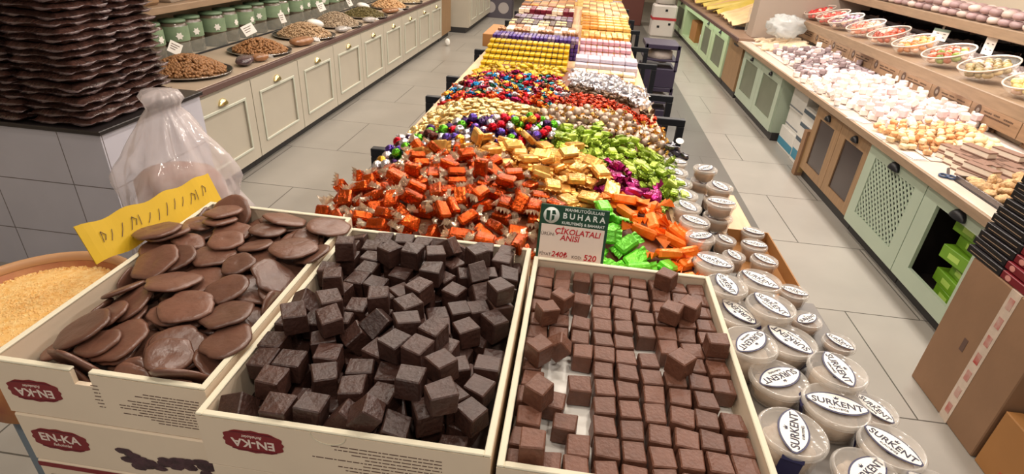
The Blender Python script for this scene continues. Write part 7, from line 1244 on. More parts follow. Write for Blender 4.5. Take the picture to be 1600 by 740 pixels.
# ---------------- right counter ----------------
XF = 2.0
top_slab('worktop', 1.985, 2.76, 2.37, 7.62, .665, .715, mat('pale_counter', (206, 192, 176), .35, var=.08, scale=6), WOODT, 'long pale worktop with wooden front edge under the heaps of lokum', edge=.022, front='-')
def cab(y0, y1, label, m, zt=.664, bottom=.085, body=True):
    t = thing('base_cabinet', label, 'cabinet', (2.38, y0, 0)); b = MB(); d = y1-y0
    b.box(-.33, .34, .001, d-.001, bottom, zt)
    b.obj('body', m, t); MB().box(-.31, .34, .001, d-.001, 0, bottom-.001).obj('plinth', KICK, t); return t, d
def dcab(y0, y1, label, m, inside, split=None):
    # hollow cabinet: panels around an open inside
    t = thing('base_cabinet', label, 'cabinet', (2.38, y0, 0)); d = y1-y0; b = MB()
    b.box(-.35, .34, .001, .02, .086, .664); b.box(-.35, .34, d-.02, d-.001, .086, .664); b.box(-.35, .34, .02, d-.02, .086, .105); b.box(.32, .34, .02, d-.02, .105, .664); b.box(-.35, .32, .02, d-.02, .645, .664)
    if split: b.box(-.33, .32, split-y0-.01, split-y0+.01, .105, .645)
    b.obj('body', m, t); MB().box(-.31, .34, .001, d-.001, 0, .085).obj('plinth', KICK, t)
    MB().box(.314, .3195, .021, d-.021, .106, .644).obj('back_shade', inside, t)  # dark back sheet: shade of the cabinet interior put into colour
    l = MB(); l.box(-.345, .313, .0205, .0225, .1055, .6445); l.box(-.345, .313, d-.0225, d-.0205, .1055, .6445); l.box(-.345, .313, .023, d-.023, .1052, .1058); l.obj('side_shade', inside, t); return t, d  # dark sheets on sides and floor paint the shade inside the cabinet
def door(t, x, y0, y1, z0, z1, m, fill, hz, kind='panel', fwz=.10, fwy=.08, handle=BLACK, hs=1.0, topw=None):
    b = MB(); topw = topw or fwz; xa, xb = x-.02, x
    b.box(xa, xb, y0, y0+fwy, z0, z1); b.box(xa, xb, y1-fwy, y1, z0, z1); b.box(xa, xb, y0+fwy, y1-fwy, z0, z0+fwz); b.box(xa, xb, y0+fwy, y1-fwy, z1-topw, z1)
    d = b.obj('door', m, t); a0, a1, c0, c1 = y0+fwy, y1-fwy, z0+fwz, z1-topw
    if kind == 'panel': MB().box(x-.012, x-.006, a0+.0005, a1-.0005, c0+.0005, c1-.0005).obj('panel', fill, d)
    if kind == 'lattice':
        b = MB(); n = 12; s_ = (a1-a0)/n; w_ = .0070
        def strip(p, q, xx):
            p = Vector((0, *p)); q = Vector((0, *q)); dv = (q-p).normalized(); nn = Vector((0, -dv.z, dv.y))*w_
            b.prism([(0, 0)]*0 or [(0, 0), (1, 0), (1, 1), (0, 1)], 0, 1) if 0 else None
            vs = [Vector((xx+dx, 0, 0))+c for dx in (-.0025, .0025) for c in (p+nn, q+nn, q-nn, p-nn)]
            b.add(vs, [(0, 1, 2, 3), (7, 6, 5, 4), (0, 4, 5, 1), (1, 5, 6, 2), (2, 6, 7, 3), (3, 7, 4, 0)])
        hh = c1-c0; W = a1-a0; st = .046; k = -hh
        while k < W:
            for sg in (0, 1):
                # line y = k + u, z = u  (or mirrored)
                u0 = max(0, -k); u1 = min(hh, W-k)
                if u1-u0 > .01:
                    P = (a0+k+u0, c0+u0); Q = (a0+k+u1, c0+u1)
                    if sg: P = (a1-k-u0, c0+u0); Q = (a1-k-u1, c0+u1)
                    strip(P, Q, x-.013+.005*sg)
            k += st
        b.obj('lattice', m, d)
    if handle: cup_handle(d, x-.0205, (y0+y1)/2, hz, -1, handle, hs)
    return d
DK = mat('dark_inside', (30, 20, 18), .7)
# far mint cabinet with two frosted doors
t, d = cab(5.88, 7.50, 'mint green cabinet with two grey frosted doors at the far end of the worktop', MINT)
door(t, -.331, .76, 1.56, .09, .655, MINT, FROST, .585, fwy=.13, hs=.9); door(t, -.331, .01, .755, .09, .655, MINT, FROST, .585, fwy=.10, hs=.9)
# boxes in the open bay
BX = mat('white_box', (206, 204, 198), .6, var=.06, scale=5); BLU = mat('blue_print', (60, 130, 156), .6)
for i, (x, y, z, a, b_, h, lb) in enumerate(((2.30, 5.60, 0, .36, .42, .20, 'white carton with blue band at the bottom of the bay stack'), (2.32, 5.62, .2005, .34, .40, .18, 'white carton in the middle of the bay stack'), (2.31, 5.60, .381, .35, .40, .20, 'white carton at the top of the bay stack'))):
    t = thing('storage_carton', lb, 'carton', (x, y, z)); MB().bbox(-a/2, a/2, -b_/2, b_/2, 0, h, .003).obj('body', BX, t)
    MB().box(-a/2-.001, -a/2-.0002, -b_/2+.002, b_/2-.002, .02, .09 if i == 0 else .035).obj('printed_band', BLU if i == 0 else mat('grey_print', (120, 124, 130), .6), t)
for i, (z, h) in enumerate(((0, .25), (.2505, .13), (.381, .12))):
    t = thing('storage_carton', ['light carton with blue base beside the kraft box', 'light carton with dark slot above the blue based one', 'topmost light carton by the kraft box'][i], 'carton', (2.26, 5.17, z)); MB().bbox(-.15, .19, -.18, .19, 0, h, .003).obj('body', BX, t)
    MB().box(-.151, -.1502, -.17, .18, h-.05, h-.015).obj('printed_band', mat('slate_print', (70, 84, 96), .6), t)
    if i == 0: MB().box(-.151, -.1502, -.17, .18, .03, .12).obj('blue_band', BLU, t)
t = thing('kraft_box', 'slim brown box with an orange mark leaning on the wooden cabinet side', 'box', (2.11, 4.93, 0)); MB().bbox(-.10, .2, -.035, .04, 0, .40, .002).obj('body', KRAFT, t)
MB().box(-.08, .18, -.0365, -.0355, .03, .36).obj('printed_panel', mat('ochre_print', (170, 138, 88), .7, var=.15), t); MB().ell(.03, .0006, .018, 8, 4, Matrix.Translation((.05, -.0372, .28))).obj('orange_mark', mat('orange_print', (196, 104, 40), .6), t)
# wooden cabinet with dark panels
t, d = cab(3.85, 4.885, 'light wooden cabinet with two dark panelled doors', WOODD)
DG = mat('dark_smoked_panel', (44, 30, 28), .25, var=.5, scale=4, col2=(70, 56, 52))
door(t, -.331, .525, 1.03, .09, .655, WOODD, DG, .575, fwy=.10, fwz=.07, topw=.11); door(t, -.331, .002, .52, .09, .655, WOODD, DG, .575, fwy=.10, fwz=.07, topw=.11)
# mint cabinet with lattice door and open bay
t, d = dcab(3.135, 3.845, 'mint green cabinet with a diamond lattice door', MINT, DK)
door(t, -.351, .0, .71, .09, .66, MINT, None, .60, 'lattice', fwy=.10, fwz=.10, topw=.075, hs=1.15)
t, d = dcab(2.38, 3.13, 'mint green cabinet with open dark doorway and green cartons inside', MINT, DK)
door(t, -.351, .10, .748, .09, .66, MINT, None, .60, 'open', fwy=.13, fwz=.10, topw=.075, hs=1.2); door(t, -.351, .0, .098, .09, .66, MINT, None, .62, 'open', fwy=.045, handle=None)
GB = mat('green_box', (110, 156, 34), .5, var=.06)
for i, (x, y, a, b_) in enumerate(((2.22, 2.76, .24, .22), (2.21, 2.79, .22, .26), (2.24, 2.75, .24, .20), (2.20, 2.81, .24, .22), (2.23, 2.77, .22, .26), (2.21, 2.82, .22, .24))):
    t = thing('green_carton', 'lime green carton inside the open mint cabinet, %s from the bottom' % ['first', 'second', 'third', 'fourth', 'fifth', 'topmost'][i], 'carton', (x, y-.0, .106+.076*i), (0, 0, rnd.uniform(-.15, .15)))
    MB().bbox(-a/2, a/2, -b_/2, b_/2, 0, .074, .003).obj('body', GB, t); MB().box(-a/2-.001, -a/2-.0002, -.03, .05, .02, .05).obj('printed_panel', mat('pale_green_print', (176, 210, 96), .5), t)
t = thing('paper_bundle', 'crumpled blue and white paper inside the foot of the lattice cabinet', 'paper', (2.14, 3.70, .1055)); b = MB(); b.ell(.09, .07, .03, 12, 6, Matrix.Translation((0, 0, .036)), .3, rnd); b.obj('paper', BX, t)
# far wooden cabinet and mint LED cabinets
t, d = cab(7.625, 8.40, 'plain brown wooden end cabinet between the two mint cabinets', WOODD, .70); MB().box(-.334, -.331, .25, .5, .60, .62).obj('slot', KICK, t); MB().box(-.334, -.331, .02, .76, .655, .66).obj('seam', KICK, t)
top_slab('worktop', 1.97, 2.9, 7.625, 14.5, .701, .745, mat('brown_counter', (140, 112, 92), .4, var=.1), BROWNE, 'brown worktop at the far right holding dried fruit leather', edge=.022, front='-')
MINTL = mat('pale_mint', (190, 212, 172), .4)
for k, (y0, y1) in enumerate(((8.42, 9.45), (9.46, 10.3), (10.31, 12.3), (12.31, 13.6))):
    if k == 2:
        t = thing('base_cabinet', 'pale mint open cabinet with a white bottle and tan box far right', 'cabinet', (2.38, y0, 0)); d = y1-y0; b = MB()
        b.box(-.35, .34, 0, .05, .09, .70); b.box(-.35, .34, d-.05, d, .09, .70); b.box(-.35, .34, .05, d-.05, .09, .13); b.box(.3, .34, .05, d-.05, .13, .70); b.box(-.35, -.33, .05, d-.05, .60, .70); b.obj('body', MINTL, t); MB().box(-.31, .34, 0, d, 0, .089).obj('plinth', KICK, t)
        continue
    t = thing('base_cabinet', ['pale mint cabinet with frosted door nearest the brown end cabinet', 'second pale mint frosted door cabinet far right', '', 'farthest pale mint cabinet beside the white sack'][k], 'cabinet', (2.38, y0, 0)); d = y1-y0
    MB().box(-.33, .34, .001, d-.001, .09, .70).obj('body', MINT, t); MB().box(-.31, .34, .001, d-.001, 0, .089).obj('plinth', KICK, t)
    door(t, -.331, .005, d-.005, .09, .695, MINTL, FROST, .62, fwy=.17 if d > .9 else .13, fwz=.09, topw=.13)
t = thing('white_bottle', 'white plastic bottle standing in the open mint cabinet', 'bottle', (2.16, 10.62, .1305)); b = MB(); b.smooth = True; b.lathe([(.07, 0), (.085, .02), (.085, .22), (.05, .29), (.022, .33), (.022, .39), (.01, .40)], 18); b.obj('body', mat('white_plastic', (235, 232, 226), .35), t); b = MB(); b.smooth = True; b.lathe([(.026, .37), (.026, .42), (.01, .425)], 14); b.obj('cap', BX, t)
t = thing('storage_carton', 'tan carton inside the open mint cabinet', 'carton', (2.3, 11.5, .1305)); MB().bbox(-.2, .18, -.3, .3, 0, .34, .004).obj('body', KRAFTO, t)
# shelf one with plaques
t = thing('display_shelf', 'wooden shelf holding the clear bowls of candy', 'shelf', (2.62, 2.6, .95))
MB().bbox(.02, .62, 0, 6.6, 0, .060, .003).obj('board', WOODT, t); MB().bbox(0, .0195, 0, 6.6, -.01, .072, .004).obj('front_edge', WOODT, t)
struct_(MB().box(2.765, 2.78, 2.0, 7.75, .60, .82).obj('trim_1', mat('cream_backsplash', (214, 200, 184), .5)))
PD = mat('plaque_print', (84, 62, 48), .6); GRYS = mat('plaque_shine', (150, 140, 130), .3, .5)
for k in range(10):
    y = 2.62+.51*k; t = thing('wood_plaque', 'wooden plaque with round emblem under the bowl shelf, %s from the near end' % ['first', 'second', 'third', 'fourth', 'fifth', 'sixth', 'seventh', 'eighth', 'ninth', 'last'][k], 'plaque', (2.705, y, .815), (0, 0, 0), 'plaques under the bowl shelf')
    MB().bbox(-.009, .009, .003, .505, 0, .134, .002).obj('board', PLAQ, t)
    R_ = Matrix.Translation((-.0095, .42, .066)) @ Matrix.Rotation(-PI/2, 4, 'Y'); b = MB(); b.prism([(.034*math.cos(2*PI*i/18)*1.1, .030*math.sin(2*PI*i/18)*(1.15 if i < 9 else 1)) for i in range(18)], 0, .001, R_); q = b.obj('emblem', PD, t)
    b = MB(); b.prism([(.016*math.cos(2*PI*i/14), .016*math.sin(2*PI*i/14)) for i in range(14)], .0012, .002, R_); b.obj('emblem_centre', GRYS, q)
    b = MB(); rr = random.Random(k)
    for (ya, yb, z) in ((.28, .36, .07), (.20, .26, .072), (.07, .16, .07), (.09, .34, .05)):
        yy = ya
        while yy < yb: w_ = rr.uniform(.006, .014); b.box(-.0102, -.0096, yy, min(yb, yy+w_), z, z+.010); yy += w_+.004
    b.obj('small_print', PD, t)
# lokum and cookies on the worktop
riser(right_riser, 2.10, 2.755, 3.35, 7.6, 16, 80, 'display_riser', mat('pale_tray', (206, 190, 180), .5), 'pale sloping tray beneath the heaps of lokum', 'riser', .002)
LW = mat('white_sugar', (244, 230, 222), .6, bump=.25, hue=.06); LG = mat('grey_sugar', (150, 132, 134), .6, bump=.25, hue=.14, var=.15, scale=50); LP = mat('pink_sugar', (232, 206, 206), .6, bump=.25, hue=.06)
LO = mat('apricot_sugar', (222, 170, 120), .55, bump=.3, hue=.2, var=.3, scale=40); LB_ = mat('butter_sugar', (238, 214, 170), .6, bump=.4, hue=.08); CK = mat('nut_cookie', (204, 164, 116), .7, bump=.9, bscale=70, var=.3, scale=60, hue=.1); ST = mat('nougat', (232, 208, 176), .6, bump=.3, hue=.08, var=.15)
def lk(a, b_, c, m, name='lokum'):
    def g(r): b = MB(); b.bbox(-a/2, a/2, -b_/2, b_/2, -c/2, c/2, .006, jit=.008, rn=r); return b.mesh(name, m)
    return g
place('lokg', 'grey_lokum', mesh_variants(lk(.052, .047, .042, LG), 4)+mesh_variants(lk(.052, .047, .042, LP), 1)+mesh_variants(lk(.05, .045, .042, LW), 1), lambda p, i: 'greyish sugared lokum cube', 'lokum', 'grey lokum cubes')
place('lokw', 'white_lokum', mesh_variants(lk(.055, .049, .043, LW), 5)+mesh_variants(lk(.055, .049, .043, LP), 1), lambda p, i: 'white sugared lokum cube', 'lokum', 'white lokum cubes')
place('lokp', 'pink_white_lokum', mesh_variants(lk(.055, .049, .043, LW), 3)+mesh_variants(lk(.055, .049, .043, LP), 2), lambda p, i: 'white or pink lokum cube', 'lokum', 'white and pink lokum cubes')
place('loko', 'apricot_lokum', mesh_variants(lk(.047, .035, .027, LO), 4)+mesh_variants(lk(.047, .035, .027, LB_), 2), lambda p, i: 'apricot coloured lokum chunk', 'lokum', 'apricot lokum chunks')
def lump(m, a, b_, c, name, cr=.25):
    def g(r): b = MB(); b.smooth = True; b.ell(a, b_, c, 10, 7, None, cr, r, e=.85); return b.mesh(name, m)
    return g
place('lokb', 'nougat_lump', mesh_variants(lump(LB_, .036, .026, .021, 'nougat_lump'), 3), lambda p, i: 'buttery white nougat lump', 'nougat', 'buttery nougat lumps')
place('cook', 'nut_cookie', mesh_variants(lump(CK, .036, .030, .019, 'nut_cookie', .3), 5), lambda p, i: 'rough golden brown cookie', 'cookie', 'golden cookies in the tray')
def stick(r): b = MB(); b.smooth = True; b.tube([(-.09, 0, 0), (-.05, .003, .001), (0, 0, 0), (.05, .002, 0), (.09, 0, 0)], [.012, .018, .018, .018, .013], 9); return b.mesh('nougat_stick', ST)
place('stk', 'nougat_stick', mesh_variants(stick, 3), lambda p, i: 'pale nougat stick', 'nougat', 'nougat sticks')
# layered wafers
WB = mat('wafer_brown', (140, 108, 92), .6, bump=.2); WW = mat('wafer_cream', (240, 226, 208), .6, bump=.2)
wp = None; k = 0
for j, (x, y, z, a) in enumerate([(2.20+.075*(i % 5)+.01*(i//5), 3.10+.095*(i//5)+.03*(i % 5)*0, .7165+.0, .5) for i in range(20)]):
    for l in range([1, 2, 3, 2][j//5] if j % 2 else 2):
        if y > 3.32 and x > 2.38: continue
        t = thing('layered_wafer', 'long wafer bar with cream and brown layers by the cookies', 'wafer', (x+rnd.uniform(-.01, .01), y+rnd.uniform(-.01, .01)+.0, z+.0405*l), (0, 0, .35+rnd.uniform(-.15, .15)), 'layered wafers') if wp is None else copy_tree(wp, (x+rnd.uniform(-.008, .008), y+rnd.uniform(-.01, .01), z+.0405*l), (0, 0, .35+rnd.uniform(-.06, .06)))
        if wp is None:
            wp = t; MB().bbox(-.031, .031, -.085, .085, .0, .007, .001).obj('bottom_layer', WB, t); MB().bbox(-.030, .030, -.084, .084, .0072, .0315, .001).obj('cream_layer', WW, t); MB().bbox(-.031, .031, -.085, .085, .0317, .039, .001).obj('top_layer', WB, t)
t = thing('serving_tray', 'dark steel tray under the golden cookies', 'tray', (2.30, 2.84, .7155)); b = MB(); b.bbox(-.235, .215, -.20, .205, 0, .008, .002); b.obj('base', mat('dark_tray', (48, 42, 46), .3, .4), t)
b = MB(); [b.bbox(*q, .008, .034, .002) for q in ((-.235, -.225, -.20, .205), (.205, .215, -.20, .205), (-.225, .205, -.20, -.19), (-.225, .205, .195, .205))]; b.obj('raised_edge', mat('bright_tray_edge', (120, 112, 112), .25, .8), t)
b = MB(); b.smooth = True
for s in (-1, 1): b.tube([(s*.018+.022*math.cos(a), .03+.028*math.sin(a), .006) for a in [2*PI*i/14 for i in range(15)]], .006, 6)
b.obj('finger_rings', mat('blue_plastic', (52, 72, 104), .35), t2 := thing('kitchen_tongs', 'blue handled scissors lying on the worktop before the wafers', 'scissors', (2.04, 3.06, .7165), (0, 0, -.5)))
b = MB(); b.bbox(-.006, .003, .06, .20, .003, .006, .001); b.bbox(-.002, .007, .06, .20, .0062, .009, .001); b.obj('blades', mat('dark_steel', (90, 90, 98), .3, .8), t2)
t2.name = 'scissors'
# flat cards on the counter edge, wooden figures
for i, (x, y, lb) in enumerate(((2.03, 3.78, 'flat white price card at the counter edge before the apricot lokum'), (2.035, 3.42, 'flat white price card at the counter edge before the wafers'), (2.03, 4.50, 'flat pale card at the counter edge before the white lokum'), (2.03, 5.0, 'flat pale card at the counter edge halfway to the grey lokum'), (2.03, 4.15, 'flat pale card at the counter edge between the two white heaps'))):
    t = thing('price_card', lb, 'price card', (x, y, .7155), (0, 0, .1*i)); MB().bbox(-.055, .05, -.08, .08, 0, .004, .001).obj('holder', CLEARD, t); MB().box(-.035, .04, -.06, .06, .0042, .0052).obj('card', WHITEP, t)
for i, (y, z, h, lb) in enumerate(((3.94, .735, .10, 'small carved wooden teddy figure against the backsplash, farther one'), (3.60, .73, .11, 'carved wooden teddy figure against the backsplash, nearer one'), (4.42, .79, .055, 'tiny carved figure peeking over the white lokum'))):
    t = thing('wooden_figure', lb, 'figure', (2.745, y, z)); b = MB(); b.smooth = True
    b.ell(.010, .032*h/.11, .040*h/.11, 12, 8, Matrix.Translation((0, 0, .04*h/.11))); b.ell(.010, .026*h/.11, .024*h/.11, 12, 8, Matrix.Translation((0, 0, .085*h/.11)))
    for s in (-1, 1): b.ell(.009, .010*h/.11, .010*h/.11, 8, 6, Matrix.Translation((0, s*.020*h/.11, .107*h/.11))); b.ell(.009, .012*h/.11, .020*h/.11, 8, 6, Matrix.Translation((0, s*.032*h/.11, .05*h/.11))); b.ell(.009, .014*h/.11, .014*h/.11, 8, 6, Matrix.Translation((0, s*.020*h/.11, .01*h/.11)))
    b.obj('carved_body', mat('carved_wood', (142, 110, 84), .6, var=.2), t)
b = MB(); b.smooth = True; b.ell(.28, .20, .15, 22, 14, Matrix.Translation((0, 0, .15)), .42, rnd, e=.8)
t = thing('plastic_bag', 'crumpled clear plastic bag at the far end of the worktop by the cream panel', 'bag', (2.40, 7.35, .83)); o = b.obj('film', mat('pale_film', (226, 232, 232), .2, alpha=.5, spec=1, bump=1, bscale=9), t); t.scale = (.7, .9, .8)
# bowls of candy on the shelf
RIM = mat('bowl_rim', (240, 220, 206), .2, alpha=.8, spec=1)
BCOL = [('pink gummy', (206, 70, 150)), ('pastel', (226, 190, 120)), ('brown and green', (150, 130, 84)), ('red and green', (176, 84, 50)), ('amber', (196, 120, 60)), ('red brown', (150, 60, 40)), ('pink and orange', (214, 110, 90)), ('purple brown', (92, 60, 66)), ('red', (206, 54, 50)), ('coral red', (220, 70, 60))]
ALT = [(120, 30, 90), (236, 216, 140), (186, 160, 110), (120, 140, 50), (214, 140, 70), (190, 80, 50), (226, 140, 110), (150, 110, 130), (230, 90, 80), (200, 40, 46)]
for k in range(10):
    y = 3.38+.50*k if k < 8 else 7.25+.42*(k-8); R_ = .172; x = 2.84; tz = 1.011
    lb = 'clear round bowl of %s candies on the wooden shelf' % BCOL[k][0]
    t = thing('candy_bowl', lb, 'bowl', (x, y, tz)); ang = -.34; T = Matrix.Translation((0, 0, .124)) @ Matrix.Rotation(ang, 4, 'Y')
    b = MB(); b.smooth = True; pr = [(R_*math.sin(a), -R_*.62*math.cos(a)) for a in [PI/2*i/8 for i in range(9)]]; pr[0] = (.01, pr[0][1]); b.lathe(pr, 32, T, cap=False); b.obj('bowl_shell', CLEAR, t)
    b = MB(); b.smooth = True; b.tube([T @ Vector((R_*math.cos(a), R_*math.sin(a), 0)) for a in [2*PI*i/32 for i in range(33)]], .0065, 6, cap=False); b.obj('rim', RIM, t)
    for (cc, mm_) in ((BCOL[k][1], 'a'), (ALT[k], 'b')): pass
    vs = [lump(mat('candy_%d%s' % (k, s), c, .35, hue=.25, coat=.3), .034, .024, .020, 'bowl_candy', .2)(random.Random(k)) for s, c in (('a', BCOL[k][1]), ('b', ALT[k]), ('c', (226, 190, 170)))]
    n = 0
    for lay in range(1, 3):
        rr_ = [.10, .118, .130][lay]; zz = [-.07, -.05, -.020][lay]
        for gx in range(-3, 4):
            for gy in range(-3, 4):
                px = (gx+(gy % 2)*.5)*.056; py = gy*.050
                if px*px+py*py > rr_*rr_ or (lay < 2 and px*px+py*py < (rr_-.055)**2): continue
                p = T @ Vector((px, py, zz+.008*rnd.random()-(.0 if lay < 2 else .25*(px*px+py*py)))); o = mk(BCOL[k][0].replace(' ', '_')+'_candy', vs[rnd.choice([0, 0, 1, 1, 2] if k != 0 else [0, 0, 0, 1])], None, (x+p.x, y+p.y, tz+p.z), (rnd.uniform(-.5, .5), rnd.uniform(-.5, .5), rnd.random()*6))
                tag(o, '%s candy piece in a clear bowl on the shelf' % BCOL[k][0], 'candy', '%s candies in a bowl' % BCOL[k][0])
# grey sugared almonds behind the bowls, dark bins, hanging cards
b = MB(); b.smooth = True
for _ in range(2600):
    y = rnd.uniform(3.0, 8.6); x = rnd.uniform(3.08, 3.30); b.ell(.022, .015, .012, 6, 4, Matrix.Translation((x, y, 1.018+.035+.09*(x-3.08)+.012*rnd.random())) @ Euler((rnd.uniform(-.5, .5), rnd.uniform(-.5, .5), rnd.random()*6)).to_matrix().to_4x4())
tag(b.obj('sugared_almonds', mat('almond_sugar', (206, 190, 190), .5, var=.2, scale=6, col2=(226, 206, 196))), 'strip of pale grey pink sugared almonds behind the bowls', 'sweets', kind='stuff')
t = thing('almond_trough', 'long low trough holding the sugared almonds behind the bowls', 'trough', (3.185, 5.8, 1.0105)); MB().bbox(-.055, .13, -2.85, 2.85, 0, .03, .002).obj('base', BX, t)
t = thing('upper_shelf', 'upper wooden shelf over the bowls packed with lilac sweets', 'shelf', (3.05, 2.6, 1.262)); MB().bbox(0, .65, 0, 6.4, 0, .075, .004).obj('board', WOODT, t)
BIN = mat('black_bin', (34, 30, 32), .25, spec=.7)
for k in range(9):
    t = thing('dark_bin', 'dark open bin of small sweets under the upper shelf, %s from the near end' % ords[k], 'bin', (3.49, 3.3+.60*k, 1.0105), (0, 0, 0), 'dark bins under the upper shelf'); b = MB(); b.bbox(-.16, -.15, -.25, .25, 0, .12, .002); b.bbox(.14, .15, -.25, .25, 0, .18, .002); b.bbox(-.15, .14, -.25, -.24, 0, .15, .002); b.bbox(-.15, .14, .24, .25, 0, .15, .002); b.bbox(-.15, .14, -.24, .24, 0, .01, .001); b.obj('walls', BIN, t)
    b = MB(); b.smooth = True; [b.ell(.03, .022, .02, 6, 4, Matrix.Translation((rnd.uniform(-.11, .11), rnd.uniform(-.2, .2), .085+.012*rnd.random()))) for _ in range(45)]; o = b.obj('bin_sweets', mat('bin_sweets%d' % (k % 3), [(70, 44, 40), (196, 170, 160), (96, 60, 48)][k % 3], .4), t); o['kind'] = 'stuff'
for i, (y, w_, lb) in enumerate(((3.62, .17, 'white price card with green top nearest the frame edge'), (4.18, .19, 'white price card with green top, second hanging under the upper shelf'), (4.86, .10, 'narrow white upright price card under the upper shelf'), (5.55, .15, 'tilted white price card by the black glossy jars'))):
    t = thing('price_card', lb, 'price card', (3.10, y, 1.13), (0, [.15, .1, 0, .2][i], [0, 0, .2, .4][i])); b = MB(); h = .095 if w_ > .12 else .14
    b.bbox(-.003, 0, -w_/2, w_/2, 0, h, .0008); b.obj('card', WHITEP, t); 
    if w_ > .12: MB().box(-.0042, -.0031, -w_/2, w_/2, h*.76, h).obj('green_header', mat('pale_green_head', (128, 150, 134), .5), t)
    b = MB(); [b.box(-.004, -.0031, yy, yy+w_*.16, zz, zz+.007) for yy in (-w_*.34, w_*.1) for zz in (h*.25, h*.55)]; b.obj('printed_lines', INK, t)
    MB().box(-.0025, -.0005, -.01, .01, h, .137).obj('hanger', CLEAR, t)
LIL = [mat('lilac_sweet%d' % i, c, .5, hue=.15, bump=.2) for i, c in enumerate([(176, 146, 146), (206, 186, 176), (156, 130, 128)])]
k = 0; pm = [lump(LIL[i % 3], .042, .055, .028, 'boxed_sweet', .12)(random.Random(i)) for i in range(6)]
for j in range(30):
    for i in range(3):
        for l in range(2):
            tag(mk('boxed_sweet', pm[(i+j+l) % 6], None, (3.11+.10*i, 3.2+.135*j+rnd.uniform(-.01, .01), 1.368+.057*l), (0, 0, rnd.uniform(-.2, .2))), 'rounded lilac brown sweet on the upper shelf', 'sweet', 'sweets on the upper shelf')
t = thing('room_divider', 'plain cream divider panel at the far end of the lokum counter', 'panel', (2.75, 7.80, .7455)); MB().bbox(-.60, .70, -.025, .25, 0, 1.6, .004).obj('panel', mat('taupe_paint', (172, 156, 142), .6), t)
# fruit leather far right
FLM = [mat('fruit_leather%d' % i, c, .5, var=.15, scale=5, bump=.2) for i, c in enumerate([(224, 190, 140), (206, 180, 80), (216, 170, 120)])]
for k in range(14):
    y = 8.75+.34*k; t = thing('fruit_leather', 'thin folded sheet of %s dried fruit leather on the far right counter' % ['tan', 'yellow green', 'orange beige'][(k if k < 5 else k+1) % 3 if k > 3 else 0], 'fruit leather', (2.48, y, .80+.008*(k % 3)), (.0, -.10, rnd.uniform(-.25, .25)), 'fruit leather sheets')
    ph = rnd.random()*9; b = MB(); b.smooth = True; b.sheet(lambda u, v: (-.42+.8*u*(1-.1*v), -.24+.52*v*(.4+.6*u), .03+.10*u+.03*math.sin(9*v+ph)*u+.02*noise.noise(Vector((u*3, v*3, ph)))+.04*math.sin(v*PI)), 14, 14, th=.006); b.obj('sheet', FLM[0 if k < 4 else (1 if k % 3 else 2)], t)
t = thing('black_tray', 'black tray under the nearest fruit leather', 'tray', (2.52, 8.75, .7455)); MB().bbox(-.42, .40, -.28, .22, 0, .02, .004).obj('base', BIN, t); MB().bbox(-.42, .40, -.28, -.265, .02, .04, .003).obj('raised_edge', BIN, t)
t = thing('wire_basket', 'glass fronted basket of green and yellow packets beside the cream panel', 'basket', (2.45, 8.20, .7455)); b = MB(); b.bbox(-.25, .3, -.16, .16, 0, .02, .003)
for yy in (-.155, .15): b.box(-.25, .3, yy, yy+.006, .02, .30)
b.obj('glass_box', CLEAR, t)
for i in range(9):
    o = bag(2.27+.12*(i % 4), 8.12+.12*(i//4), .7665+.06*(i//4), .05, .04, .05, mat('green_pack%d' % (i % 3), [(60, 120, 50), (200, 190, 70), (230, 226, 210)][i % 3], .3, spec=.8), 'small %s packet in the basket by the cream panel' % ['green', 'yellow', 'white'][i % 3], rnd.random()*3, 'packets in the glass basket')
# things on the floor far away
t = thing('white_carton', 'white carton with red band and black dots far away by the mint cabinets', 'carton', (1.66, 12.7, 0)); MB().bbox(-.24, .24, -.2, .2, 0, .62, .03).obj('body', mat('sack_white', (204, 196, 190), .5), t)
MB().bbox(-.243, .243, -.203, .203, .33, .38, .002).obj('red_band', mat('red_band', (170, 44, 48), .5), t)
for dx, dz in ((-.1, .18), (.12, .24), (.02, .5)): MB().box(dx-.025, dx+.025, -.204, -.2005, dz, dz+.045).obj('black_dot', BLACK, t)
t = thing('white_sack', 'white knotted sack standing on the far white carton', 'sack', (1.66, 12.7, .6205)); b = MB(); b.smooth = True; b.lathe([(.12, 0), (.2, .03), (.2, .15), (.14, .28), (.06, .36), (.08, .42), (.02, .43)], 18, ell=.9, jit=lambda i, z: 1+.12*noise.noise(Vector((i*.6, z*6, 3)))); b.obj('sack', mat('sack_white', (204, 196, 190), .5), t)
def crate(x, y, z, a, b_, h, label, m1, m2):
    t = thing('goods_crate', label, 'crate', (x, y, z)); bb = MB(); bb.bbox(-a, a, -b_, b_, 0, h*.45, .006); bb.bbox(-a, a, -b_, b_, h*.62, h*.66, .002); [bb.box(sx*a*.95-.015, sx*a*.95+.015, -b_, -b_+.03, h*.4, h) for sx in (-1, 1)]; bb.bbox(-a, a, -b_, b_, h*.9, h, .004); bb.obj('frame', m1, t)
    bb = MB(); bb.smooth = True; bb.ell(a*.8, b_*.6, h*.18, 12, 6, Matrix.Translation((0, -b_*.25, h*.72)), .2, rnd); bb.obj('goods', m2, t); return t
VI = mat('violet_plastic', (50, 42, 62), .4); GP = mat('pale_goods', (176, 164, 156), .5, var=.2)
for i, (y, z, lb) in enumerate(((6.15, 0, 'violet edged crate beside the third table, lower'), (6.15, .421, 'violet edged crate beside the third table, upper'))): crate(.83, y, z, .17, .2, .42, lb, VI, GP)
t = thing('dark_carton', 'dark carton with two round pictures on the floor far left', 'carton', (-1.95, 13.6, 0)); MB().bbox(-.33, .33, -.2, .2, 0, .42, .004).obj('body', mat('slate_carton', (84, 78, 88), .6), t)
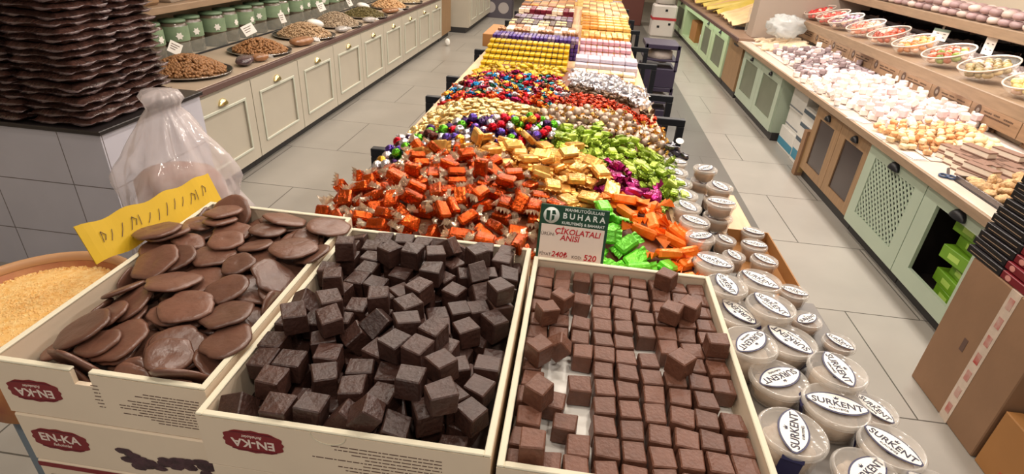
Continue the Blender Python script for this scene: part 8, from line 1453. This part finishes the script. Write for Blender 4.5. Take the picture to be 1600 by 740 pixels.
for s in (-1, 1): MB().lathe([(.0, 0), (.12, 0), (.12, .002), (0, .002)], 20, Matrix.Translation((s*.15, -.2005, .22)) @ Matrix.Rotation(PI/2, 4, 'X'), cap=False).obj('round_picture', mat('pale_picture', (176, 168, 166), .5), t)
tag(MB().ell(.045, .045, .06, 12, 8, Matrix.Translation((0, 0, .058)), .1, rnd).obj('paper_cup', WHITEP, loc=(-2.2, 9.55, 0)), 'small crumpled white cup on the floor by the brown end cabinet', 'cup')
t = thing('brown_chair', 'dark red brown crate standing at the far end of the aisle', 'crate', (1.1, 14.2, 0)); MB().bbox(-.25, .25, -.2, .2, 0, .75, .01).obj('body', mat('red_brown', (96, 50, 40), .5), t); MB().bbox(-.26, .26, -.21, .21, .751, .78, .004).obj('lid', KRAFT, t); t.name = 'goods_box'
# foot marks of things hanging from the tables
t = thing('kraft_bag', 'folded brown paper bag under the table beside the black leg', 'bag', (.42, 2.86, 0)); MB().bbox(-.12, .14, -.12, .12, 0, .55, .02).obj('bag', KRAFT, t)
# ---------------- near right: cardboard box, black boxes ----------------
t = thing('cardboard_box', 'large brown cardboard box with a strip of clear tape, bottom right', 'box', (2.00, 2.03, 0)); X0, X1, Y0, Y1, Z = -.255, .10, -.25, .225, .66
MB().bbox(X0, X1, Y0, Y1, 0, Z, .004).obj('body', KRAFT, t)
b = MB(); b.box(X0-.0012, X0-.0003, -.075, -.02, .0, Z); b.box(X0-.001, X1, -.075, -.02, Z+.0003, Z+.001); q = b.obj('tape', mat('packing_tape', (206, 186, 168), .25, spec=.8, var=.1, scale=30), t)
for k in range(7):
    z = .04+.09*k; MB().bbox(X0-.002, X0-.0013, -.062, -.034, z, z+.05, .0003).obj('tape_print', mat('tape_red_print', (176, 60, 52), .5, col2=(196, 170, 156), scale=18), q)
MB().box(X0-.0012, X0-.0003, Y1-.19, Y1-.165, .30, .36).obj('hand_slot_stain', INK, t)
t = thing('tan_box', 'smaller tan carton standing before the large box at the lower right', 'box', (2.01, 1.60, 0)); MB().bbox(-.26, .2, -.2, .165, 0, .27, .004).obj('body', KRAFTO, t); MB().box(-.2615, -.2602, -.09, .05, .03, .07).obj('red_mark', mat('red_mark', (176, 84, 60), .6), t)
BBX = mat('black_gloss_box', (22, 18, 20), .3, spec=.5); BBE = mat('pale_line', (150, 126, 104), .5); RB = mat('wine_red', (112, 20, 30), .4); OV = mat('pink_oval', (206, 140, 130), .5)
bp = None
for k in range(13):
    t = thing('black_gift_box', 'flat black gift box with wine red end, %s of the leaning stack' % (('%s from the bottom' % ORDINAL[k]) if k else 'lowest'), 'box', (1.935+.012*k, 2.10+.004*math.sin(k*1.7)+.006*k, .662+.0345*k), (0, 0, rnd.uniform(-.05, .05)), 'stack of black gift boxes at the right edge')
    if bp is None:
        bp = t; MB().bbox(-.19, .16, -.0, .21, 0, .033, .002).obj('sleeve', BBX, t); MB().bbox(-.188, .158, -.20, -.0005, .001, .032, .002).obj('red_end', RB, t)
        MB().box(-.1915, -.1902, .02, .19, .012, .0145).obj('pale_line', BBE, t)
        b = MB(); [b.ell(.0006, .016, .0115, 10, 5, Matrix.Translation((-.1888, yy, .0165))) for yy in (-.04,)]; b.obj('oval_mark', OV, t)
        KP = list(t.children)
    else:
        for ch in KP: c = ch.copy(); C.objects.link(c); c.parent = t
